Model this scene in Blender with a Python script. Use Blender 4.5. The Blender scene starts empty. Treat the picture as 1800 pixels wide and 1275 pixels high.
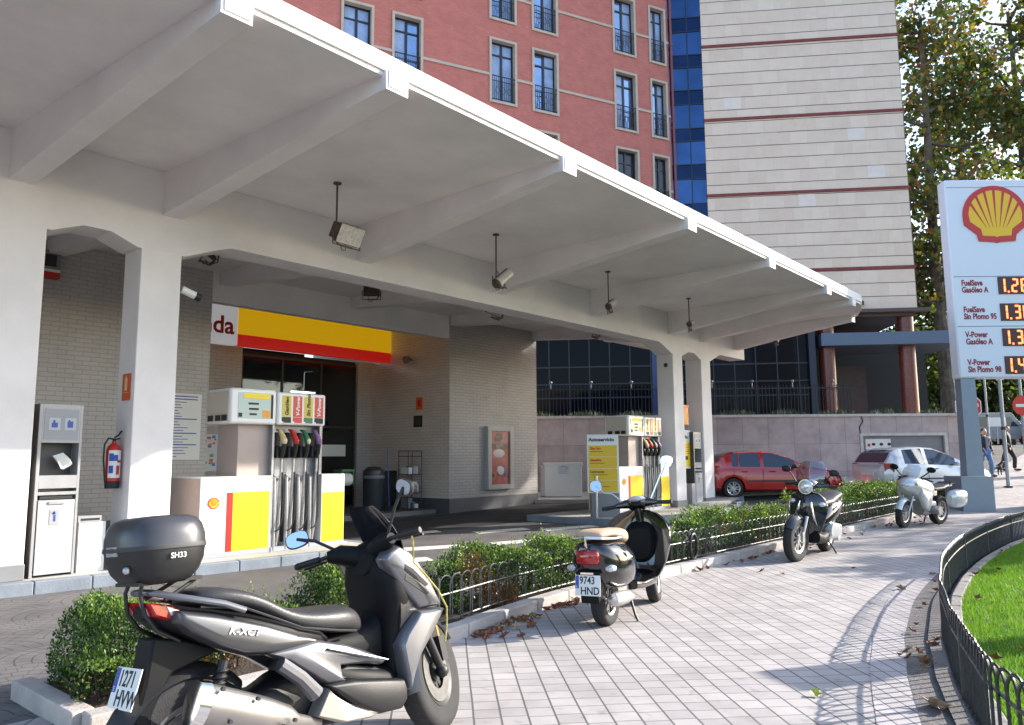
import bpy, bmesh, math, random
from mathutils import Vector, Matrix, noise
random.seed(11)
rad = math.radians
SC = bpy.context.scene
COL = SC.collection
# ---------------------------------------------------------------- camera
F = 1340.0; PIT = rad(7.1); ROLL = rad(0.4); EYE = 1.55
fwd = Vector((0, math.cos(PIT), math.sin(PIT)))
up0 = Vector((0, -math.sin(PIT), math.cos(PIT)))
rt0 = Vector((1, 0, 0))
rt = rt0*math.cos(ROLL) - up0*math.sin(ROLL)
up = up0*math.cos(ROLL) + rt0*math.sin(ROLL)
cam = bpy.data.cameras.new('camera'); camo = bpy.data.objects.new('camera', cam); COL.objects.link(camo)
cam.sensor_width = 36; cam.lens = F/1800*36; cam.clip_end = 3000; cam.clip_start = 0.05
M = Matrix((rt, up, -fwd)).transposed().to_4x4(); M.translation = (0, 0, EYE)
camo.matrix_world = M; SC.camera = camo
# ---------------------------------------------------------------- light
SUN = Vector((0.95, 0.31, math.tan(rad(24.5)))).normalized()
elev = math.asin(SUN.z); az = math.atan2(SUN.x, SUN.y)
w = bpy.data.worlds.new('World'); SC.world = w; w.use_nodes = True
nt = w.node_tree; nt.nodes.clear()
sky = nt.nodes.new('ShaderNodeTexSky'); sky.sky_type = 'NISHITA'; sky.sun_disc = False
sky.sun_elevation = elev; sky.sun_rotation = az; sky.air_density = 1.0; sky.dust_density = 1.2; sky.ozone_density = 1.5
bg = nt.nodes.new('ShaderNodeBackground'); bg.inputs[1].default_value = 0.15
wo = nt.nodes.new('ShaderNodeOutputWorld')
nt.links.new(sky.outputs[0], bg.inputs[0]); nt.links.new(bg.outputs[0], wo.inputs[0])
sl = bpy.data.lights.new('sun', 'SUN'); sl.energy = 3.5; sl.angle = rad(0.6); sl.color = (1, 0.93, 0.82)
so = bpy.data.objects.new('sun', sl); COL.objects.link(so)
so.rotation_euler = SUN.to_track_quat('Z', 'Y').to_euler(); so.location = (30, 10, 30)
SC.view_settings.view_transform = 'Standard'; SC.view_settings.look = 'None'
SC.view_settings.exposure = 1.6; SC.view_settings.gamma = 1
SC.render.engine = 'CYCLES'
try:
    SC.cycles.max_bounces = 8; SC.cycles.diffuse_bounces = 5; SC.cycles.glossy_bounces = 4
    SC.cycles.transparent_max_bounces = 6; SC.cycles.caustics_reflective = False; SC.cycles.caustics_refractive = False
except Exception: pass
# ---------------------------------------------------------------- frames
TH = rad(40.6)
SA = Vector((math.sin(TH), math.cos(TH), 0)); SB = Vector((math.cos(TH), -math.sin(TH), 0))
RZ = math.pi/2 - TH                      # station frame: x along the kerb, y away from the path
def S(x, y, z=0): return SA*x - SB*y + Vector((0, 0, z))
def smooth01(t): t = max(0, min(1, t)); return t*t*(3-2*t)
def g(X, Y):
    d = max(0.0, min(Y, 42) - 21.0)
    return d*(0.03 + 0.07*smooth01((X-2)/7.0)) if X > -40 else 0
# ---------------------------------------------------------------- materials
def mat(name, col, rough=0.6, metal=0.0, var=0.0, vscale=3.0, bump=0.0, bscale=40.0, spec=0.5, coat=0.0, col2=None, emit=None, trans=0.0, mix=(0.35, 0.65)):
    m = bpy.data.materials.new(name); m.use_nodes = True; n = m.node_tree.nodes; L = m.node_tree.links
    b = n['Principled BSDF']; b.inputs['Base Color'].default_value = (*col, 1); b.inputs['Roughness'].default_value = rough
    b.inputs['Metallic'].default_value = metal; b.inputs['Specular IOR Level'].default_value = spec
    b.inputs['Coat Weight'].default_value = coat
    if trans: b.inputs['Transmission Weight'].default_value = trans
    if emit: b.inputs['Emission Color'].default_value = (*emit[:3], 1); b.inputs['Emission Strength'].default_value = emit[3]
    if var or col2 or bump:
        tc = n.new('ShaderNodeTexCoord'); no = n.new('ShaderNodeTexNoise'); no.inputs['Scale'].default_value = vscale
        no.inputs['Detail'].default_value = 6; no.inputs['Roughness'].default_value = 0.6
        L.new(tc.outputs['Object'], no.inputs['Vector'])
        if var or col2:
            r = n.new('ShaderNodeValToRGB'); c2 = col2 or tuple(c*(1-var) for c in col)
            r.color_ramp.elements[0].position = mix[0]; r.color_ramp.elements[0].color = (*c2, 1)
            r.color_ramp.elements[1].position = mix[1]; r.color_ramp.elements[1].color = (*col, 1)
            L.new(no.outputs['Fac'], r.inputs[0]); L.new(r.outputs[0], b.inputs['Base Color'])
        if bump:
            n2 = n.new('ShaderNodeTexNoise'); n2.inputs['Scale'].default_value = bscale; n2.inputs['Detail'].default_value = 4
            L.new(tc.outputs['Object'], n2.inputs['Vector'])
            bp = n.new('ShaderNodeBump'); bp.inputs['Strength'].default_value = bump; bp.inputs['Distance'].default_value = 0.02
            L.new(n2.outputs['Fac'], bp.inputs['Height']); L.new(bp.outputs[0], b.inputs['Normal'])
    return m
def brickmat(name, c1, c2, mort, bw, bh, ms=0.01, off=0.5, rough=0.8, rot=0.0, bump=0.4, plane='XZ', var=0.2, msm=0.1, bias=0.0, wob=0.0, squash=1.0, course=None, spots=0.0):
    m = bpy.data.materials.new(name); m.use_nodes = True; n = m.node_tree.nodes; L = m.node_tree.links
    b = n['Principled BSDF']; b.inputs['Roughness'].default_value = rough
    tc = n.new('ShaderNodeTexCoord'); mp = n.new('ShaderNodeMapping')
    if plane == 'XZ': mp.inputs['Rotation'].default_value = (-math.pi/2, 0, 0)
    elif plane == 'YZ': mp.inputs['Rotation'].default_value = (-math.pi/2, 0, 0)
    else: mp.inputs['Rotation'].default_value = (0, 0, rot)
    vec = tc.outputs['Object']
    if plane == 'YZ':
        sx = n.new('ShaderNodeSeparateXYZ'); cx = n.new('ShaderNodeCombineXYZ'); L.new(vec, sx.inputs[0])
        L.new(sx.outputs[1], cx.inputs[0]); L.new(sx.outputs[2], cx.inputs[2]); vec = cx.outputs[0]
    if wob:
        nw = n.new('ShaderNodeTexNoise'); nw.inputs['Scale'].default_value = 1.3
        L.new(vec, nw.inputs['Vector'])
        sb = n.new('ShaderNodeVectorMath'); sb.operation = 'MULTIPLY_ADD'; sb.inputs[1].default_value = (wob,)*3
        L.new(nw.outputs['Color'], sb.inputs[0]); L.new(vec, sb.inputs[2]); vec = sb.outputs[0]
    L.new(vec, mp.inputs['Vector'])
    t = n.new('ShaderNodeTexBrick'); t.offset = off; t.squash = squash
    t.inputs['Scale'].default_value = 1; t.inputs['Brick Width'].default_value = bw; t.inputs['Row Height'].default_value = bh
    t.inputs['Mortar Size'].default_value = ms; t.inputs['Mortar Smooth'].default_value = msm; t.inputs['Bias'].default_value = bias
    t.inputs['Color1'].default_value = (*c1, 1); t.inputs['Color2'].default_value = (*c2, 1); t.inputs['Mortar'].default_value = (*mort, 1)
    L.new(mp.outputs[0], t.inputs['Vector'])
    no = n.new('ShaderNodeTexNoise'); no.inputs['Scale'].default_value = 1.7; no.inputs['Detail'].default_value = 7; no.inputs['Roughness'].default_value = 0.65
    L.new(tc.outputs['Object'], no.inputs['Vector'])
    mr = n.new('ShaderNodeMapRange'); mr.inputs[1].default_value = 0.3; mr.inputs[2].default_value = 0.7
    mr.inputs[3].default_value = 1-var; mr.inputs[4].default_value = 1+var*0.3; L.new(no.outputs['Fac'], mr.inputs[0])
    mx = n.new('ShaderNodeMix'); mx.data_type = 'RGBA'; mx.blend_type = 'MULTIPLY'; mx.inputs['Factor'].default_value = 1
    L.new(t.outputs['Color'], mx.inputs['A']); L.new(mr.outputs[0], mx.inputs['B']); out = mx.outputs['Result']
    if course:
        t2 = n.new('ShaderNodeTexBrick'); t2.offset = 0; t2.inputs['Scale'].default_value = 1; t2.inputs['Brick Width'].default_value = 900; t2.inputs['Row Height'].default_value = bh
        t2.inputs['Mortar Size'].default_value = course[0]; t2.inputs['Mortar Smooth'].default_value = 0.2; L.new(mp.outputs[0], t2.inputs['Vector'])
        m2 = n.new('ShaderNodeMix'); m2.data_type = 'RGBA'; m2.inputs['B'].default_value = (*course[1], 1); L.new(t2.outputs['Fac'], m2.inputs['Factor']); L.new(out, m2.inputs['A']); out = m2.outputs['Result']
    if spots:
        n5 = n.new('ShaderNodeTexNoise'); n5.inputs['Scale'].default_value = 7; n5.inputs['Detail'].default_value = 3; L.new(tc.outputs['Object'], n5.inputs['Vector'])
        r5 = n.new('ShaderNodeMapRange'); r5.inputs[1].default_value = 0.62; r5.inputs[2].default_value = 0.72; r5.inputs[3].default_value = 1; r5.inputs[4].default_value = 1-spots; L.new(n5.outputs['Fac'], r5.inputs[0])
        m5 = n.new('ShaderNodeMix'); m5.data_type = 'RGBA'; m5.blend_type = 'MULTIPLY'; m5.inputs['Factor'].default_value = 1; L.new(out, m5.inputs['A']); L.new(r5.outputs[0], m5.inputs['B']); out = m5.outputs['Result']
        vo = n.new('ShaderNodeTexVoronoi'); vo.inputs['Scale'].default_value = 3.1; L.new(tc.outputs['Object'], vo.inputs['Vector'])
        r6 = n.new('ShaderNodeMapRange'); r6.inputs[1].default_value = 0.035; r6.inputs[2].default_value = 0.06; r6.inputs[3].default_value = 0.62; r6.inputs[4].default_value = 1; L.new(vo.outputs['Distance'], r6.inputs[0])
        m6 = n.new('ShaderNodeMix'); m6.data_type = 'RGBA'; m6.blend_type = 'MULTIPLY'; m6.inputs['Factor'].default_value = 1; L.new(out, m6.inputs['A']); L.new(r6.outputs[0], m6.inputs['B']); out = m6.outputs['Result']
    L.new(out, b.inputs['Base Color'])
    bp = n.new('ShaderNodeBump'); bp.inputs['Strength'].default_value = bump; bp.inputs['Distance'].default_value = 0.01; bp.invert = True
    L.new(t.outputs['Fac'], bp.inputs['Height'])
    n3 = n.new('ShaderNodeTexNoise'); n3.inputs['Scale'].default_value = 60; L.new(tc.outputs['Object'], n3.inputs['Vector'])
    b2 = n.new('ShaderNodeBump'); b2.inputs['Strength'].default_value = bump*0.4; b2.inputs['Distance'].default_value = 0.004
    L.new(n3.outputs['Fac'], b2.inputs['Height']); L.new(bp.outputs[0], b2.inputs['Normal']); L.new(b2.outputs[0], b.inputs['Normal'])
    return m
SPLIT = {'replaced_slab', 'post', 'vent', 'indicator', 'headlight', 'tail_light', 'cowl_panel', 'cheek_panel', 'tail_panel', 'side_panel', 'skirt', 'belly_panel', 'chrome_trim', 'side_fairing', 'plinth', 'band', 'grip', 'brick_pier', 'shoes', 'string_course', 'panel_cover', 'yellow_panels', 'seams'}
# ---------------------------------------------------------------- mesh builder
class MB:
    def __init__(s): s.v = []; s.f = []; s.m = []; s.T = None
    def add(s, vs, fs, mi=0):
        o = len(s.v)
        s.v += [tuple(s.T @ Vector(p)) for p in vs] if s.T is not None else [tuple(p) for p in vs]
        s.f += [tuple(i+o for i in f) for f in fs]; s.m += [mi]*len(fs); return s
    def box(s, x0, x1, y0, y1, z0, z1, mi=0):
        vs = [(x, y, z) for z in (z0, z1) for y in (y0, y1) for x in (x0, x1)]
        return s.add(vs, [(0, 2, 3, 1), (4, 5, 7, 6), (0, 1, 5, 4), (2, 6, 7, 3), (0, 4, 6, 2), (1, 3, 7, 5)], mi)
    def prism(s, poly, h0, h1, axis='z', mi=0):
        n = len(poly)
        a = sum(poly[i][0]*poly[(i+1) % n][1]-poly[(i+1) % n][0]*poly[i][1] for i in range(n))
        if a < 0: poly = poly[::-1]
        if axis == 'z': P = lambda p, h: (p[0], p[1], h)
        elif axis == 'y': P = lambda p, h: (p[0], -h, p[1]); 
        else: P = lambda p, h: (h, p[0], p[1])
        if axis == 'y': h0, h1 = -h1, -h0
        vs = [P(p, h0) for p in poly]+[P(p, h1) for p in poly]
        return s.add(vs, [tuple(range(n-1, -1, -1)), tuple(range(n, 2*n))]+[(i, (i+1) % n, n+(i+1) % n, n+i) for i in range(n)], mi)
    def ring(s, rings, mi=0, caps=True, close=True):
        n = len(rings[0]); vs = [p for r in rings for p in r]; fs = []
        for k in range(len(rings)-1):
            for i in range(n if close else n-1):
                j = (i+1) % n; fs.append((k*n+i, k*n+j, (k+1)*n+j, (k+1)*n+i))
        if caps: fs += [tuple(range(n-1, -1, -1)), tuple(range((len(rings)-1)*n, len(rings)*n))]
        return s.add(vs, fs, mi)
    def cyl(s, p0, p1, r0, r1=None, n=12, mi=0, caps=True):
        p0 = Vector(p0); p1 = Vector(p1); r1 = r0 if r1 is None else r1
        d = (p1-p0).normalized(); a = d.orthogonal().normalized(); b = d.cross(a)
        C = [(math.cos(2*math.pi*i/n), math.sin(2*math.pi*i/n)) for i in range(n)]
        return s.ring([[p0+(a*c+b*q)*r0 for c, q in C], [p1+(a*c+b*q)*r1 for c, q in C]], mi, caps)
    def tube(s, pts, r, n=8, mi=0, caps=True, closed=False):
        pts = [Vector(p) for p in pts]; rs = r if isinstance(r, (list, tuple)) else [r]*len(pts); rings = []; prev = None
        N = len(pts)
        for i, p in enumerate(pts):
            if closed: d = (pts[(i+1) % N]-pts[i-1]).normalized()
            else: d = ((pts[min(i+1, N-1)]-p).normalized()+(p-pts[max(i-1, 0)]).normalized())
            d = d.normalized() if d.length > 1e-6 else Vector((0, 0, 1))
            a = (prev - d*prev.dot(d)) if prev is not None else d.orthogonal()
            a = a.normalized() if a.length > 1e-6 else d.orthogonal().normalized()
            prev = a; b = d.cross(a)
            rings.append([p+(a*math.cos(2*math.pi*k/n)+b*math.sin(2*math.pi*k/n))*rs[i] for k in range(n)])
        if closed: rings.append(rings[0])
        return s.ring(rings, mi, caps and not closed)
    def lathe(s, prof, c=(0, 0, 0), axis='z', n=24, mi=0, close=False, a0=0.0, a1=2*math.pi):
        full = abs(a1-a0-2*math.pi) < 1e-6; K = n if full else n+1; rings = []
        for k in range(K):
            t = a0+(a1-a0)*k/n; cs, sn = math.cos(t), math.sin(t); rg = []
            for r, h in prof:
                if axis == 'z': p = (c[0]+r*cs, c[1]+r*sn, c[2]+h)
                elif axis == 'y': p = (c[0]+r*cs, c[1]+h, c[2]+r*sn)
                else: p = (c[0]+h, c[1]+r*cs, c[2]+r*sn)
                rg.append(p)
            rings.append(rg)
        vs = [p for r in rings for p in r]; m = len(prof); fs = []
        for k in range(n):
            k2 = (k+1) % K if full else k+1
            for i in range(m if close else m-1):
                j = (i+1) % m; fs.append((k*m+i, k2*m+i, k2*m+j, k*m+j))
        return s.add(vs, fs, mi)
    def ball(s, c, r, mi=0, n=12, sc=(1, 1, 1)):
        m = n//2; vs = []; fs = []
        for i in range(m+1):
            t = math.pi*i/m
            for k in range(n):
                p = 2*math.pi*k/n; vs.append((c[0]+r*sc[0]*math.sin(t)*math.cos(p), c[1]+r*sc[1]*math.sin(t)*math.sin(p), c[2]+r*sc[2]*math.cos(t)))
        for i in range(m):
            for k in range(n): j = (k+1) % n; fs.append((i*n+k, (i+1)*n+k, (i+1)*n+j, i*n+j))
        return s.add(vs, fs, mi)
    def loft(s, st, n=20, mi=0, caps=True):
        # st: (x, y, z, half width, half height, power) rings across x
        rings = []
        for x, y, z, hw, hh, pw in st:
            rg = []
            for k in range(n):
                t = 2*math.pi*(k+0.5)/n; c, q = math.cos(t), math.sin(t)
                rg.append((x, y+hw*math.copysign(abs(c)**(2/pw), c), z+hh*math.copysign(abs(q)**(2/pw), q)))
            rings.append(rg)
        return s.ring(rings, mi, caps)
    def puff(s, poly, y0, y1, inset=0.02, mi=0, back=True):
        # panel traced in x-z, from y0 (inner) to y1 (outer), with a rounded rim
        n = len(poly); a = sum(poly[i][0]*poly[(i+1) % n][1]-poly[(i+1) % n][0]*poly[i][1] for i in range(n))
        if a < 0: poly = poly[::-1]
        P = [Vector((p[0], p[1])) for p in poly]; d = 1 if y1 > y0 else -1
        def ins(k):
            out = []
            for i in range(n):
                e0 = (P[i]-P[i-1]).normalized(); e1 = (P[(i+1) % n]-P[i]).normalized()
                b = Vector((-(e0.y+e1.y), e0.x+e1.x)); b = b.normalized() if b.length > 1e-5 else Vector((-e0.y, e0.x))
                out.append(P[i]+b*k)
            return out
        Rg = [[(p.x, y0, p.y) for p in P], [(p.x, y0+(y1-y0)*0.55, p.y) for p in P], [(p.x, y0+(y1-y0)*0.9, p.y) for p in ins(inset*0.4)], [(p.x, y1, p.y) for p in ins(inset)]]
        if d > 0: Rg = [r[::-1] for r in Rg]
        return s.ring(Rg, mi, True)
    def build(s, name, mats, parent=None, smooth=True, ang=35, bevel=0.0, subs=0, loc=None, rotz=0.0, seg=2):
        if name in SPLIT:
            par = list(range(len(s.v)))
            def find(a):
                while par[a] != a: par[a] = par[par[a]]; a = par[a]
                return a
            for f in s.f:
                for i in f[1:]: par[find(i)] = find(f[0])
            grp = {}
            for f, m in zip(s.f, s.m): grp.setdefault(find(f[0]), []).append((f, m))
            if len(grp) > 1:
                o = None
                for fs in grp.values():
                    q = MB(); mp = {}
                    for f, m in fs:
                        for i in f:
                            if i not in mp: mp[i] = len(q.v); q.v.append(s.v[i])
                        q.f.append(tuple(mp[i] for i in f)); q.m.append(m)
                    o = q._build(name, mats, parent, smooth, ang, bevel, subs, loc, rotz, seg)
                return o
        return s._build(name, mats, parent, smooth, ang, bevel, subs, loc, rotz, seg)
    def _build(s, name, mats, parent=None, smooth=True, ang=35, bevel=0.0, subs=0, loc=None, rotz=0.0, seg=2):
        me = bpy.data.meshes.new(name); me.from_pydata(s.v, [], s.f)
        for m in (mats if isinstance(mats, (list, tuple)) else [mats]): me.materials.append(m)
        me.polygons.foreach_set('material_index', s.m)
        if smooth:
            me.polygons.foreach_set('use_smooth', [True]*len(s.f)); me.update(); me.set_sharp_from_angle(angle=rad(ang))
        me.update(); o = bpy.data.objects.new(name, me); COL.objects.link(o)
        if parent: o.parent = parent
        if loc is not None: o.location = loc
        o.rotation_euler.z = rotz
        if bevel:
            b = o.modifiers.new('bevel', 'BEVEL'); b.width = bevel; b.segments = seg; b.limit_method = 'ANGLE'; b.angle_limit = rad(40)
        if subs:
            b = o.modifiers.new('sub', 'SUBSURF'); b.levels = subs; b.render_levels = subs
        return o
def thing(name, label, cat, loc=(0, 0, 0), rotz=0.0, group=None):
    o = bpy.data.objects.new(name, None); COL.objects.link(o); o.location = loc; o.rotation_euler.z = rotz
    o['label'] = label; o['category'] = cat; o.empty_display_size = 0.2
    if group: o['group'] = group
    return o
def tag(o, label, cat, group=None, kind=None):
    if label: o['label'] = label
    if cat: o['category'] = cat
    if group: o['group'] = group
    if kind: o['kind'] = kind
    return o
def struct(o): o['kind'] = 'structure'; return o
def dup(root, loc, rotz, label, group=None):
    def cp(o, par):
        c = o.copy(); COL.objects.link(c); c.parent = par
        for ch in list(o.children): cp(ch, c)
        return c
    r = cp(root, None); r.location = loc; r.rotation_euler.z = rotz; r['label'] = label
    if group: r['group'] = group
    return r
def bow(p0, p1, n, f=None):
    return [tuple(p0[k]+(p1[k]-p0[k])*i/n for k in range(3)) for i in range(n+1)]
_tc = {}
def text_mesh(txt, size, depth=0.002, bold=0.0, shear=0.0, wide=1.0):
    cu = bpy.data.curves.new('txt', 'FONT'); cu.body = txt; cu.size = size; cu.extrude = depth; cu.offset = bold; cu.shear = shear
    cu.resolution_u = 3; cu.space_character = 1.0
    o = bpy.data.objects.new('txt', cu); COL.objects.link(o)
    dg = bpy.context.evaluated_depsgraph_get(); dg.update()
    me = bpy.data.meshes.new_from_object(o.evaluated_get(dg))
    vs = [(v.co.x*wide, v.co.y, v.co.z) for v in me.vertices]; fs = [tuple(p.vertices) for p in me.polygons]
    COL.objects.unlink(o); bpy.data.objects.remove(o); bpy.data.meshes.remove(me); return vs, fs
def put_text(mb, txt, size, origin, right, upv, mi=0, depth=0.002, bold=0.0, shear=0.0, wide=1.0, center=False):
    vs, fs = text_mesh(txt, size, depth, bold, shear, wide)
    right = Vector(right).normalized(); upv = Vector(upv).normalized(); nn = right.cross(upv); origin = Vector(origin)
    cx = (min(v[0] for v in vs)+max(v[0] for v in vs))/2 if center else 0
    mb.add([origin+right*(v[0]-cx)+upv*v[1]+nn*v[2] for v in vs], fs, mi)
def leaves(mb, n, fn, size, mis=(0, 1), asp=0.5, flat=False):
    # n leaf quads; fn() -> (point, outward dir or None)
    for _ in range(n):
        p, up_ = fn(); p = Vector(p); s = size*random.uniform(0.6, 1.3)
        d = Vector((random.gauss(0, 1), random.gauss(0, 1), random.gauss(0, 1)))
        if up_ is not None: d = d*0.8+Vector(up_)*1.6
        d.normalize(); e = d.cross(Vector((random.gauss(0, 1), random.gauss(0, 1), random.gauss(0, 1)))).normalized()
        mb.add([p, p+d*s*0.5+e*s*asp*0.5, p+d*s, p+d*s*0.5-e*s*asp*0.5], [(0, 1, 2, 3)], random.choice(mis))
# ---------------------------------------------------------------- shared materials
white_paint = mat('white paint', (0.80, 0.765, 0.765), 0.75, var=0.13, vscale=0.9, bump=0.08, bscale=25)
white_gloss = mat('white enamel', (0.78, 0.78, 0.77), 0.3, var=0.05, vscale=2)
cream = mat('cream enamel', (0.55, 0.50, 0.44), 0.4, var=0.08)
black_pl = mat('black plastic', (0.009, 0.009, 0.010), 0.5, bump=0.1, bscale=200)
black_gl = mat('gloss black paint', (0.006, 0.006, 0.008), 0.08, coat=1.0)
rubber = mat('rubber', (0.022, 0.021, 0.022), 0.8, bump=0.2, bscale=120, var=0.3, vscale=12)
chrome = mat('chrome', (0.75, 0.75, 0.76), 0.12, metal=1.0)
steel = mat('brushed steel', (0.55, 0.55, 0.56), 0.38, metal=1.0, var=0.15, vscale=8)
alu = mat('cast aluminium', (0.5, 0.5, 0.5), 0.45, metal=0.9, var=0.2, vscale=10)
grey_m = mat('grey enamel', (0.22, 0.22, 0.23), 0.5, var=0.1)
dark_metal = mat('dark iron', (0.035, 0.04, 0.045), 0.45, metal=0.3, bump=0.2, bscale=80)
redp = mat('red paint', (0.55, 0.02, 0.015), 0.35)
yellowp = mat('yellow paint', (0.85, 0.62, 0.01), 0.35)
bluep = mat('blue paint', (0.02, 0.06, 0.35), 0.4)
greenp = mat('green paint', (0.02, 0.16, 0.06), 0.4)
orangep = mat('orange paint', (0.75, 0.12, 0.02), 0.45)
blackp = mat('black print', (0.015, 0.015, 0.018), 0.6)
paper = mat('white paper', (0.75, 0.75, 0.73), 0.7)
mirror_glass = mat('mirror glass', (0.75, 0.82, 0.9), 0.03, metal=1.0)
glass_dark = mat('dark glass', (0.012, 0.014, 0.018), 0.06, spec=0.5)
# ================================================================ GROUND
asphalt = mat('asphalt', (0.13, 0.125, 0.125), 0.85, var=0.35, vscale=0.6, bump=0.5, bscale=90)
def fanmat():
    m = bpy.data.materials.new('fan laid setts'); m.use_nodes = True; n = m.node_tree.nodes; L = m.node_tree.links
    b = n['Principled BSDF']; b.inputs['Roughness'].default_value = 0.8
    tc = n.new('ShaderNodeTexCoord'); sx = n.new('ShaderNodeSeparateXYZ')
    nz = n.new('ShaderNodeTexNoise'); nz.inputs['Scale'].default_value = 3; ma = n.new('ShaderNodeVectorMath'); ma.operation = 'MULTIPLY_ADD'
    ma.inputs[1].default_value = (0.05,)*3; L.new(tc.outputs['Object'], nz.inputs['Vector']); L.new(nz.outputs['Color'], ma.inputs[0]); L.new(tc.outputs['Object'], ma.inputs[2])
    L.new(ma.outputs[0], sx.inputs[0])
    def mth(op, a, bb=None, c=None):
        q = n.new('ShaderNodeMath'); q.operation = op
        for i, v in enumerate((a, bb, c)):
            if v is None: continue
            if isinstance(v, (int, float)): q.inputs[i].default_value = v
            else: L.new(v, q.inputs[i])
        return q.outputs[0]
    W, Hh = 1.3, 0.62
    row = mth('FLOOR', mth('DIVIDE', sx.outputs[1], Hh))
    offx = mth('MULTIPLY', mth('MODULO', mth('ADD', row, 1000), 2), 0.5)
    u = mth('SUBTRACT', mth('FRACT', mth('ADD', mth('DIVIDE', sx.outputs[0], W), offx)), 0.5)
    v = mth('FRACT', mth('DIVIDE', sx.outputs[1], Hh))
    ux = mth('MULTIPLY', u, W); vy = mth('MULTIPLY', v, Hh)
    d = mth('SQRT', mth('ADD', mth('MULTIPLY', ux, ux), mth('MULTIPLY', vy, vy)))
    ringf = mth('ABSOLUTE', mth('SUBTRACT', mth('FRACT', mth('DIVIDE', d, 0.115)), 0.5))
    joint1 = mth('GREATER_THAN', ringf, 0.44)
    ang = mth('ARCTAN2', ux, vy)
    rid = mth('FLOOR', mth('DIVIDE', d, 0.115))
    sect = mth('ABSOLUTE', mth('SUBTRACT', mth('FRACT', mth('ADD', mth('MULTIPLY', ang, mth('MULTIPLY', mth('ADD', rid, 1), 1.0)), mth('MULTIPLY', rid, 0.37))), 0.5))
    joint2 = mth('GREATER_THAN', sect, 0.455)
    j = mth('MAXIMUM', joint1, mth('MULTIPLY', joint2, 0.8))
    r = n.new('ShaderNodeMix'); r.data_type = 'RGBA'; r.inputs['A'].default_value = (0.145, 0.138, 0.14, 1); r.inputs['B'].default_value = (0.07, 0.065, 0.067, 1)
    L.new(j, r.inputs['Factor'])
    n2 = n.new('ShaderNodeTexNoise'); n2.inputs['Scale'].default_value = 2.2; n2.inputs['Detail'].default_value = 8; L.new(tc.outputs['Object'], n2.inputs['Vector'])
    mr = n.new('ShaderNodeMapRange'); mr.inputs[1].default_value = 0.3; mr.inputs[2].default_value = 0.7; mr.inputs[3].default_value = 0.65; mr.inputs[4].default_value = 1.15; L.new(n2.outputs['Fac'], mr.inputs[0])
    mx = n.new('ShaderNodeMix'); mx.data_type = 'RGBA'; mx.blend_type = 'MULTIPLY'; mx.inputs['Factor'].default_value = 1
    L.new(r.outputs['Result'], mx.inputs['A']); L.new(mr.outputs[0], mx.inputs['B']); L.new(mx.outputs['Result'], b.inputs['Base Color'])
    bp = n.new('ShaderNodeBump'); bp.invert = True; bp.inputs['Strength'].default_value = 0.7; bp.inputs['Distance'].default_value = 0.01
    L.new(j, bp.inputs['Height']); L.new(bp.outputs[0], b.inputs['Normal'])
    return m
setts = fanmat()
paving = brickmat('path slabs', (0.375, 0.345, 0.335), (0.47, 0.43, 0.415), (0.17, 0.155, 0.15), 0.155, 0.165, ms=0.005, off=0.12, rough=0.75, rot=rad(-45.5), plane='XY', var=0.24, bump=0.5, bias=-0.15, wob=0.014, spots=0.22, course=(0.007, (0.105, 0.095, 0.092)))
gutter_m = mat('gutter stone', (0.16, 0.145, 0.14), 0.8, var=0.4, vscale=4, bump=0.4)
border_m = brickmat('border setts', (0.42, 0.38, 0.38), (0.48, 0.44, 0.43), (0.14, 0.12, 0.12), 0.11, 0.3, ms=0.006, off=0.0, rot=RZ, plane='XY', var=0.25)
kerb_m = mat('granite kerb', (0.52, 0.47, 0.44), 0.75, var=0.3, vscale=3, bump=0.3, bscale=60)
kerb_blue = mat('blue grey kerb stone', (0.24, 0.275, 0.32), 0.7, var=0.25, vscale=3, bump=0.2)
concrete = mat('pale concrete', (0.48, 0.46, 0.43), 0.8, var=0.2, vscale=2, bump=0.3)
soil = mat('soil', (0.06, 0.042, 0.03), 0.95, var=0.5, vscale=8, bump=0.8, bscale=50)
turf = mat('lawn soil', (0.05, 0.13, 0.012), 0.9, var=0.4, vscale=3)
road_white = mat('worn white road paint', (0.7, 0.68, 0.65), 0.8, var=0.45, vscale=9, mix=(0.3, 0.5))

def terrain(name, m, x0, x1, y0, y1, nx, ny, dz, xs=None):
    mb = MB(); vs = []; fs = []
    for j in range(ny+1):
        for i in range(nx+1):
            X = x0+(x1-x0)*i/nx; Y = y0+(y1-y0)*j/ny; vs.append((X, Y, g(X, Y)+dz))
    for j in range(ny):
        for i in range(nx): a = j*(nx+1)+i; fs.append((a, a+1, a+nx+2, a+nx+1))
    mb.add(vs, fs); return struct(mb.build(name, m, smooth=True, ang=80))
def strip(name, m, xs, fa, fb, dz, ny=6, mi=None):
    # sheet in the station frame between two edge curves
    mb = MB(); vs = []; fs = []
    for x in xs:
        a, b = fa(x), fb(x)
        for j in range(ny+1):
            p = S(x, a+(b-a)*j/ny); vs.append((x, a+(b-a)*j/ny, g(p.x, p.y)+dz))
    for i in range(len(xs)-1):
        for j in range(ny): a = i*(ny+1)+j; fs.append((a, a+1, a+ny+2, a+ny+1)[::-1])
    mb.add(vs, fs); return struct(mb.build(name, m, smooth=True, ang=80, rotz=RZ))
def fr(a, b, n): return [a+(b-a)*i/n for i in range(n+1)]
terrain('ground', asphalt, -60, 90, -20, 120, 100, 93, -0.06)
mbg = MB(); mbg.box(-1500, 1500, -1500, 1500, -0.9, -0.5); struct(mbg.build('ground_far', asphalt))
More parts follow.
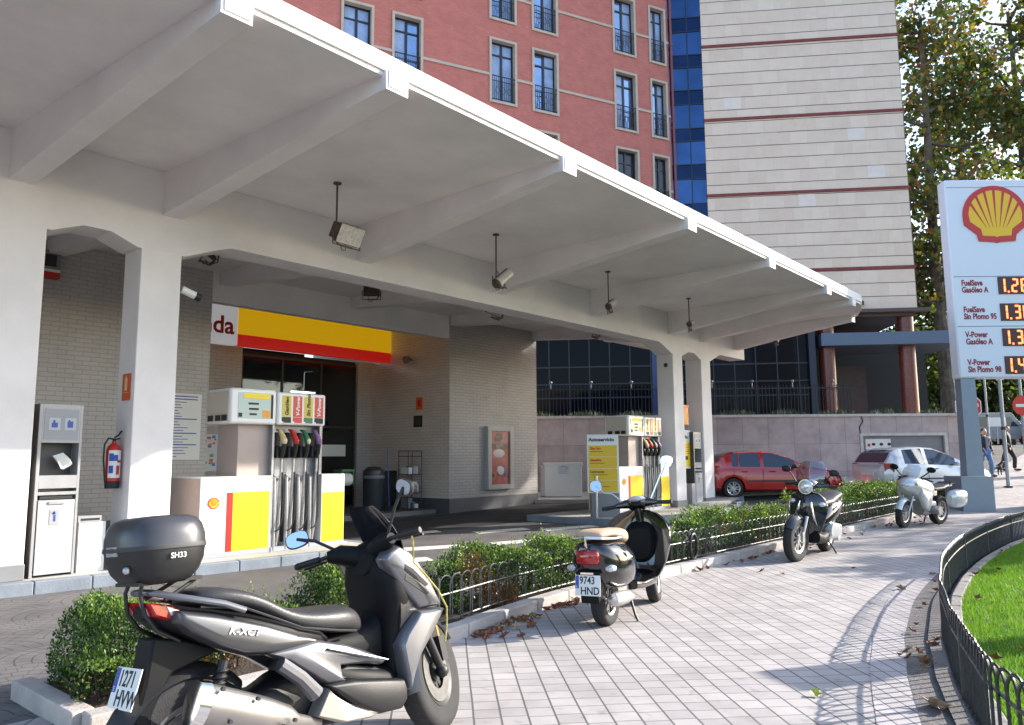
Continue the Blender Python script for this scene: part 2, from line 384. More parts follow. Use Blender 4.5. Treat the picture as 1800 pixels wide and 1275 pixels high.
def interp(tab):
    def f(x):
        if x <= tab[0][0]: return tab[0][1]
        for (x0, y0), (x1, y1) in zip(tab, tab[1:]):
            if x <= x1:
                t = (x-x0)/(x1-x0); return y0+(y1-y0)*t
        return tab[-1][1]
    return f
def spline(tab):
    def f(x):
        if x <= tab[0][0]: return tab[0][1]
        for i in range(len(tab)-1):
            if x <= tab[i+1][0]:
                p0 = tab[max(i-1, 0)][1]; p1 = tab[i][1]; p2 = tab[i+1][1]; p3 = tab[min(i+2, len(tab)-1)][1]; t = (x-tab[i][0])/(tab[i+1][0]-tab[i][0])
                return 0.5*((2*p1)+(-p0+p2)*t+(2*p0-5*p1+4*p2-p3)*t*t+(-p0+3*p1-3*p2+p3)*t**3)
        return tab[-1][1]
    return f
kerbY = spline([(-8, 5.4), (1.0, 5.3), (1.8, 4.75), (4.65, 4.72), (5.76, 4.93), (7.15, 5.08), (9, 5.05), (26, 5.05)])
fenceY = spline([(0, -2.5), (3.5, 0.0), (4.4, 0.72), (5.21, 1.03), (6.07, 1.3), (7.28, 1.61), (9.22, 1.97), (11.5, 2.2), (14.05, 2.27), (16.7, 2.15), (20, 1.75), (26, 0.6), (32, -1.5)])
strip('forecourt_road', setts, fr(-25, 45, 140), lambda x: 5.3, lambda x: 22.0, 0.0, 34)
strip('inner_road', mat('darker asphalt', (0.035, 0.034, 0.036), 0.8, var=0.4, vscale=1.5, bump=0.4, bscale=80), fr(-6, 26, 60), lambda x: 12.05, lambda x: 15.32, 0.009, 5)  # much darker asphalt strip between the islands and the shop
strip('asphalt_road', mat('worn forecourt asphalt', (0.135, 0.128, 0.13), 0.85, var=0.35, vscale=1.1, bump=0.6, bscale=110), fr(4.6, 45, 100), lambda x: 5.3, lambda x: 12.06, 0.005, 12)
strip('path', paving, fr(-12, 34, 184), lambda x: fenceY(x)+0.42, lambda x: 5.35 if not 2.0 < x < 25.5 else kerbY(x)+0.05, 0.006, 10)
strip('path_near', paving, fr(-14, 3.4, 30), lambda x: -9, lambda x: min(fenceY(x)+0.42, 3), 0.006, 12)
strip('path_border', border_m, fr(1.5, 30, 120), lambda x: fenceY(x)+0.24, lambda x: fenceY(x)+0.50, 0.010, 2)
strip('gutter', gutter_m, fr(1.5, 30, 120), lambda x: fenceY(x)+0.06, lambda x: fenceY(x)+0.25, 0.012, 2)
strip('pavement_beyond', paving, fr(25.4, 60, 60), lambda x: -14, lambda x: 5.35, 0.001, 16)
# lawn
lx = fr(1.5, 30, 120)
strip('lawn', turf, lx, lambda x: fenceY(x)-9 if x > 4 else fenceY(x)-6, lambda x: fenceY(x)-0.15, 0.05, 12)
strip('fence_footing', gutter_m, fr(1.5, 30, 120), lambda x: fenceY(x)-0.22, lambda x: fenceY(x)+0.07, 0.035, 2)
def kerb_run(x0, x1, f, w, h, step, label, m, group=None):
    root = thing('kerb', label, 'kerb', S((x0+x1)/2, f((x0+x1)/2)), RZ, group)
    cx, cy = (x0+x1)/2, f((x0+x1)/2); x = x0; mb = MB()
    while x < x1-0.02:
        xb = min(x+step, x1); a0 = Vector((x+0.004, f(x))); a1 = Vector((xb-0.004, f(xb)))
        t = (a1-a0).normalized(); nn = Vector((-t.y, t.x))*w
        p = S(x, f(x)); z = g(p.x, p.y)
        mb.prism([(q.x-cx, q.y-cy) for q in (a0, a1, a1+nn, a0+nn)], z-0.1, z+h+random.uniform(-0.003, 0.003)); x = xb
    root['kind'] = 'structure'
    mb.build('kerb_stones', m, root, bevel=0.012, smooth=False)
    return root
kerb_run(1.86, 25.2, kerbY, 0.15, 0.12, 0.62, 'pale granite kerb edging the planted bed beside the path', kerb_m)
kerb_run(1.5, 30, lambda x: fenceY(x)-0.20, 0.10, 0.09, 0.55, 'curved stone kerb around the lawn inside the hooped fence', mat('weathered kerb', (0.27, 0.25, 0.235), 0.85, var=0.4, vscale=5, bump=0.4))
strip('bed_soil', soil, fr(1.95, 25, 60), lambda x: kerbY(x)+0.12, lambda x: 5.85, 0.085, 3)
kerb_run(1.86, 25.2, lambda x: 5.8, 0.12, 0.10, 0.62, 'low stone kerb on the road side of the planted bed', kerb_m)
mb = MB(); mb.box(1.82, 1.95, 4.9, 5.92, -0.1, 0.118); struct(mb.build('bed_end_kerb', kerb_m, rotz=RZ, bevel=0.01))
# island
islF = lambda x: 10.22-0.088*(x-3) if x < 17.5 else (8.94+ (x-17.5)**2*0.05 if x < 21 else 9.55+(x-21)**2*0.22)
kerb_run(-6, 8.3, islF, 0.16, 0.15, 0.62, 'blue grey kerb along the front of the near pump island', kerb_blue)
kerb_run(14.75, 23.6, islF, 0.16, 0.15, 0.62, 'blue grey kerb curving round the front of the far pump island', kerb_blue)
strip('pump_island', concrete, fr(-6, 8.25, 50), lambda x: islF(x)+0.15, lambda x: 12.0, 0.147, 4)
strip('pump_island', concrete, fr(14.8, 23.6, 50), lambda x: islF(x)+0.15, lambda x: 12.0, 0.147, 4)
mb = MB(); mb.box(-6, 8.3, 11.98, 12.12, -0.1, 0.15); mb.box(8.25, 8.4, islF(8.3), 12.12, -0.1, 0.151); struct(mb.build('pump_island_back_kerb', kerb_blue, rotz=RZ, bevel=0.01))
mb = MB(); mb.box(14.75, 23.6, 11.98, 12.12, -0.1, 0.15); mb.box(14.65, 14.8, islF(14.8), 12.12, -0.1, 0.151); mb.box(23.58, 23.72, 11.0, 12.12, -0.1, 0.15); struct(mb.build('pump_island_back_kerb', kerb_blue, rotz=RZ, bevel=0.01))
# road markings : worn crosswalk bars between the islands
mb = MB()
for (xa, ya, xb, yb, wd) in [(8.5, 9.95, 9.75, 9.4, 0.42), (9.9, 11.95, 11.4, 11.75, 0.36), (11.6, 10.85, 12.95, 10.6, 0.40), (12.9, 10.12, 14.4, 9.8, 0.40), (8.3, 11.2, 9.5, 10.9, 0.36), (10.3, 9.2, 11.6, 8.9, 0.38), (7.2, 9.0, 8.2, 8.6, 0.40)]:
    mb.prism([(xa, ya), (xb, yb), (xb+wd*0.5, yb+wd), (xa+wd*0.5, ya+wd)], 0.010, 0.0115)
struct(mb.build('road_marking', road_white, rotz=RZ))
# pavement in front of the purple wall
mb = MB()
vs = []; fs = []
for i in range(25):
    X = -2+i*0.6
    for Y in (24.3, 27.4): vs.append((X, Y, g(X, Y)+0.13))
    vs.append((X, 24.3, g(X, 24.3)-0.05))
for i in range(24): a = i*3; fs += [(a, a+3, a+4, a+1), (a+2, a+5, a+3, a)]
mb.add(vs, fs); struct(mb.build('pavement_by_wall', concrete))
# ================================================================ STATION CANOPY
def sthing(name, label, cat, x, y, z=0.0, group=None, r=0.0):
    return thing(name, label, cat, S(x, y, z), RZ+r, group)
can = sthing('station_canopy', 'white concrete forecourt canopy on square columns with tapering ribs and a rounded far end', 'canopy', 0, 0)
# plan of the slab
endc = [(21.3, 6.0), (22.1, 6.22), (22.9, 6.55), (23.5, 6.92), (24.15, 7.42), (24.68, 8.05), (24.95, 8.7), (25.02, 9.4), (25.0, 10.6), (24.85, 11.6), (24.5, 12.6), (23.9, 13.4), (23.0, 13.9)]
plan = [(-7, 6.0)]+endc+[(19.1, 14.4), (19.1, 22.0), (-7, 22.0)]
mb = MB(); mb.prism(plan, 5.57, 5.74); mb.build('roof_slab', white_paint, can, smooth=False)
# fascia strip with the small drip groove
mb = MB()
edge = [(-7, 6.0), (2, 6.0), (8, 6.0), (14, 6.0)]+endc
for i in range(len(edge)-1):
    a = Vector(edge[i]); b = Vector(edge[i+1]); t = (b-a).normalized(); nn = Vector((t.y, -t.x))
    for (o0, o1, z0, z1) in ((0.0, 0.05, 5.545, 5.79), (0.05, 0.075, 5.60, 5.79), (-0.06, -0.002, 5.556, 5.568)):
        p = [a+nn*o0, b+nn*o0, b+nn*o1, a+nn*o1]
        mb.prism([(q.x, q.y) for q in p], z0, z1)
mb.build('fascia', white_paint, can, smooth=False)
# ribs
ribs = [(-2.6, -2.4), (-0.1, 0.2), (2.92, 3.2), (4.80, 5.04), (8.18, 8.12), (11.68, 11.66), (15.2, 15.15), (19.0, 18.6), (20.9, 20.5), (23.3, 23.0)]
for i, (xr, xt) in enumerate(ribs):
    w = 0.28; y0, y1 = 10.42, 5.98
    if i == 9: y1 = 6.75
    mb = MB()
    n = 6; rings = []
    for k in range(n+1):
        t = k/n; x = xr+(xt-xr)*t; y = y0+(y1-y0)*t; zb = 4.94+(5.40-4.94)*min(1, t*1.04)
        rings.append([(x-w/2, y, zb), (x+w/2, y, zb), (x+w/2, y, 5.569), (x-w/2, y, 5.569)])
    mb.ring(rings)
    # end block with its rim
    mb.box(xt-w/2-0.012, xt+w/2+0.012, y1-0.085, y1-0.0, 5.385, 5.60)
    mb.box(xt-w/2+0.02, xt+w/2-0.02, y1-0.095, y1-0.085, 5.42, 5.60)
    mb.build('rib', white_paint, can, smooth=False)
# inner ribs behind the girder
for i, x in enumerate((-1.0, 3.06, 4.92, 8.3, 11.8, 15.3, 18.95, 20.85)):
    y1 = 15.29 if x < 19.1 else 13.8
    mb = MB(); w = 0.28
    mb.ring([[(x-w/2, 10.93, 4.94), (x+w/2, 10.93, 4.94), (x+w/2, 10.93, 5.569), (x-w/2, 10.93, 5.569)],
             [(x-w/2, y1, 5.3), (x+w/2, y1, 5.3), (x+w/2, y1, 5.569), (x-w/2, y1, 5.569)]])
    mb.build('rib', white_paint, can, smooth=False)
# girder with haunches at the columns
cols = [(2.69, 3.24), (4.40, 4.96), (19.08, 19.63), (20.78, 21.38)]
def under(x):
    z = 4.68
    for a, b in [(-9.0, -8.4)]+cols:
        if a <= x <= b: return 4.2
        d = min(abs(x-a), abs(x-b))
        if d < 0.75: z = min(z, 4.42+ max(0, d-0.05)*0.40)
    return z
xs = sorted(set([-7.0, 23.9]+[v for a, b in cols for v in (a, b, a-0.05, b+0.05, a-0.75, b+0.75)]+fr(-6.5, 23.5, 60)))
xs = [x for x in xs if not any(a+1e-6 < x < b-1e-6 for a, b in cols)]
poly = [(x, under(x) if not any(abs(x-v) < 1e-6 for a, b in cols for v in (a, b)) else 4.42) for x in xs]
mb = MB(); poly2 = poly+[(23.9, 5.568), (-7, 5.568)]
# build as quads strip
for (xa, za), (xb, zb) in zip(poly, poly[1:]):
    mb.add([(xa, 10.40, za), (xb, 10.40, zb), (xb, 10.40, 5.568), (xa, 10.40, 5.568), (xa, 10.92, za), (xb, 10.92, zb), (xb, 10.92, 5.568), (xa, 10.92, 5.568)],
           [(0, 1, 2, 3), (5, 4, 7, 6), (4, 5, 1, 0)])
mb.add([(23.9, 10.4, poly[-1][1]), (23.9, 10.92, poly[-1][1]), (23.9, 10.92, 5.568), (23.9, 10.4, 5.568)], [(0, 1, 2, 3)])
mb.build('girder', white_paint, can, smooth=False)
for a, b in cols:
    mb = MB(); mb.box(a, b, 10.398, 10.922, 0.15, 4.43); mb.box(a-0.012, b+0.012, 10.386, 10.934, 0.149, 0.34, 1)
    mb.build('column', [white_paint, grey_m], can, smooth=False, bevel=0.012)
# rear edge beam right of the shop
mb = MB(); mb.box(19.12, 24.3, 13.5, 13.7, 5.30, 5.568); mb.build('edge_beam', white_paint, can, smooth=False)

# ================================================================ SHOP
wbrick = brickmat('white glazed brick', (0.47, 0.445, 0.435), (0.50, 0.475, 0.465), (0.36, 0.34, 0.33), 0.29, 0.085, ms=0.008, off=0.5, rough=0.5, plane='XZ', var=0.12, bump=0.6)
wbrickY = brickmat('lit white brick side', (0.66, 0.59, 0.55), (0.70, 0.63, 0.58), (0.50, 0.45, 0.41), 0.29, 0.085, ms=0.008, off=0.5, rough=0.5, plane='YZ', var=0.12, bump=0.6)  # paler copy of the brick, warm light on the side wall put into its colour
base_m = mat('dark plinth tile', (0.10, 0.105, 0.12), 0.5, var=0.2)
shopf = mat('shop floor', (0.2, 0.19, 0.18), 0.4, var=0.2)
shop_dark = mat('dark shop interior', (0.015, 0.013, 0.012), 0.7, var=0.5, vscale=2)
Y1 = 15.3
shop = sthing('station_shop', 'white glazed brick shop building set back behind the fuel pumps', 'building', 0, 0)
mb = MB()
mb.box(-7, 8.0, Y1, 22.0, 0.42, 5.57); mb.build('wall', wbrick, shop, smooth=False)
mb = MB(); mb.box(8.0, 15.14, Y1+0.02, Y1+0.25, 4.92, 5.569); mb.build('lintel', white_paint, shop, smooth=False)
mb = MB(); mb.box(15.14, 19.05, Y1, 21.9, 0.42, 5.569); o = mb.build('wall', [brickmat('shaded white brick front', (0.37, 0.35, 0.345), (0.40, 0.375, 0.37), (0.28, 0.26, 0.255), 0.29, 0.085, ms=0.008, off=0.5, rough=0.5, plane='XZ', var=0.12, bump=0.6), wbrickY], shop, smooth=False)  # darker copy of the brick, deep shade put into its colour
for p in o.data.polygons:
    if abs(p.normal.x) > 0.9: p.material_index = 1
mb = MB(); mb.box(-7, 8.01, Y1-0.015, 22.0, 0.0, 0.42); mb.box(15.125, 19.065, Y1-0.015, 21.9, 0.0, 0.42); mb.build('plinth', base_m, shop, smooth=False)
mb = MB(); mb.box(8.01, 15.12, Y1+0.5, 22, 0.0, 0.12); mb.build('step', shopf, shop, smooth=False)
# recess back wall: brick piers, shop front
mb = MB(); mb.box(8.0, 10.75, 18.8, 19.0, 0.12, 5.5); mb.box(14.6, 15.14, 18.75, 18.95, 0.12, 4.5); mb.build('brick_pier', wbrick, shop, smooth=False)
mb = MB(); mb.box(10.75, 14.6, 21.6, 21.8, 0.12, 5.0, 0); mb.box(10.75, 14.6, 18.9, 21.6, 4.4, 4.5, 0); mb.box(10.66, 10.74, 19.01, 21.6, 0.12, 4.4, 0); mb.box(14.61, 14.7, 18.96, 21.6, 0.12, 4.4, 0); mb.box(10.75, 14.6, 18.9, 21.6, 0.121, 0.125, 0)
mb.build('interior', shop_dark, shop, smooth=False)
mb = MB()
for x in (10.75, 12.0, 13.3, 14.54): mb.box(x, x+0.06, 18.84, 18.9, 0.12, 4.4)
for z in (0.12, 2.45, 4.34): mb.box(10.75, 14.6, 18.845, 18.895, z, z+0.07)
mb.build('door_frame', dark_metal, shop, smooth=False)
gl = bpy.data.materials.new('shop glass'); gl.use_nodes = True; _n = gl.node_tree.nodes; _l = gl.node_tree.links
_g = _n.new('ShaderNodeBsdfGlossy'); _g.inputs['Roughness'].default_value = 0.03; _t = _n.new('ShaderNodeBsdfTransparent'); _t.inputs[0].default_value = (0.7, 0.75, 0.75, 1)
_f = _n.new('ShaderNodeFresnel'); _f.inputs[0].default_value = 1.5; _m = _n.new('ShaderNodeMixShader')
_l.new(_f.outputs[0], _m.inputs[0]); _l.new(_t.outputs[0], _m.inputs[1]); _l.new(_g.outputs[0], _m.inputs[2]); _l.new(_m.outputs[0], _n['Material Output'].inputs[0])
clear = gl
mb = MB(); mb.box(10.8, 14.55, 18.865, 18.872, 0.19, 4.34); mb.build('glass', gl, shop, smooth=False)
# goods and counter glimpsed inside
for i, (x, z, w_, h_, m_) in enumerate([(11.1, 0.12, 0.8, 1.5, grey_m), (12.3, 0.12, 0.7, 1.1, cream), (13.5, 0.12, 0.6, 1.7, bluep), (12.9, 1.3, 0.5, 0.5, yellowp)]):
    t = sthing('display_shelf', ['grey display rack inside the shop at the left of the glass', 'pale counter unit inside the dark shop', 'tall blue display stand inside the shop by the right pane', 'yellow carton display inside the shop above the counter'][i], 'shelf', x+w_/2, 20.4, z if z < 1 else 1.22)
    mb = MB(); mb.box(-w_/2, -w_/2+0.04, -0.2, 0.2, 0, h_); mb.box(w_/2-0.04, w_/2, -0.2, 0.2, 0, h_); mb.box(-w_/2+0.04, w_/2-0.04, 0.16, 0.2, 0, h_)
    k = 0.05
    while k < h_: mb.box(-w_/2+0.04, w_/2-0.04, -0.2, 0.16, k, k+0.03); k += 0.33
    mb.build('rack', m_, t, smooth=False)
    mb = MB(); k = 0.08
    while k < h_-0.2:
        xx = -w_/2+0.07
        while xx < w_/2-0.15:
            q = random.uniform(0.07, 0.12); mb.box(xx, xx+q, -0.15, 0.05, k+0.001, k+random.uniform(0.12, 0.24), random.randrange(5)); xx += q+0.015
        k += 0.33
    mb.build('packets', [redp, yellowp, bluep, paper, greenp], t, smooth=False)
lamp_e = mat('lit tube', (1, 1, 1), 0.5, emit=(1, 1, 0.95, 3))
t = sthing('tube_light', 'lit white fluorescent tube on the ceiling inside the dark shop', 'light', 13.5, 20.0, 3.55)
mb = MB(); mb.box(-0.45, 0.45, -0.05, 0.05, 0.04, 0.09); mb.build('housing', white_gloss, t, smooth=False)
mb = MB(); mb.cyl((-0.42, 0, 0.02), (0.42, 0, 0.02), 0.02, n=8); mb.build('tube', lamp_e, t)
# shop sign, a slight glow added to brighten its panels
t = sthing('shop_sign', 'yellow and red fascia sign, glow added, with red letters da over the shop front', 'sign', 11.5, 17.75, 4.42)
mb = MB(); mb.box(-4.2, -1.5, 0, 0.2, 0, 1.0); mb.build('white_panel', mat('white with added glow', (0.7, 0.7, 0.72), 0.4, emit=(0.75, 0.75, 0.8, 0.10)), t, smooth=False, bevel=0.01)
mb = MB(); mb.box(-1.5, 3.55, -0.01, 0.2, 0.30, 1.0, 0); mb.box(-1.5, 3.55, -0.01, 0.2, 0.0, 0.295, 1); mb.build('colour_panel', [mat('yellow with added glow', (0.85, 0.56, 0.01), 0.35, emit=(0.9, 0.5, 0.005, 0.13)), mat('red with added glow', (0.6, 0.02, 0.015), 0.35, emit=(0.8, 0.015, 0.01, 0.10))], t, smooth=False)
mb = MB(); put_text(mb, 'Tienda', 0.62, (-3.30, -0.005, 0.28), (1, 0, 0), (0, 0, 1), bold=0.014); mb.build('lettering', redp, t, smooth=False)
# dark arched thing at left of the recess (tall black pull banner behind the pier)
t = sthing('arched_doorway', 'black rounded door recess beside the brick pier under the shop sign', 'doorway', 8.75, 18.7, 0.12)
mb = MB(); mb.prism([(-0.35, 0), (0.35, 0), (0.35, 3.2)]+[(0.35*math.cos(a), 3.2+0.5*math.sin(a)) for a in fr(0, math.pi, 10)[1:]], -0.02, 0.05, 'y'); mb.build('door_leaf', black_pl, t, smooth=False)
# magazine stand / poster seen under the pump head
t = sthing('product_poster', 'colourful blue poster on the brick pier seen beneath the near pump head', 'poster', 9.75, 18.74, 1.25)
mb = MB(); mb.box(-0.38, 0.38, -0.02, 0.02, 0, 0.95); mb.build('board', paper, t, smooth=False)
mb = MB()
for k in range(46):
    x, z = random.uniform(-0.36, 0.26), random.uniform(0.03, 0.85); q = random.uniform(0.05, 0.1)
    mb.box(x, x+q, -0.024-k*0.0001, -0.021, z, z+q*0.8, random.randrange(4))
mb.build('print', [mat('poster blue', (0.05, 0.2, 0.5), 0.5), orangep, mat('poster teal', (0.1, 0.35, 0.4), 0.5), paper], t, smooth=False)
# shop front stickers
def plate_sign(name, label, cat, x, y, z, w_, h_, m_, lines, tm, size, r=0.0, d=0.015, bold=0.0, gap=1.25, top=0.9):
    t = sthing(name, label, cat, x, y, z, r=r)
    mb = MB(); mb.box(-w_/2, w_/2, -d, 0, 0, h_); mb.build('board', m_, t, smooth=False)
    if lines:
        mb = MB()
        for k, l in enumerate(lines):
            if l: put_text(mb, l, size, (-w_/2+w_*0.08, -d-0.001, h_*top-size*0.75-k*size*gap), (1, 0, 0), (0, 0, 1), bold=bold)
        mb.build('lettering', tm, t, smooth=False)
    return t
plate_sign('door_notice', 'white notice with dark lettering stuck on the shop door glass', 'notice', 13.8, 18.82, 1.62, 0.85, 0.34, paper, ['', ''], blackp, 0.12)
# ---- white wall items
t = plate_sign('price_notice', 'white notice sheet with blue print on the brick wall right of the extinguisher column', 'notice', 7.48, Y1-0.001, 1.55, 0.75, 1.35, paper, None, None, 0)
mb = MB()
for k in range(22):
    z = 1.28-k*0.058; wv = 0.62 if k in (0, 1, 8, 13, 17) else random.uniform(0.2, 0.45)
    mb.box(-0.33, -0.33+wv, -0.019, -0.016, z, z+(0.022 if k in (0, 1, 8, 13, 17) else 0.014))
mb.build('print', bluep, t, smooth=False)
# alarm box high on wall
t = sthing('alarm_box', 'grey and red alarm box high on the brick wall beside the left column', 'alarm', 4.78, Y1, 4.85)
mb = MB(); mb.box(-0.2, 0.2, -0.16, 0, 0.16, 0.5, 0); mb.box(-0.2, 0.2, -0.16, 0, 0.10, 0.155, 1); mb.box(-0.2, 0.2, -0.17, 0, 0, 0.1, 2); mb.box(-0.13, 0.13, -0.166, -0.16, 0.2, 0.42, 3)
mb.build('case', [grey_m, white_gloss, redp, blackp], t, smooth=False, bevel=0.01)
# poster cabinet on the right brick wall
def pic(mb, w_, z0, z1, n, mats_n, y=-0.09):
    for k in range(n):
        x = random.uniform(-w_/2, w_/2-0.2); z = random.uniform(z0, z1-0.12); a = random.uniform(0.08, 0.3); b = random.uniform(0.05, 0.16)
        mb.box(x, min(x+a, w_/2), y-0.002-k*0.00012, y, z, z+b, random.randrange(mats_n))
t = sthing('poster_cabinet', 'grey framed wall display case with a red advertising poster', 'poster case', 17.17, Y1, 0.62)
mb = MB(); fwx, fh = 1.15, 1.85
mb.box(-fwx/2, -fwx/2+0.16, -0.14, 0, 0, fh); mb.box(fwx/2-0.16, fwx/2, -0.14, 0, 0, fh); mb.box(-fwx/2+0.16, fwx/2-0.16, -0.14, 0, 0, 0.14); mb.box(-fwx/2+0.16, fwx/2-0.16, -0.14, 0, fh-0.14, fh)
mb.build('frame', mat('case grey', (0.42, 0.41, 0.40), 0.5), t, smooth=False, bevel=0.01)
mb = MB(); mb.box(-0.415, 0.415, -0.09, 0, 0.14, fh-0.14, 0); mb.build('poster', mat('poster red', (0.30, 0.035, 0.03), 0.4, col2=(0.45, 0.12, 0.10), vscale=5, var=0.1), t, smooth=False)
mb = MB(); pic(mb, 0.8, 1.15, 1.68, 16, 2); pic(mb, 0.8, 0.35, 0.75, 8, 4)
mb.ball((-0.05, -0.09, 1.05), 0.26, 2, 12, (1, 0.03, 0.5)); mb.ball((0.02, -0.09, 0.55), 0.18, 2, 12, (1, 0.03, 0.8)); mb.build('print', [mat('poster dark', (0.05, 0.03, 0.04), 0.4), mat('poster mauve', (0.2, 0.13, 0.16), 0.4), mat('poster pale', (0.55, 0.5, 0.5), 0.4), bluep], t, smooth=False)
# items on recess side wall (plane x = 15.14)
def side(name, label, cat, y, z, group=None): return thing(name, label, cat, S(15.14, y, z), RZ, group)
t = side('fire_sign', 'small orange red fire sign on the shaded brick side wall of the shop', 'sign', 16.55, 2.95); mb = MB(); mb.box(-0.015, 0, -0.13, 0.13, 0, 0.36, 0); mb.box(-0.018, -0.015, -0.06, 0.05, 0.1, 0.28, 1); mb.build('board', [orangep, redp], t, smooth=False)
t = side('wall_plaque', 'small black plaque below the fire sign on the shaded side wall', 'plaque', 16.6, 2.45); mb = MB(); mb.box(-0.02, 0, -0.18, 0.18, 0, 0.33, 0); mb.box(-0.022, -0.02, -0.14, 0.14, 0.05, 0.28, 1); mb.build('board', [blackp, mat('plaque', (0.05, 0.05, 0.03), 0.4)], t, smooth=False)
t = side('wall_lamp', 'small round lamp high on the shaded side wall of the shop', 'lamp', 16.9, 4.45); mb = MB(); mb.cyl((-0.12, 0, 0), (0, 0, 0), 0.03); mb.build('bracket', grey_m, t); mb = MB(); mb.cyl((-0.26, 0, -0.03), (-0.12, 0, 0.02), 0.12, 0.09, 14); mb.build('lamp_head', grey_m, t)
# bins and cleaning gear in the recess
t = sthing('waste_bin', 'rounded black plastic waste bin in the recess by the shop door', 'bin', 13.6, 16.7, 0.12)
mb = MB(); mb.lathe([(0.001, 0), (0.24, 0), (0.28, 0.1), (0.29, 0.95), (0.30, 1.0), (0.28, 1.1), (0.17, 1.2), (0.001, 1.22)], n=20); mb.build('bin_body', mat('bin dark', (0.04, 0.045, 0.055), 0.35), t)
mb = MB(); mb.lathe([(0.292, 0.88), (0.305, 0.9), (0.305, 0.95), (0.292, 0.97)], n=20); mb.build('rim', grey_m, t)
t = sthing('display_rack', 'dark wire rack of goods standing against the shaded side wall', 'rack', 14.62, 16.35, 0.0)
mb = MB()
for x in (-0.25, 0.25):
    for y in (-0.2, 0.2): mb.cyl((x, y, 0), (x, y, 1.75), 0.012, n=6)
for z in (0.15, 0.6, 1.1, 1.6, 1.75):
    mb.tube([(-0.25, -0.2, z), (0.25, -0.2, z), (0.25, 0.2, z), (-0.25, 0.2, z)], 0.01, 6, closed=True)
mb.build('frame', dark_metal, t)
mb = MB()
for k in range(12): x = random.uniform(-0.22, 0.05); z = random.choice((0.16, 0.61, 1.11)); mb.box(x, x+0.16, -0.15, 0.15, z, z+random.uniform(0.1, 0.3), random.randrange(3))
mb.build('goods', [blackp, paper, grey_m], t, smooth=False)
t = sthing('notice_board', 'dark low notice board leaning in the recess between bin and rack', 'board', 14.2, 16.8, 0.25); mb = MB(); mb.box(-0.32, 0.32, 0, 0.05, 0.1, 0.95); mb.box(-0.3, -0.27, -0.1, 0.15, -0.12, 0.15); mb.box(0.27, 0.3, -0.1, 0.15, -0.12, 0.15); mb.build('panel', shop_dark, t, smooth=False)
t = sthing('broom', 'broom with a blue handle propped upright beside the black bin', 'broom', 13.95, 16.45, 0.12)
mb = MB(); mb.cyl((0, 0, 0.1), (0.05, 0.15, 1.75), 0.014, n=6); mb.build('handle', bluep, t); mb = MB(); mb.box(-0.17, 0.17, -0.03, 0.03, 0, 0.12); mb.build('bristles', shop_dark, t, smooth=False)
t = sthing('paper_roll_holder', 'white paper roll in a green topped holder by the shop door', 'paper holder', 12.3, 16.3, 0.12)
mb = MB(); mb.cyl((0, 0, 0), (0, 0, 0.75), 0.03, n=8); mb.lathe([(0.001, 0), (0.2, 0), (0.2, 0.03), (0.001, 0.04)], n=16); mb.build('stand', dark_metal, t)
mb = MB(); mb.cyl((-0.16, 0, 0.9), (0.16, 0, 0.9), 0.17, n=18); mb.build('roll', paper, t); mb = MB(); mb.box(-0.2, 0.2, -0.19, 0.19, 1.1, 1.15); mb.box(-0.2, -0.17, -0.15, 0.15, 0.75, 1.1); mb.box(0.17, 0.2, -0.15, 0.15, 0.75, 1.1); mb.build('holder', greenp, t, smooth=False)
# cctv cameras
def cctv(label, x, y, z, d):
    t = sthing('security_camera', label, 'camera', x, y, z, 'security cameras under the canopy')
    dx, dy, dz = d; n_ = Vector(d).normalized()
    mb = MB(); mb.tube([(0, 0, 0), (n_.x*0.03, n_.y*0.06, -0.02), n_*0.08], 0.015, 6); mb.build('bracket', grey_m, t)
    mb = MB(); mb.cyl(n_*0.06, n_*0.26, 0.055, n=14); mb.build('body', white_gloss, t); mb = MB(); mb.cyl(n_*0.26, n_*0.34, 0.058, n=14); mb.build('lens_hood', black_pl, t)
cctv('white security camera with black hood fixed to the side of the extinguisher column', 4.97, 10.5, 3.98, (1, -0.1, -0.35))
cctv('white security camera high on the left face of the far pair of columns', 19.05, 10.6, 4.1, (-1, -0.5, -0.1))
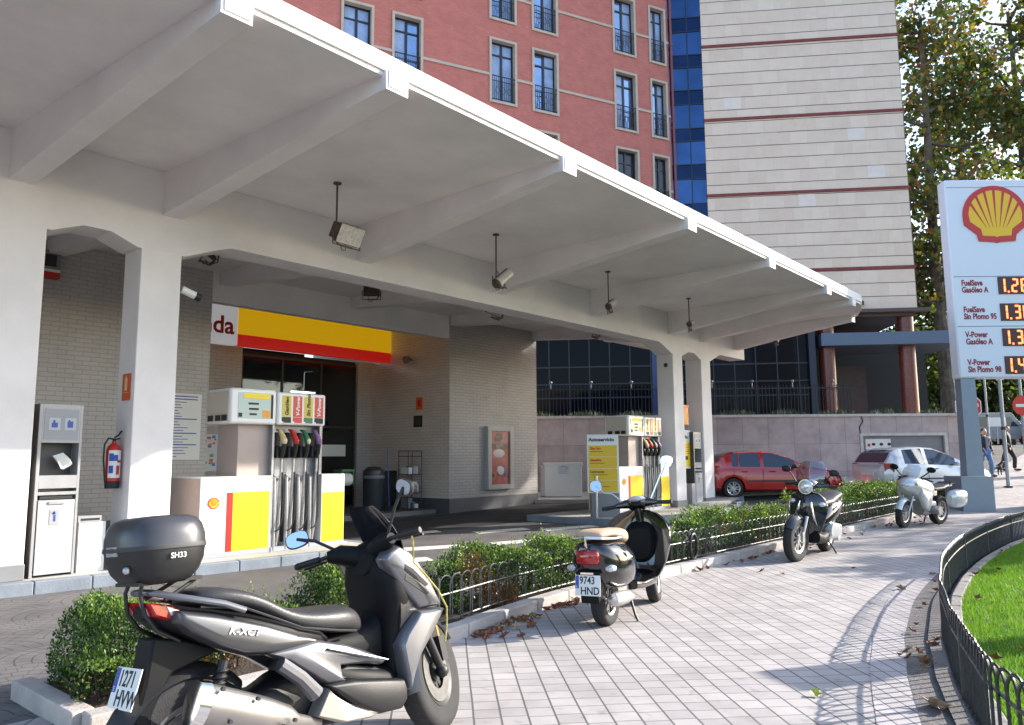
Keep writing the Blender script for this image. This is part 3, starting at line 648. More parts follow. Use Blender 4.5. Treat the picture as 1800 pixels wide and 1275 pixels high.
# ================================================================ hanging floodlights
flood_glass = mat('floodlight glass', (0.62, 0.58, 0.52), 0.15, var=0.3, vscale=20)
rust = mat('rusty lamp bracket', (0.12, 0.08, 0.055), 0.7, var=0.6, vscale=25)
def floodlight(label, x, y, ztop, L, yaw, tilt, s=1.0):
    s *= 0.68
    t = sthing('floodlight', label, 'floodlight', x, y, ztop-L, 'floodlights hanging under the canopy', yaw)
    mb = MB(); mb.cyl((0, 0, L-0.02), (0, 0, L), 0.06, n=12); mb.tube([(0, 0, L-0.02), (0, 0, 0.08), (0.02, 0, 0.02), (0.08, 0, 0), (0.34*s, 0, 0)], 0.014, 8); mb.build('stem', rust, t)
    w_, h_, d_ = 0.24*s, 0.16*s, 0.11*s
    if 'square' not in label:
        TT = Matrix.Translation((0.22*s, 0, 0.16)) @ Matrix.Rotation(-0.25-0.2*(len(label) % 3), 4, 'Y')
        mb = MB(); mb.T = TT; mb.cyl((-w_*1.3, 0, 0), (-w_*1.05, 0, 0), h_*0.55, h_*0.75, 14); mb.cyl((w_*1.15, 0, 0), (w_*1.35, 0, 0), h_*0.7, h_*0.35, 14); mb.lathe([(h_*0.78, -w_*1.05), (h_*0.78, w_*1.15)], axis='x', n=8, a0=-0.3, a1=math.pi*0.55); mb.build('lamp_head', rust, t)
        mb = MB(); mb.T = TT; mb.cyl((-w_*1.04, 0, 0), (w_*1.14, 0, 0), h_*0.72, n=16); mb.build('glass', flood_glass, t)
        mb = MB(); mb.tube([(-w_*0.5, 0, 0.16), (-w_*0.4, 0.02, 0.02), (0.05, 0, -0.03), (0.22*s, 0, -0.03), (0.3*s, 0, 0.03), (0.22*s, 0, 0.14)], 0.012, 6); mb.tube([(0.02, 0.03, 0.0), (0.05, 0.05, -0.07), (0.12, 0.04, -0.05), (0.14, 0.02, 0.1), (0.2, 0.03, 0.15)], 0.008, 6); mb.tube([(0.0, 0, 0.3), (0.06, 0.02, 0.26), (0.1, 0.0, 0.2)], 0.008, 6); mb.build('bracket', rust, t); return
    mb = MB(); mb.T = Matrix.Translation((0.22*s, 0, 0.2)) @ Matrix.Rotation(tilt, 4, 'X')
    mb.box(-w_, w_, d_*0.2, d_, -h_*0.8, h_*0.8); mb.ring([[(-w_, d_*0.2, -h_*.8), (w_, d_*.2, -h_*.8), (w_, d_*.2, h_*.8), (-w_, d_*.2, h_*.8)], [(-w_*1.1, -d_, -h_), (w_*1.1, -d_, -h_), (w_*1.1, -d_, h_), (-w_*1.1, -d_, h_)]], caps=False)
    for k in range(6): mb.box(-w_*0.9, w_*0.9, d_, d_+0.02, -h_*0.7+k*h_*0.26, -h_*0.7+k*h_*0.26+0.012)
    mb.build('lamp_head', rust, t, smooth=False)
    mb = MB(); mb.T = Matrix.Translation((0.22*s, 0, 0.2)) @ Matrix.Rotation(tilt, 4, 'X'); mb.box(-w_*1.05, w_*1.05, -d_-0.006, -d_+0.004, -h_*0.95, h_*0.95); mb.build('glass', flood_glass, t, smooth=False)
    mb = MB(); mb.tube([(0.22*s-w_*1.2, 0, 0.2), (0.22*s-w_*1.2, 0, 0.0), (0.22*s+w_*1.2, 0, 0.0), (0.22*s+w_*1.2, 0, 0.2)], 0.012, 6); mb.tube([(0.1, 0.02, 0.02), (0.14, 0.03, -0.06), (0.2, 0.02, -0.05), (0.2, 0.02, 0.1)], 0.008, 6); mb.build('bracket', rust, t)
# ================================================================ emblem (scallop)
def scallop(t, w_, y=0.0, z0=0.0, parts=True, d=0.012):
    # centred on x=0, base at z0, facing -y; red outline and yellow fan
    s = w_/2.0
    def outl(k):
        pts = [(-0.56*k, 0.0), (-0.60*k, 0.20+0.0*k)]
        pts += [(-0.98*k, 0.52)]
        for a in fr(math.pi*1.02, -math.pi*0.02, 26): pts.append((1.0*k*math.cos(a), 0.80+1.0*k*math.sin(a)*0.98))
        pts += [(0.98*k, 0.52), (0.60*k, 0.20), (0.56*k, 0.0), (0.1, -0.03), (0, -0.06), (-0.1, -0.03)]
        return pts
    mb = MB(); mb.prism([(p[0]*s, z0+p[1]*s) for p in outl(1.0)], y-d, y, 'y'); mb.build('emblem', redp, t, smooth=False)
    inner = [(-0.44, 0.17), (-0.48, 0.38), (-0.80, 0.62)]
    for a in fr(math.pi*0.98, math.pi*0.02, 24): inner.append((0.83*math.cos(a), 0.80+0.83*math.sin(a)))
    inner += [(0.80, 0.62), (0.48, 0.38), (0.44, 0.17), (0.07, 0.15), (0, 0.12), (-0.07, 0.15)]
    mb = MB(); mb.prism([(p[0]*s, z0+p[1]*s) for p in inner], y-d-0.004, y-d, 'y', 0)
    for k in range(-3, 4):
        a = math.pi/2-k*0.36; r0, r1 = 0.35, 0.86
        if abs(k) == 3: r0 = 0.5
        bx, bz = 0.10*k, 0.42
        ex, ez = 0.84*math.cos(a), 0.80+0.84*math.sin(a)
        dx, dz = ex-bx, ez-bz; L_ = math.hypot(dx, dz); nx, nz = -dz/L_, dx/L_
        mb.prism([((bx-nx*.004)*s, z0+(bz-nz*.004)*s), ((bx+nx*.004)*s, z0+(bz+nz*.004)*s), ((ex+nx*.042)*s, z0+(ez+nz*.042)*s), ((ex-nx*.042)*s, z0+(ez-nz*.042)*s)], y-d-0.007, y-d-0.0045, 'y', 1)
    mb.build('emblem_fan', [mat('emblem yellow', (0.85, 0.50, 0.01), 0.4), redp], t, smooth=False)
# ================================================================ PUMPS
screen = mat('display glass', (0.35, 0.48, 0.48), 0.15)
bay_m = mat('nozzle bay steel', (0.33, 0.33, 0.35), 0.45, metal=0.6, var=0.2, vscale=10)
hose_m = mat('braided hose sleeve', (0.42, 0.41, 0.41), 0.4, metal=0.5, var=0.3, vscale=40)
side_m = mat('pump side enamel', (0.42, 0.34, 0.31), 0.5, var=0.1)
def pump(label, x, y):
    t = sthing('fuel_pump', label, 'fuel pump', x, y, 0.149, 'fuel pumps on the island')
    D = 0.95
    mb = MB(); mb.box(0, 1.12, 0, D, 0.07, 1.15, 0); mb.box(-0.006, 0.0, 0.02, D-0.02, 0.07, 1.13, 3)
    mb.box(0.40, 0.50, -0.003, 0.0, 0.07, 0.92, 1); mb.box(0.50, 1.105, -0.003, 0.0, 0.07, 0.92, 2)
    mb.build('cabinet', [white_gloss, redp, yellowp, side_m], t, smooth=False, bevel=0.012)
    mb = MB(); mb.box(2.05, 2.50, 0, D, 0.07, 1.15, 0); mb.box(2.06, 2.495, -0.003, 0.0, 0.07, 0.86, 1); mb.build('cabinet', [white_gloss, yellowp], t, smooth=False, bevel=0.012)
    mb = MB(); mb.box(-0.01, 2.51, 0.0, D, 0.0, 0.07); mb.build('base', mat('pump base', (0.3, 0.32, 0.36), 0.6), t, smooth=False)
    # nozzle bay
    mb = MB(); mb.box(1.12, 2.05, 0.16, 0.75, 0.0, 1.94, 0); mb.box(1.12, 1.155, 0.0, 0.16, 0.0, 1.94, 0); mb.box(2.0, 2.05, 0.02, 0.16, 1.15, 1.94, 0)
    for k in range(4):
        xx = 1.19+k*0.215; mb.box(xx, xx+0.085, 0.145, 0.162, 0.12, 1.12, 1)
    mb.build('nozzle_bay', [bay_m, blackp], t, smooth=False)
    mb = MB(); mb.box(0.60, 1.12, 0.10, 0.70, 1.15, 1.94); mb.build('neck', side_m, t, smooth=False)
    # heads
    mb = MB(); mb.box(0.37, 1.14, -0.06, 0.66, 1.93, 2.46, 0); mb.build('display_head', [white_gloss], t, bevel=0.03)
    mb = MB(); mb.box(0.364, 0.37, 0.0, 0.62, 1.97, 2.42, 0)
    for k, a in enumerate((0.02, 0.2, 0.42)): mb.box(0.345, 0.364, a+0.0, a+0.13, 1.975, 2.06, 1)
    mb.build('side_panel', [cream, blackp], t, smooth=False)
    mb = MB(); mb.box(0.49, 1.08, -0.064, -0.06, 2.01, 2.40, 0); mb.box(0.58, 1.02, -0.068, -0.064, 2.31, 2.39, 1)
    for k in range(3): mb.box(0.66+0.01*k, 0.83-0.03*(k == 2), -0.068, -0.064, 2.22-k*0.08, 2.25-k*0.08, 2)
    mb.box(0.90, 1.02, -0.069, -0.064, 2.03, 2.14, 3); mb.box(0.50, 0.56, -0.068, -0.064, 2.03, 2.09, 2); mb.box(1.04, 1.075, -0.068, -0.064, 2.02, 2.38, 2)
    mb.build('display', [screen, yellowp, blackp, mat('sticker orange', (0.8, 0.35, 0.03), 0.5)], t, smooth=False)
    mb = MB(); mb.box(1.16, 2.05, -0.06, 0.66, 1.93, 2.44, 0); mb.build('grade_head', [white_gloss], t, bevel=0.03)
    for k, (c1, c2, wd) in enumerate([(0, 2, 'Gasóleo'), (1, 1, 'V-Power'), (0, 3, 'Sin Plomo'), (1, 2, 'V-Power')]):
        xx = 1.235+k*0.20
        mb = MB(); mb.box(xx, xx+0.165, -0.064, -0.06, 2.06, 2.39, c1); mb.box(xx, xx+0.165, -0.064, -0.06, 1.985, 2.055, c2); mb.box(xx+0.03, xx+0.165, -0.065, -0.0601, 1.965, 1.99, c2)
        put_text(mb, wd, 0.088, (xx+0.115, -0.066, 2.075), (0, 0, 1), (-1, 0, 0), 4 if c1 else 2, depth=0.001, shear=0.2, bold=0.003)
        mb.build('grade_card', [mat('card yellow', (0.62, 0.50, 0.08), 0.5), redp, blackp, greenp, paper], t, smooth=False)
    cols4 = [mat('nozzle tan', (0.6, 0.45, 0.2), 0.4), redp, greenp, mat('nozzle violet', (0.25, 0.12, 0.25), 0.4)]
    for k in range(4):
        xx = 1.27+k*0.215
        mb = MB(); mb.box(xx-0.06, xx+0.05, 0.02, 0.16, 1.42, 1.60); mb.box(xx-0.05, xx+0.04, 0.08, 0.16, 1.6, 1.82); mb.build('holster', black_pl, t, smooth=False, bevel=0.01)
        mb = MB(); mb.tube([(xx-0.01, 0.10, 1.86), (xx, 0.03, 1.84), (xx+0.02, -0.03, 1.74), (xx+0.03, -0.05, 1.64)], [0.018, 0.03, 0.045, 0.04], 10, 0)
        mb.ball((xx+0.035, -0.06, 1.68), 0.045, 1, 10, (0.9, 0.8, 1.2)); mb.tube([(xx+0.03, -0.05, 1.64), (xx+0.03, -0.02, 1.5), (xx+0.02, 0.0, 1.42)], [0.035, 0.035, 0.03], 10, 2)
        mb.build('nozzle', [cols4[k], mat('nozzle tip', (0.7, 0.6, 0.4), 0.3) if k in (0, 2) else cols4[k], black_pl], t)
        mb = MB(); mb.tube([(xx+0.02, 0.0, 1.44), (xx+0.015, 0.0, 1.2), (xx+0.01, 0.01, 0.8), (xx, 0.02, 0.35), (xx-0.01, 0.06, 0.1), (xx-0.01, 0.1, 0.02)], [0.02, 0.02, 0.028, 0.03, 0.03, 0.03], 8)
        mb.tube([(xx-0.075, 0.02, 0.02), (xx-0.08, 0.01, 0.5), (xx-0.08, 0.03, 1.1), (xx-0.05, 0.1, 1.15)], 0.028, 8)
        mb.build('hose', hose_m, t)
        mb = MB(); mb.tube([(xx+0.035, -0.02, 1.2), (xx+0.05, -0.03, 0.85), (xx+0.03, -0.06, 0.5), (xx-0.03, -0.06, 0.33), (xx-0.07, 0.0, 0.3)], 0.011, 6); mb.build('cable', black_pl, t)
    e = thing('badge', '', '', (0.2, -0.002, 0.70)); del e['label']; del e['category']; e.parent = t; scallop(e, 0.18, 0.0, 0.0, d=0.004)
    return t
pump('near white and yellow fuel pump, partly behind the grey maxi scooter', 5.45, 10.52)
pump('far white and yellow fuel pump beside the right pair of columns', 16.35, 10.5)
# ================================================================ ISLAND FURNITURE
unit_m = mat('service unit grey', (0.36, 0.36, 0.37), 0.45, metal=0.2, var=0.12, vscale=4); unit_d = mat('service unit side', (0.06, 0.055, 0.055), 0.45)
def service_unit(label, x, y, s=1.0):
    t = sthing('service_unit', label, 'waste bin', x, y, 0.149, 'forecourt service units'); w_ = 0.50; H_ = 2.1
    mb = MB(); mb.box(0.003, w_, 0.22, 0.5, 0, H_, 0); mb.box(-0.004, 0.003, 0.0, 0.5, 0, H_, 1); mb.box(0.003, 0.04, 0.0, 0.22, 0, H_, 0); mb.box(w_-0.03, w_, 0, 0.22, 0, H_, 0)
    mb.box(0.04, w_-0.03, 0.0, 0.22, 1.62, H_, 0); mb.box(0.04, w_-0.03, 0.0, 0.22, 1.06, 1.22, 0); mb.box(0.04, w_-0.03, 0, 0.22, 0.98, 1.02, 0); mb.build('housing', [unit_m, unit_d], t, smooth=False, bevel=0.006)
    mb = MB(); mb.box(0.05, w_-0.04, 0.21, 0.219, 1.22, 1.62); mb.build('recess', unit_d, t, smooth=False)
    mb = MB(); mb.box(0.06, w_-0.05, -0.004, 0.0, 1.66, 2.04, 0); mb.box(0.11, 0.24, -0.007, -0.004, 1.78, 1.93, 1); mb.box(0.29, 0.42, -0.007, -0.004, 1.78, 1.93, 1)
    mb.box(0.14, 0.21, -0.009, -0.007, 1.81, 1.87, 2); mb.box(0.155, 0.18, -0.009, -0.007, 1.87, 1.9, 2); mb.box(0.32, 0.385, -0.009, -0.007, 1.81, 1.89, 2); mb.box(0.33, 0.35, -0.009, -0.007, 1.89, 1.905, 2); mb.build('pictogram_panel', [mat('panel grey', (0.27, 0.28, 0.31), 0.4), mat('panel pale', (0.4, 0.42, 0.46), 0.4), bluep], t, smooth=False)
    mb = MB(); mb.box(0.05, w_-0.04, -0.01, 0.2, 0.03, 0.92, 0); mb.box(0.16, 0.34, -0.025, -0.01, 0.87, 0.9, 1); mb.box(0.18, 0.29, -0.014, -0.01, 0.62, 0.8, 1); mb.box(0.225, 0.25, -0.016, -0.014, 0.66, 0.74, 2); mb.ball((0.237, -0.016, 0.765), 0.018, 2, 8)
    mb.build('flap_door', [mat('bin door', (0.42, 0.42, 0.43), 0.4, var=0.1), unit_m, bluep], t, smooth=False, bevel=0.004)
    mb = MB(); mb.box(0.07, w_-0.06, 0.02, 0.2, 0.93, 0.975, 0); mb.build('opening', blackp, t, smooth=False)
    return t
u1 = service_unit('grey service tower with paper towels, pictograms and bin, beside the near left column', 3.33, 10.5)
mb = MB(); mb.ring([[(0.2, 0.08, 1.46), (0.3, 0.02, 1.5), (0.4, 0.06, 1.42), (0.28, 0.1, 1.36)], [(0.24, 0.05, 1.42), (0.33, 0.0, 1.46), (0.42, 0.03, 1.36), (0.3, 0.06, 1.3)], [(0.3, 0.06, 1.36), (0.34, 0.03, 1.38), (0.38, 0.05, 1.32), (0.33, 0.07, 1.29)]]); mb.build('paper_towel', paper, u1)
service_unit('slim grey service tower between the far pair of columns', 20.25, 10.46)
t = sthing('air_water_box', 'low white box with a slotted grey top beside the grey service tower', 'box', 3.86, 10.55, 0.149)
mb = MB(); mb.box(0.02, 0.34, 0, 0.4, 0, 0.62, 0); mb.box(0.0, 0.28, -0.01, 0.4, 0.62, 0.70, 1); mb.box(0.03, 0.26, -0.012, -0.01, 0.64, 0.67, 2); mb.build('housing', [white_gloss, unit_m, blackp], t, smooth=False, bevel=0.008)
t = sthing('water_can_box', 'small grey box standing on the island between the far columns', 'box', 19.85, 10.35, 0.149); mb = MB(); mb.box(0, 0.2, 0, 0.4, 0, 0.6); mb.box(-0.01, 0.21, -0.01, 0.41, 0.6, 0.63); mb.build('housing', unit_m, t, smooth=False, bevel=0.01)
# extinguisher on left face of column 2 (plane x=4.40)
def extinguisher(label, x, y, z):
    t = sthing('fire_extinguisher', label, 'extinguisher', x, y, z)
    mb = MB(); mb.lathe([(0.001, 0), (0.085, 0), (0.09, 0.04), (0.09, 0.10)], n=20, mi=1); mb.lathe([(0.0905, 0.10), (0.09, 0.50), (0.07, 0.56), (0.03, 0.59), (0.025, 0.62), (0.001, 0.62)], n=20, mi=0); mb.build('cylinder', [redp, black_pl], t)
    mb = MB()
    for a0, a1, z0, z1, mi in [(-2.6, -0.6, 0.14, 0.5, 0), (-2.5, -1.9, 0.2, 0.3, 1), (-1.9, -1.3, 0.36, 0.44, 1), (-2.5, -1.9, 0.36, 0.46, 1), (-1.5, -1.0, 0.18, 0.3, 2), (-1.4, -0.7, 0.34, 0.37, 2)]:
        r_ = 0.0915+0.0005*mi+ (0.0005 if mi else 0)
        mb.lathe([(r_, z0), (r_, z1)], n=8, a0=a0, a1=a1, mi=mi)
    mb.build('label_sleeve', [paper, bluep, redp], t)
    mb = MB(); mb.cyl((0, 0, 0.6), (0, 0, 0.66), 0.02, n=10); mb.tube([(0, 0, 0.67), (0.04, -0.03, 0.70), (0.07, -0.05, 0.76)], 0.012, 6); mb.tube([(0, 0, 0.64), (0.06, -0.04, 0.66)], 0.01, 6); mb.build('valve', black_pl, t)
    mb = MB(); mb.tube([(-0.02, 0, 0.65), (-0.08, -0.02, 0.66), (-0.13, -0.03, 0.58), (-0.135, -0.03, 0.4), (-0.115, -0.03, 0.2), (-0.1, -0.03, 0.08)], 0.012, 8); mb.build('hose', black_pl, t)
extinguisher('red fire extinguisher with blue and white label hung on the second column', 4.29, 10.66, 1.18)
t = sthing('fire_sign', 'orange red fire extinguisher sign on the left face of the second column', 'sign', 4.398, 10.62, 2.35)
mb = MB(); mb.box(-0.012, 0, -0.12, 0.12, 0, 0.36, 0); mb.box(-0.015, -0.012, -0.03, 0.04, 0.13, 0.30, 1); mb.box(-0.015, -0.012, 0.0, 0.02, 0.30, 0.33, 1); mb.box(-0.0145, -0.012, -0.1, 0.1, 0.10, 0.105, 1); mb.build('board', [mat('fire sign', (0.62, 0.09, 0.02), 0.5), mat('sign cream', (0.8, 0.6, 0.3), 0.5)], t, smooth=False)
# notices on far column pair
t = plate_sign('tariff_notice', 'white and yellow tariff notice on a grey backing between the far columns', 'notice', 20.0, 10.88, 1.2, 0.55, 1.1, paper, None, None, 0, d=0.3)
mb = MB(); mb.box(-0.24, 0.24, -0.304, -0.301, 0.06, 0.75, 0); mb.box(-0.2, 0.1, -0.308, -0.304, 0.25, 0.36, 1); put_text(mb, 'Tarifas', 0.13, (-0.22, -0.303, 0.86), (1, 0, 0), (0, 0, 1), 2, bold=0.003)
for k in range(5): mb.box(-0.2, 0.18, -0.307, -0.304, 0.42+k*0.06, 0.44+k*0.06, 2 if k % 2 else 3)
mb.build('print', [yellowp, blackp, blackp, redp], t, smooth=False)
t = sthing('orange_box', 'orange box mounted above the tariff notice on the far columns', 'box', 19.98, 10.7, 2.45); mb = MB(); mb.box(-0.2, 0.2, -0.15, 0.15, 0, 0.55, 0); mb.box(-0.21, 0.21, -0.16, 0.16, 0.5, 0.57, 1); mb.build('housing', [mat('orange box', (0.75, 0.28, 0.02), 0.5), orangep], t, smooth=False, bevel=0.01)
# ---- self service price board behind the far pump, box by the wall
def gz(X, Y): return g(X, Y)
t = thing('price_board', 'standing white and yellow board headed Autoservicio to the left of the far pump', 'sign board', (2.14, 18.3, 0.149), 0.05)
mb = MB(); mb.box(-0.38, 0.38, -0.05, 0.05, 0.55, 1.93, 0); mb.box(-0.30, 0.36, -0.12, 0.12, 0, 0.55, 1); mb.build('board', [paper, grey_m], t, smooth=False, bevel=0.01)
mb = MB()
for k in range(4): mb.box(-0.34, 0.34, -0.056, -0.051, 0.58+k*0.275, 0.58+k*0.275+0.265)
mb.build('yellow_panels', mat('panel yellow', (0.7, 0.46, 0.02), 0.5), t, smooth=False)
mb = MB(); put_text(mb, 'Autoservicio', 0.118, (-0.335, -0.053, 1.77), (1, 0, 0), (0, 0, 1), 0, bold=0.004)
for k in range(4): put_text(mb, ['Gasóleo', 'Gasolina', 'Lubricante', 'Lavado'][k], 0.078, (-0.31, -0.058, 1.575-k*0.275), (1, 0, 0), (0, 0, 1), 1 if k < 2 else 2, bold=0.003); mb.box(-0.31, 0.0+0.05*k, -0.058, -0.056, 1.52-k*0.275, 1.535-k*0.275, 2)
mb.build('lettering', [blackp, redp, mat('brown print', (0.2, 0.12, 0.02), 0.5)], t, smooth=False)
t = thing('utility_box', 'white lidded utility box on the pavement by the stone wall right of the shop', 'box', (1.55, 25.6, g(1.55, 25.6)+0.13), 0.0)
mb = MB(); mb.box(-0.5, 0.72, -0.3, 0.3, 0.0, 1.02, 0); mb.box(-0.53, 0.75, -0.33, 0.33, 1.02, 1.1, 0); mb.box(-0.62, -0.5, -0.3, 0.3, 0.02, 1.0, 1); mb.build('housing', [white_gloss, mat('box grey', (0.5, 0.5, 0.5), 0.5)], t, smooth=False, bevel=0.01)
mb = MB()
for k in range(7): mb.box(-0.05+random.uniform(-.08, .05), 0.2+random.uniform(0, .12), -0.304, -0.301, 0.75+k*0.035, 0.757+k*0.035)
mb.tube([(0.0, -0.303, 0.95), (0.12, -0.303, 1.0), (0.25, -0.303, 0.93), (0.2, -0.303, 0.86)], 0.006, 5); mb.build('scrawl', bluep, t, smooth=False)
t = sthing('metal_post', 'thin grey metal post standing near the left end of the far pump', 'post', 14.95, 10.25, 0.14); mb = MB(); mb.cyl((0, 0, 0), (0, 0, 0.95), 0.035, n=12); mb.cyl((0, 0, 0.95), (0, 0, 0.97), 0.045, n=12); mb.build('tube', steel, t)
# floodlights
FL = [('large square floodlight on a bent stem, nearest in front of the girder', 6.53, 8.95, 5.57, 0.92, 0.1, 0.5, 1.35), ('tubular floodlight tilted up on a bent stem, second in front of the girder', 10.02, 8.95, 5.57, 0.95, 0.0, 1.2, 1.2),
      ('floodlight with curled bracket hanging third in front of the girder', 13.74, 9.0, 5.57, 0.87, 0.2, 0.9, 1.0), ('small spidery floodlight hanging left of the far columns rib', 17.53, 9.05, 5.57, 0.8, 0.2, 0.9, 0.9), ('floodlight on a thin hooked stem under the rounded canopy end', 23.3, 9.1, 5.57, 0.55, 0.0, 1.0, 1.0),
      ('floodlight behind the girder just above the first security camera', 6.6, 12.65, 5.57, 0.55, 2.9, 0.2, 1.1), ('square floodlight behind the girder above the yellow shop sign', 10.4, 12.7, 5.57, 0.62, 2.4, 0.1, 1.0), ('floodlight behind the girder in front of the white brick corner', 14.35, 12.7, 5.57, 0.5, 2.9, 0.3, 1.2), ('floodlight behind the girder near the rear edge beam of the canopy', 18.62, 12.6, 5.57, 0.5, 2.9, 0.5, 1.1)]
for a in FL: floodlight(*a)
# ================================================================ STONE WALL AND BUILDINGS BEHIND
def wstone(name, c1, c2, mo, bw, bh, **k): return brickmat(name, c1, c2, mo, bw, bh, off=0.0, plane='XZ', **k)
purple = wstone('mauve stone cladding', (0.43, 0.345, 0.34), (0.53, 0.435, 0.43), (0.22, 0.17, 0.17), 0.92, 0.98, ms=0.006, rough=0.7, var=0.3, bump=0.2)
cap_m = mat('pale coping', (0.6, 0.56, 0.53), 0.7, var=0.2, vscale=4)
W0 = 27.6
def wthing(name, label, cat, x, y, z=0, r=0.0, group=None): return thing(name, label, cat, (x, y, z), r, group)
t = wthing('stone_wall', 'long mauve stone retaining wall with pale coping behind the parked cars', 'wall', 0, W0)
t.rotation_euler.z = -0.008
mb = MB(); mb.box(-3, 12.55, 0, 0.35, -0.4, 2.93); mb.box(15.5, 16.1, 0, 0.35, -0.4, 2.93); mb.box(12.55, 15.5, 0, 0.35, 2.25, 2.93); mb.box(15.75, 16.1, 0.35, 6.5, -0.4, 2.93); mb.build('wall', purple, t, smooth=False)
mb = MB(); mb.box(-3, 16.14, -0.05, 0.40, 2.93, 3.02); mb.box(15.7, 16.14, 0.4, 6.5, 2.93, 3.02); mb.build('coping', cap_m, t, smooth=False)
mb = MB(); mb.box(12.47, 12.57, -0.03, 0.1, 0.2, 2.33); mb.box(15.48, 15.58, -0.03, 0.1, 0.2, 2.33); mb.box(12.57, 15.48, -0.03, 0.1, 2.23, 2.33); mb.build('door_frame', cap_m, t, smooth=False)
mb = MB(); mb.box(12.57, 15.48, 0.12, 0.2, -0.3, 2.25); 
for k in range(16): mb.box(12.59, 15.46, 0.105, 0.12, 0.1+k*0.135, 0.22+k*0.135)
d = mb.build('garage_door', mat('garage grey', (0.25, 0.24, 0.26), 0.5, var=0.15), t, smooth=False)
mb = MB(); mb.box(12.7, 13.6, 0.08, 0.104, 1.75, 2.12, 0)
for k in range(3): mb.ball((12.98+k*0.28, 0.08, 1.93), 0.07, 1, 8, (1, 0.1, 0.8))
mb.box(12.76, 12.86, 0.07, 0.08, 1.85, 1.95, 2); mb.build('door_sign', [paper, blackp, redp], t, smooth=False)
mb = MB(); mb.tube([(12.5, -0.02, 2.3), (12.47, -0.02, 2.55), (12.6, -0.03, 2.75), (12.56, -0.03, 2.93)], 0.018, 6); mb.build('cable', blackp, t)
# terrace behind wall
mb = MB(); mb.box(-12, 15.8, 27.95, 60, 2.2, 2.78); struct(mb.build('terrace_ground', soil))
# terrace plants : one strip of strap leaved ground cover
pl_m = mat('strap leaves', (0.05, 0.09, 0.035), 0.55, var=0.5, vscale=9); pl_m2 = mat('pale strap leaves', (0.13, 0.17, 0.08), 0.55, var=0.4, vscale=9)
mb = MB()
for k in range(5200):
    x = random.uniform(-2.6, 15.9); y = random.uniform(28.05, 28.8)
    h_ = random.uniform(0.15, 0.42)*(0.7+0.6*abs(math.sin(x*1.7))); a = random.uniform(0, 6.28); l = random.uniform(0.02, 0.16)
    dx, dy = math.cos(a), math.sin(a); wv = 0.012
    b0 = (x, y, 2.78); b1 = (x+dy*wv*2, y-dx*wv*2, 2.78)
    mb.add([b0, b1, (x+dx*l*0.5+dy*wv, y+dy*l*0.5-dx*wv, 2.78+h_*0.75), (x+dx*l, y+dy*l, 2.78+h_)], [(0, 1, 2), (0, 2, 3)], 1 if random.random() < 0.35 else 0)
tag(mb.build('ground_cover', [pl_m, pl_m2], smooth=False), 'strappy dark green ground cover along the top of the mauve wall', 'plants', kind='stuff')
# terrace railing
iron_black = mat('black railing iron', (0.012, 0.013, 0.016), 0.5)
t = wthing('terrace_railing', 'tall black iron railing with small globe lamps on the terrace above the wall', 'railing', 0, 28.95, 2.78)
mb = MB(); x = -2.5
while x < 12.9: mb.box(x, x+0.02, 0, 0.02, 0.0, 1.45); x += 0.135
mb.box(-2.5, 12.9, -0.01, 0.03, 0.12, 0.16); mb.box(-2.5, 12.9, -0.01, 0.03, 1.3, 1.34); mb.build('bars', iron_black, t, smooth=False)
for x in fr(-1.6, 12.2, 9):
    mb = MB(); mb.cyl((x, -0.03, 1.34), (x, -0.03, 1.52), 0.02, n=6); mb.ball((x, -0.03, 1.58), 0.065, n=10); mb.build('globe_lamp', mat('globe', (0.12, 0.12, 0.12), 0.3), t)
# ---- tower
stone = brickmat('pale stone slabs', (0.78, 0.60, 0.475), (0.84, 0.67, 0.54), (0.70, 0.54, 0.43), 0.82, 0.64, ms=0.006, off=0.5, rough=0.75, plane='XZ', var=0.08, bump=0.1, wob=0.02, course=(0.022, (0.20, 0.15, 0.13)))
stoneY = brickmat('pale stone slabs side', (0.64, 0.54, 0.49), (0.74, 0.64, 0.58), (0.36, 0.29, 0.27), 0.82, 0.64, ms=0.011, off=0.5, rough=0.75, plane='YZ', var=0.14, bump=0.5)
patch_m = mat('replaced slab', (0.85, 0.72, 0.64), 0.7, var=0.08); patch2 = mat('yellowed slab', (0.80, 0.63, 0.49), 0.7, var=0.1)
band_m = mat('red sandstone band', (0.26, 0.055, 0.05), 0.7, var=0.3); pil_m = mat('polished red granite', (0.20, 0.045, 0.035), 0.3, var=0.5, vscale=12)
dkgl = mat('smoked glass', (0.003, 0.004, 0.008), 0.05, spec=0.08); mull = mat('mullion', (0.025, 0.03, 0.045), 0.4, metal=0.4)
glow = mat('sky blue mirror glass', (0.055, 0.12, 0.27), 0.06, metal=0.85, var=0.35, vscale=0.5); glow2 = mat('dark blue spandrel glass', (0.015, 0.035, 0.09), 0.12, metal=0.8, var=0.3, vscale=0.6)
tw = wthing('stone_tower', 'pale stone clad office tower with thin red bands standing over dark glass and red pillars', 'building', 18.95, 35.0, 0, rad(-6.5))
mb = MB()
zz = [8.3, 10.32, 14.19, 18.06, 21.93, 25.8, 29.67, 33.5]
mb.box(-9.38, 0, 0, 16, 8.3, 33.5)
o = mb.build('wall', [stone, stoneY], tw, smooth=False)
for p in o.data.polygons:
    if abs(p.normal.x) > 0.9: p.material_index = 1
mb = MB()
for z in zz[1:-1]: mb.box(-9.4, 0.05, -0.05, 16, z-0.07, z+0.07)
mb.build('band', band_m, tw, smooth=False)
mb = MB()
for k in range(18):
    r_ = random.randrange(0, 34); z = 8.32+r_*0.64
    x = -9.2+random.randrange(11)*0.82
    if any(abs(z+0.3-b) < 0.42 for b in zz): continue
    mb.box(x, min(x+0.8, -0.02), -0.006-0.0003*k, 0.0, z+0.02, z+0.62, random.choice((0, 0, 1)))
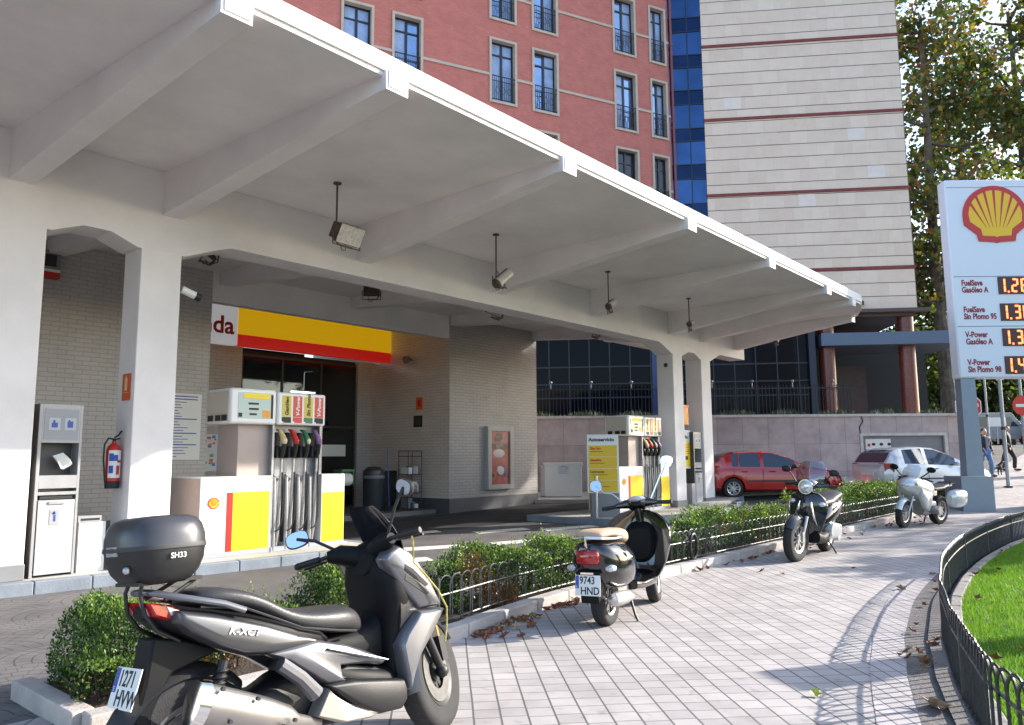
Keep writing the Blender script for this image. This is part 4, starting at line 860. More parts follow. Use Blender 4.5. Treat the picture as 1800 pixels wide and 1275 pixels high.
mb.build('replaced_slab', [patch_m, patch2], tw, smooth=False)
mb = MB(); mb.box(-9.5, 0.45, -0.4, 0.0, 8.14, 8.3); mb.box(-9.3, -0.1, 0.0, 15.5, 8.0, 8.298); mb.build('soffit', mat('soffit', (0.10, 0.07, 0.06), 0.7), tw, smooth=False)
for xx in (-4.05, -0.42):
    mb = MB(); mb.lathe([(0.36, 2.7), (0.36, 8.0)], (xx, 0.5, 0), n=24); mb.lathe([(0.365, 4.6), (0.372, 4.61), (0.365, 4.62)], (xx, 0.5, 0), n=24); mb.build('pillar', pil_m, tw)
mb = MB(); mb.box(-4.5, 1.9, -0.35, 3.5, 6.62, 7.2); mb.build('entrance_canopy', mat('blue grey steel', (0.10, 0.13, 0.19), 0.4, metal=0.2), tw, smooth=False)
mb = MB(); mb.box(-18.3, 3.0, 7.0, 7.2, 2.7, 8.0); mb.build('lobby_wall', mat('lobby dark', (0.012, 0.010, 0.010), 0.6), tw, smooth=False)
mb = MB(); mb.box(-3.6, -1.5, 3.0, 3.2, 2.7, 6.0); mb.build('lobby_panel', mat('lobby brown', (0.06, 0.03, 0.025), 0.5, var=0.3), tw, smooth=False)
mb = MB(); mb.box(-3.2, -2.6, -0.2, 0.1, 8.34, 8.62); mb.box(-2.95, -2.5, -0.35, 0.05, 8.5, 8.7); mb.build('floodlight_pair', blackp, tw, smooth=False)
# smoked glass low facade
gf = wthing('smoked_glass_facade', 'low smoked glass facade with thin mullion grid behind the terrace railing', 'facade', 18.95-0.0, 35.0, 0, rad(-6.5))
mb = MB(); mb.box(-22, -4.9, 0.05, 0.1, 2.7, 8.28); mb.box(-5.0, -4.85, 0.05, 6.9, 2.7, 8.2); mb.build('glass', dkgl, gf, smooth=False)
mb = MB(); mb.box(-22, -12.95, 0.12, 4, 8.0, 9.8); mb.box(-12.95, -9.38, 0.12, 4, 8.2, 14); mb.build('upper_spandrel', dkgl, gf, smooth=False)
mb = MB(); x = -21.2
while x < -4.8: mb.box(x, x+0.05, 0.0, 0.05, 2.7, 8.25); x += 0.98
for z in (4.35, 5.02, 5.85, 7.55): mb.box(-22, -4.85, 0.005, 0.045, z, z+0.06)
mb.build('mullion_grid', mull, gf, smooth=False)
mb = MB(); mb.box(-12.3, -11.3, -0.05, 0.0, 2.7, 8.2); mb.build('blue_panel', mat('blue panel', (0.02, 0.04, 0.12), 0.3, metal=0.3), gf, smooth=False)
mb = MB(); mb.box(-5.05, -4.75, -0.2, 0.1, 2.7, 8.1); mb.build('corner_post', mull, gf, smooth=False)
# white things seen through the glass (reflection of parked vans is left to the renderer)
# ---- blue glass bay between the tower and the red building
bb = wthing('blue_glass_bay', 'narrow bay of blue mirrored glass between the red building and the stone tower', 'facade', 9.62, 36.1, 0, rad(-6.5))
mb = MB(); mi = 0; z = 10.0
pat = [1.15, 0.95, 0.85, 0.9]
k = 0
mg = MB()
while z < 27:
    hgt = (1.25, 0.75, 1.2, 0.67)[k % 4]
    for (x0, x1) in ((-3.2, -1.95), (-1.9, -0.72), (-0.67, 0.0)):
        tl = random.uniform(-0.012, 0.012); th = random.uniform(-0.012, 0.012)
        mb.add([(x0, 0.0+tl, z), (x1, 0.0-tl, z), (x1, 0.0-tl+th, z+hgt-0.05), (x0, 0.0+tl+th, z+hgt-0.05)], [(0, 1, 2, 3)], 1 if k % 4 in (1, 3) else 0)
    mg.box(-3.25, 0.02, -0.03, 0.04, z+hgt-0.05, z+hgt+0.0)
    z += hgt; k += 1
for x in (-1.95, -0.72): mg.box(x, x+0.05, -0.035, 0.045, 10, z)
mb.box(-3.25, 0.0, 0.06, 3, 9.5, z, 1)
mb.build('panes', [glow, glow2], bb, smooth=False); mg.build('mullions', mull, bb, smooth=False)
# ---- red building
brick_r = brickmat('red brick facade', (0.48, 0.15, 0.12), (0.54, 0.18, 0.145), (0.42, 0.15, 0.13), 0.25, 0.075, ms=0.008, off=0.5, rough=0.85, plane='XZ', var=0.16, bump=0.25)
surr = mat('stone surround', (0.50, 0.42, 0.34), 0.7, var=0.12); frame_d = mat('dark window frame', (0.012, 0.014, 0.025), 0.4)
win_gl = mat('window glass', (0.30, 0.42, 0.62), 0.06, metal=0.8, var=0.3, vscale=0.8); win_dk = mat('window glass dark', (0.05, 0.05, 0.06), 0.08, metal=0.3, var=0.4, vscale=1.5)
sky_pane = mat('sky reflection pane', (0.30, 0.42, 0.68), 0.35, var=0.35, spec=0.8, vscale=2.2)  # blue sky reflected in the panes is put into this colour
rb = wthing('red_building', 'red brick apartment building with stone framed french windows and iron balconettes', 'building', 7.85, 36.03, 0, rad(90-63.6))
cols_w = [(-22.9, 1.36), (-20.75, 1.36), (-16.35, 1.36), (-14.22, 1.36), (-9.78, 1.36), (-7.65, 1.38), (-3.22, 1.36), (-1.08, 1.05)]
rows = [13.13, 17.0, 20.87, 24.74]
holes = [(x, x+w_, z, z+3.05) for x, w_ in cols_w for z in rows]
def holed(mb, x0, x1, z0, z1, holes, y0=0.0, depth=0.3, mi=0):
    X = sorted(set([x0, x1]+[v for h in holes for v in h[:2] if x0 < v < x1])); Z = sorted(set([z0, z1]+[v for h in holes for v in h[2:] if z0 < v < z1]))
    for a, b in zip(X, X[1:]):
        for c, d_ in zip(Z, Z[1:]):
            if any(h[0]-1e-6 <= a and b <= h[1]+1e-6 and h[2]-1e-6 <= c and d_ <= h[3]+1e-6 for h in holes): continue
            mb.add([(a, y0, c), (b, y0, c), (b, y0, d_), (a, y0, d_)], [(0, 1, 2, 3)], mi)
mb = MB(); holed(mb, -27, 0.12, 9.6, 28.6, holes); mb.box(-27, 0.118, 0.6, 9, 9.6, 28.6); mb.add([(0.12, 0, 9.6), (0.12, 9, 9.6), (0.12, 9, 28.6), (0.12, 0, 28.6)], [(0, 1, 2, 3)]); mb.add([(-27, 0, 9.6), (0.12, 0, 9.6), (0.12, 9, 9.6), (-27, 9, 9.6)], [(3, 2, 1, 0)]); mb.build('wall', brick_r, rb, smooth=False)
for ci, (x, w_) in enumerate(cols_w):
    for ri, z in enumerate(rows):
        fm = MB(); t_ = 0.11
        fm.box(x, x+t_, -0.05, 0.32, z, z+3.05); fm.box(x+w_-t_, x+w_, -0.05, 0.32, z, z+3.05); fm.box(x+t_, x+w_-t_, -0.05, 0.32, z+3.05-t_, z+3.05); fm.box(x+t_, x+w_-t_, -0.07, 0.32, z, z+t_)
        wn = fm.build('window', surr, rb, smooth=False)
        xa, xb, za, zb = x+t_, x+w_-t_, z+t_, z+3.05-t_
        fm = MB(); e = 0.07
        fm.box(xa, xa+e, 0.2, 0.27, za, zb); fm.box(xb-e, xb, 0.2, 0.27, za, zb); fm.box(xa+e, xb-e, 0.2, 0.27, zb-e, zb); fm.box(xa+e, xb-e, 0.2, 0.27, za, za+e); fm.box((xa+xb)/2-0.05, (xa+xb)/2+0.05, 0.19, 0.27, za+e, zb-e); fm.box(xa+e, (xa+xb)/2-0.05, 0.2, 0.27, zb-0.62, zb-0.55); fm.box((xa+xb)/2+0.05, xb-e, 0.2, 0.27, zb-0.62, zb-0.55)
        fm.build('frame', frame_d, wn, smooth=False)
        fm = MB(); dk = ri == 0
        ty = random.uniform(-0.02, 0.02)
        fm.add([(xa+e, 0.24+ty, za+e), ((xa+xb)/2, 0.24, za+e), ((xa+xb)/2, 0.24, zb-e), (xa+e, 0.24+ty, zb-e)], [(0, 1, 2, 3)], 0); fm.add([((xa+xb)/2, 0.24, za+e), (xb-e, 0.24-ty, za+e), (xb-e, 0.24-ty, zb-e), ((xa+xb)/2, 0.24, zb-e)], [(0, 1, 2, 3)], 1)
        fm.build('pane', [win_dk, win_dk] if dk else random.choice([[win_gl, sky_pane], [sky_pane, win_gl], [sky_pane, sky_pane], [win_gl, win_gl]]), wn, smooth=False)
        # balconette
        bm_ = MB(); rz = z+0.13; h_ = 1.12
        bm_.box(xa, xb, -0.03, 0.0, rz+h_, rz+h_+0.04); bm_.box(xa, xb, -0.03, 0.0, rz+0.05, rz+0.08); bm_.box(xa, xb, -0.03, 0.0, rz+h_-0.22, rz+h_-0.2)
        q = xa+0.04
        while q < xb-0.02: bm_.box(q, q+0.014, -0.025, -0.01, rz, rz+h_); q += 0.095
        for c_ in (0.25, 0.5, 0.75):
            cx = xa+(xb-xa)*c_; bm_.tube([(cx+0.1*math.cos(a_), -0.02, rz+0.5+0.16*math.sin(a_)) for a_ in fr(0, 2*math.pi, 10)[:-1]], 0.011, 5, closed=True)
        bm_.build('balconette', iron_black, wn, smooth=False)
mb = MB()
for z in (14.35, 18.22, 22.1, 25.97):
    xs_ = [-27]+[v for x, w_ in cols_w for v in (x, x+w_)]+[0.12]
    for a, b in zip(xs_[::2], xs_[1::2]): mb.box(a, b, -0.05, 0.0, z, z+0.07); mb.box(a, b, -0.035, 0.0, z+0.07, z+0.13)
mb.build('string_course', surr, rb, smooth=False)
mb = MB(); mb.tube([(0.22, -0.1, 8), (0.22, -0.1, 27.5)], 0.06, 8); 
for z in (10, 14, 18, 22, 26): mb.cyl((0.22, -0.1, z), (0.22, -0.1, z+0.12), 0.085, n=8)
mb.build('downpipe', mat('downpipe', (0.22, 0.07, 0.06), 0.5), rb)
# ================================================================ PRICE PYLON
pyl_w = mat('pylon white', (0.72, 0.74, 0.80), 0.35); pyl_g = mat('pylon grey steel', (0.24, 0.28, 0.33), 0.4, metal=0.3, var=0.08); led = mat('lit led digits', (1, 0.3, 0.1), 0.5, emit=(1.0, 0.14, 0.03, 1.6)); led_bg = mat('led board', (0.05, 0.008, 0.006), 0.4)
t = thing('price_pylon', 'tall white price pylon with a red and yellow scallop emblem and lit red prices', 'price sign', (12.57, 21.3, 0.05), rad(-1.0))
mb = MB(); mb.box(0, 2.7, 0.0, 0.42, 3.62, 9.40); mb.build('panel', pyl_w, t, bevel=0.05, seg=3)
mb = MB()
for z in (6.52, 5.08): mb.box(0.05, 2.65, -0.004, 0.0, z, z+0.02)
mb.box(0.04, 2.66, -0.004, 0.0, 9.16, 9.175); mb.build('seams', grey_m, t, smooth=False)
mb = MB(); mb.ring([[(0.05, 0.06, 3.62), (0.45, 0.06, 3.62), (0.45, 0.36, 3.62), (0.05, 0.36, 3.62)], [(0.02, 0.05, 0.9), (0.5, 0.05, 0.9), (0.5, 0.37, 0.9), (0.02, 0.37, 0.9)]]); mb.ring([[(2.25, 0.06, 3.62), (2.65, 0.06, 3.62), (2.65, 0.36, 3.62), (2.25, 0.36, 3.62)], [(2.22, 0.05, 0.9), (2.7, 0.05, 0.9), (2.7, 0.37, 0.9), (2.22, 0.37, 0.9)]]); mb.build('post', pyl_g, t, smooth=False)
mb = MB(); mb.box(-0.33, 0.55, -0.25, 0.62, -0.1, 0.9); mb.build('footing', pyl_g, t, smooth=False, bevel=0.01); mb = MB(); mb.box(2.05, 2.9, -0.25, 0.62, -0.1, 0.9); mb.build('footing', pyl_g, t, smooth=False, bevel=0.01)
e = bpy.data.objects.new('emblem_mount', None); COL.objects.link(e); e.parent = t; e.location = (1.36, -0.003, 7.56); scallop(e, 1.84, 0, 0, d=0.03)
SEG = {'0': 'abcdef', '1': 'bc', '2': 'abged', '3': 'abgcd', '4': 'fgbc', '5': 'afgcd', '6': 'afgedc', '7': 'abc', '8': 'abcdefg', '9': 'abcfgd', '.': 'p'}
def seven(mb, s, x, z, w_, h_, y):
    tk = 0.05
    for ch in s:
        for sg in SEG[ch]:
            if sg == 'a': mb.box(x+tk, x+w_-tk, y-0.004, y, z+h_-tk, z+h_)
            if sg == 'g': mb.box(x+tk, x+w_-tk, y-0.004, y, z+h_/2-tk/2, z+h_/2+tk/2)
            if sg == 'd': mb.box(x+tk, x+w_-tk, y-0.004, y, z, z+tk)
            if sg == 'b': mb.box(x+w_-tk, x+w_, y-0.004, y, z+h_/2+0.01, z+h_-0.015)
            if sg == 'c': mb.box(x+w_-tk, x+w_, y-0.004, y, z+0.015, z+h_/2-0.01)
            if sg == 'f': mb.box(x, x+tk, y-0.004, y, z+h_/2+0.01, z+h_-0.015)
            if sg == 'e': mb.box(x, x+tk, y-0.004, y, z+0.015, z+h_/2-0.01)
            if sg == 'p': mb.box(x-0.02, x+tk-0.02, y-0.004, y, z-0.01, z+tk-0.01)
        x += 0.09 if ch == '.' else w_+0.07
        if ch == '1': x -= 0.0
for k, (l1, l2, pr) in enumerate([('FuelSave', 'Gasóleo A', '1.288'), ('FuelSave', 'Sin Plomo 95', '1.369'), ('V-Power', 'Gasóleo A', '1.359'), ('V-Power', 'Sin Plomo 98', '1.499')]):
    z = (6.02, 5.25, 4.53, 3.74)[k]+0.04
    mb = MB(); put_text(mb, l1, 0.23, (0.25, -0.004, z+0.21), (1, 0, 0), (0, 0, 1), bold=0.008, wide=0.75); put_text(mb, l2, 0.23, (0.25, -0.004, z+0.01), (1, 0, 0), (0, 0, 1), bold=0.008, wide=0.75); mb.build('lettering', mat('maroon print', (0.28, 0.012, 0.02), 0.5), t, smooth=False)
    mb = MB(); mb.box(1.28, 2.6, -0.02, -0.002, z-0.05, z+0.45); bd = mb.build('price_display', led_bg, t, smooth=False)
    mb = MB(); seven(mb, pr, 1.20+0.08, z+0.0, 0.2, 0.4, -0.022); mb.build('digits', led, bd, smooth=False)
# ================================================================ CARS
disc_m = mat('brake disc', (0.16, 0.155, 0.15), 0.5, metal=0.7, var=0.3, vscale=30); rim_m = mat('alloy rim', (0.5, 0.5, 0.52), 0.35, metal=0.8); lamp_clear = mat('lamp glass', (0.75, 0.78, 0.8), 0.1, coat=1.0); lamp_red = mat('red lamp glass', (0.35, 0.01, 0.01), 0.15, coat=1.0); car_gl = mat('car window', (0.035, 0.05, 0.08), 0.04, metal=0.1, spec=0.7)
car_dark = mat('car trim', (0.03, 0.03, 0.033), 0.6)
def wheel(name, par, c, r, w_, rimm, spokes=5, steer=0.0, rr=0.66, disc=False, ax='y'):
    root = bpy.data.objects.new(name, None); COL.objects.link(root); root.parent = par; root.location = c; root.rotation_euler.z = steer
    h_ = w_/2
    mb = MB(); mb.lathe([(r*rr, -h_*0.85), (r*0.80, -h_), (r*0.93, -h_*0.95), (r*0.985, -h_*0.6), (r, 0), (r*0.985, h_*0.6), (r*0.93, h_*0.95), (r*0.80, h_), (r*rr, h_*0.85)], axis='y', n=36)
    for k in range(36):
        a = 2*math.pi*k/36; 
        for s in (-1, 1):
            p = lambda rr_, yy, da: (rr_*math.cos(a+da), yy*s, rr_*math.sin(a+da))
            mb.add([p(r*1.003, h_*0.15, 0), p(r*1.003, h_*0.15, 0.05), p(r*0.985, h_*0.65, 0.11), p(r*0.985, h_*0.65, 0.06)], [(0, 1, 2, 3)], 1)
    mb.build('tyre', [rubber, blackp], root, ang=60)
    mb = MB(); mb.lathe([(r*rr*0.86, -h_*0.7), (r*rr, -h_*0.9), (r*rr*1.01, -h_*0.8), (r*rr*0.93, -h_*0.3), (r*rr*0.93, h_*0.3), (r*rr*1.01, h_*0.8), (r*rr, h_*0.9), (r*rr*0.86, h_*0.7)], axis='y', n=36, close=True)
    for k in range(spokes):
        a = 2*math.pi*k/spokes; c_, s_ = math.cos(a), math.sin(a); n_ = (-s_, c_)
        for dw in ((0.0,) if spokes > 6 else (-0.035, 0.035)):
            R0, R1 = r*0.12, r*rr*0.9; ww = r*0.05; mb.ring([[(R*c_+n_[0]*(dw*q+e), yy, R*s_+n_[1]*(dw*q+e)) for e, yy in ((-ww, -h_*0.55), (ww, -h_*0.55), (ww, h_*0.55), (-ww, h_*0.55))] for R, q in ((R0, 0.4), (R1, 1.3))])
    mb.cyl((0, -h_*0.7, 0), (0, h_*0.7, 0), r*0.17, n=16); mb.build('rim', rimm, root)
    if disc:
        mb = MB(); yy = -h_*0.75
        mb.lathe([(r*0.30, yy-0.003), (r*0.52, yy-0.003), (r*0.52, yy+0.003), (r*0.30, yy+0.003)], axis='y', n=30, close=True)
        mb.build('brake_disc', disc_m, root)
    return root
def car(label, loc, rotz, paint, P, group='cars parked behind the station'):
    t = thing('parked_car', label, 'car', loc, rotz, group)
    L_, hw = P['len'], P['w']/2; x0 = -P['rear']; x1 = L_-P['rear']; rw = P['wr']+0.045; wx = (0.0, P['wb'])
    top = interp(P['top']); belt = interp(P['belt']); low = interp(P['low'])
    N = 110; xs_ = fr(x0, x1, N)
    def wid(x):
        e = min(1, (x-x0)/0.5, (x1-x)/0.7); return hw*(0.80+0.20*math.sin(max(0, e)*math.pi/2)**0.7)
    body = []; cells = []
    for x in xs_:
        w_ = wid(x); zb = low(x); arch = 0
        for c in wx:
            d = abs(x-c)
            if d < rw: arch = max(arch, P['wr']-0.03+math.sqrt(max(0, rw*rw-d*d)))
        zs = max(zb, arch); be = belt(x); tp = max(top(x), be+0.005)
        zm = zs+(be-zs)*0.62
        gh = tp-be; rwid = w_*0.97-gh*0.36
        ringp = [(0, zb+0.04 if not arch else zs), (w_*0.9, zs), (w_, zs+0.02 if arch else zs+0.06), (w_*1.0+0.012, zm), (w_*0.985, be-0.05), (w_*0.96, be), (w_*0.97-gh*0.02, be+gh*0.05), (rwid+0.03, tp-gh*0.10), (rwid-0.04, tp-gh*0.015), (rwid*0.5, tp+0.012*(gh > 0.2)), (0, tp+0.018*(gh > 0.2))]
        body.append([(x, y, z) for y, z in ringp]+[(x, -y, z) for y, z in ringp[::-1][1:-1]])
    n = len(body[0]); B = MB(); G_ = {}
    vs = [p for r in body for p in r]; B.v = vs
    for k in range(N):
        xm = (xs_[k]+xs_[k+1])/2
        for i in range(n):
            j = (i+1) % n; f = (k*n+i, k*n+j, (k+1)*n+j, (k+1)*n+i)
            key = None
            if i in (6, 13):
                for wi, (a, b) in enumerate(P['win']):
                    if a < xm < b: key = ('side_window', i, wi)
            if key is None and 7 <= i <= 12:
                if P['ws'][0] < xm < P['ws'][1] and 8 <= i <= 11: key = ('windscreen', 0, 0)
                if P['rw'][0] < xm < P['rw'][1] and 8 <= i <= 11: key = ('rear_window', 0, 0)
            if key: G_.setdefault(key, []).append(f)
            else: B.f.append(f); B.m.append(0)
    B.f += [tuple(range(n-1, -1, -1)), tuple(range(N*n, (N+1)*n))]; B.m += [0, 0]
    B.build('body', paint, t, ang=50)
    for key, fs in G_.items():
        W = MB(); mp = {}
        for f in fs:
            for i in f:
                if i not in mp: mp[i] = len(W.v); p = vs[i]; W.v.append((p[0], p[1]*0.996, p[2]-0.004))
            W.f.append(tuple(mp[i] for i in f)); W.m.append(0)
        W.build(key[0], car_gl, t, ang=60)
    for c in wx:
        for s in (-1, 1):
            mbx = MB(); mbx.lathe([(0.02, 0), (rw-0.005, 0)], (c, s*(hw-0.25), P['wr']), 'y', n=24); mbx.build('wheel_well', blackp, t)
            wheel('wheel', t, (c, s*(hw-0.10), P['wr']), P['wr'], 0.19, rim_m, 5 if P.get('sp', 5) == 5 else 7)
    mb = MB(); zf = P['belt'][0][1]
    for s in (-1, 1): mb.ring([[(x0+0.04, s*(wid(x0+0.04)-0.28), z0_), (x0+0.03, s*(wid(x0+0.03)+0.008), z0_), (x0+0.28, s*(wid(x0+0.28)+0.012), z0_), (x0+0.28, s*(wid(x0+.28)-0.1), z0_)] for z0_ in (P['tl'][0], P['tl'][1])])
    mb.build('tail_light', lamp_red, t)
    mb = MB()
    for s in (-1, 1): mb.ball((x1-0.2, s*(hw-0.27), P['hl']), 0.17, 0, 12, (0.9, 1.0, 0.5))
    mb.build('headlight', lamp_clear, t)
    for s in (-1, 1):
        mb = MB(); mb.ball((P['mir'], s*(hw+0.09), belt(P['mir'])+0.07), 0.1, 0, 10, (0.7, 1, 0.7)); mb.build('door_mirror', car_dark if P.get('mird') else paint, t)
    mb = MB()
    for s in (-1, 1):
        mb.box(P['rear']*0+0.40, P['wb']-0.42, s*(hw+0.006)-0.01, s*(hw+0.006)+0.014, 0.50, 0.545)
        for hx in P['handles']: mb.box(hx, hx+0.18, s*(hw+0.0)-0.01, s*(hw)+0.02, belt(0.8)-0.12, belt(0.8)-0.09)
        for sx in P['seams']: mb.box(sx, sx+0.008, s*(hw)-0.02, s*(hw+0.014), 0.32, belt(sx)-0.02)
    mb.build('trim', car_dark, t, smooth=False)
    mb = MB(); mb.box(x0-0.02, x0+0.02, -0.26, 0.26, P['pl'], P['pl']+0.11); mb.build('number_plate', paper, t, smooth=False)
    mb = MB(); mb.box(-P['rear']+0.3, x1-0.3, -hw+0.3, hw-0.3, 0.2, 0.4); mb.build('underbody', blackp, t, smooth=False)
    return t
red_car = mat('red car paint', (0.42, 0.012, 0.015), 0.2, coat=1.0); silver_car = mat('silver car paint', (0.58, 0.61, 0.66), 0.28, metal=0.3, coat=1.0)
astra = dict(len=4.1, w=1.72, rear=0.72, wb=2.60, wr=0.31, top=[(-0.72, 0.86), (-0.66, 0.93), (-0.25, 1.28), (0.1, 1.39), (0.7, 1.425), (1.25, 1.40), (1.7, 1.25), (2.25, 0.99), (2.45, 0.93), (3.0, 0.82), (3.3, 0.66), (3.38, 0.5)],
             belt=[(-0.72, 0.85), (-0.5, 0.92), (0.2, 0.92), (2.0, 0.88), (2.4, 0.86), (3.0, 0.78), (3.3, 0.64), (3.38, 0.48)], low=[(-0.72, 0.38), (-0.5, 0.26), (0.5, 0.22), (2.9, 0.2), (3.38, 0.28)],
             win=[(-0.02, 0.16), (0.2, 0.85), (0.95, 1.88)], ws=(1.36, 2.2), rw=(-0.62, -0.12), tl=(0.62, 0.9), hl=0.62, mir=1.85, handles=[0.25, 1.1], seams=[0.9, 1.92, 0.02], pl=0.5, mird=True)
car('glossy red hatchback parked by the mauve wall, half hidden by the far column', (6.60, 24.0, g(6.9, 24.0)+0.02), 0.03, red_car, astra)
polo = dict(len=3.9, w=1.68, rear=0.62, wb=2.46, wr=0.30, top=[(-0.62, 0.92), (-0.55, 1.0), (-0.32, 1.30), (0.0, 1.42), (0.7, 1.47), (1.2, 1.43), (1.65, 1.26), (2.2, 0.99), (2.4, 0.93), (2.9, 0.85), (3.15, 0.72), (3.28, 0.5)],
            belt=[(-0.62, 0.9), (-0.45, 0.94), (0.4, 0.93), (1.8, 0.88), (2.3, 0.88), (2.9, 0.80), (3.15, 0.68), (3.28, 0.48)], low=[(-0.62, 0.36), (-0.4, 0.26), (0.5, 0.22), (2.8, 0.2), (3.28, 0.28)],
            win=[(0.05, 0.78), (0.86, 1.86)], ws=(1.32, 2.2), rw=(-0.54, -0.15), tl=(0.68, 0.98), hl=0.66, mir=1.8, handles=[1.0], seams=[0.82, 1.95], pl=0.62)
car('silver hatchback parked by the garage door behind the touring motorcycle', (11.4, 23.6, g(11.4, 23.6)+0.06), 0.24, silver_car, polo)
# ================================================================ FENCES
lawn_iron = mat('painted dark green iron', (0.05, 0.055, 0.06), 0.4, metal=0.4, var=0.4, vscale=30); bed_iron = mat('worn grey iron', (0.13, 0.135, 0.13), 0.45, metal=0.5, var=0.5, vscale=30)
def hoop_fence(f, x0, x1, h_, span, pitch, m, labels, group, z0=0.0, rail=(0.66,), r_=0.008, plen=2.0):
    s = x0; out = []
    k = 0
    while s < x1-0.05:
        e = min(s+plen, x1); cx = (s+e)/2; cy = f(cx); p = S(cx, cy)
        t = thing('hooped_fence', labels[min(k, len(labels)-1)], 'fence', (p.x, p.y, g(p.x, p.y)+z0), RZ, group)
        def P(x, z): return (x-cx, f(x)-cy, z)
        mb = MB(); x = s; rr = span/2
        while x+span*0.5 < e+0.001:
            sag = random.uniform(-0.006, 0.006)
            pts = [P(x, 0.02), P(x, h_-rr)]+[P(x+rr-rr*math.cos(a), h_-rr+rr*math.sin(a)+sag) for a in fr(0, math.pi, 8)[1:-1]]+[P(x+span, h_-rr), P(x+span, 0.02)]
            mb.tube(pts, r_, 5, caps=False); x += pitch
        mb.build('hoops', m, t)
        mb = MB()
        for z in rail: mb.tube([P(q, h_*z) for q in fr(s, e, 5)], r_*1.15, 5)
        mb.tube([P(q, 0.04) for q in fr(s, e, 5)], r_*1.1, 5); mb.build('rails', m, t)
        mb = MB(); mb.tube([P(s, -0.12), P(s, h_*0.98)], r_*1.9, 7); mb.build('fence_post', m, t)
        out.append(t); s = e; k += 1
    return out
def seq(a, b, n, mid): return [a]+[mid % ['second', 'third', 'fourth', 'fifth', 'sixth', 'seventh', 'eighth', 'ninth', 'tenth', 'eleventh', 'twelfth', 'thirteenth', 'fourteenth'][i] for i in range(n-2)]+[b]
hoop_fence(lambda x: fenceY(x)-0.05, 3.6, 29.6, 0.52, 0.21, 0.105, lawn_iron, seq('dark hooped lawn fence panel nearest the camera at the bottom right corner', 'farthest dark hooped lawn fence panel', 14, '%s dark hooped lawn fence panel counted from the nearest one'), 'hooped panels round the lawn', 0.0, (0.72,), 0.009)
hoop_fence(lambda x: kerbY(x)+0.2, 4.75, 24.75, 0.42, 0.2, 0.165, bed_iron, seq('worn grey hooped bed fence panel just right of the grey maxi scooter', 'farthest worn grey hooped bed fence panel before the price pylon', 10, '%s worn grey hooped bed fence panel counted from the grey maxi scooter'), 'hooped panels in front of the hedge', 0.10, (0.62,), 0.007)
# black loop hung on bed fence
t = sthing('bicycle_lock', 'thick black lock loop hanging over the bed fence right of the black scooter', 'lock', 9.9, 5.2, 0.30)
mb = MB(); mb.tube([(0.10*math.cos(a), -0.03, 0.0+0.17*math.sin(a)) for a in fr(0, 2*math.pi, 18)[:-1]], 0.022, 8, closed=True); mb.build('loop', black_pl, t)
# ================================================================ HEDGES
def leafmat(name, c, tl=0.3, rough=0.45):
    m = bpy.data.materials.new(name); m.use_nodes = True; n = m.node_tree.nodes; L = m.node_tree.links
    b = n['Principled BSDF']; b.inputs['Base Color'].default_value = (*c, 1); b.inputs['Roughness'].default_value = rough
    tr = n.new('ShaderNodeBsdfTranslucent'); tr.inputs[0].default_value = (c[0]*1.6, c[1]*1.5, c[2]*0.6, 1); mx = n.new('ShaderNodeMixShader'); mx.inputs[0].default_value = tl
    L.new(b.outputs[0], mx.inputs[1]); L.new(tr.outputs[0], mx.inputs[2]); L.new(mx.outputs[0], n['Material Output'].inputs[0]); return m
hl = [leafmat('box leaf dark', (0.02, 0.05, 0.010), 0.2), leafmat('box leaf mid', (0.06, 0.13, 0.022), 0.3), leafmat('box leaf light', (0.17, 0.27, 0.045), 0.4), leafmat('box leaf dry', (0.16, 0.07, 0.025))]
bark = mat('bark', (0.09, 0.07, 0.055), 0.9, var=0.5, vscale=6, bump=0.6)
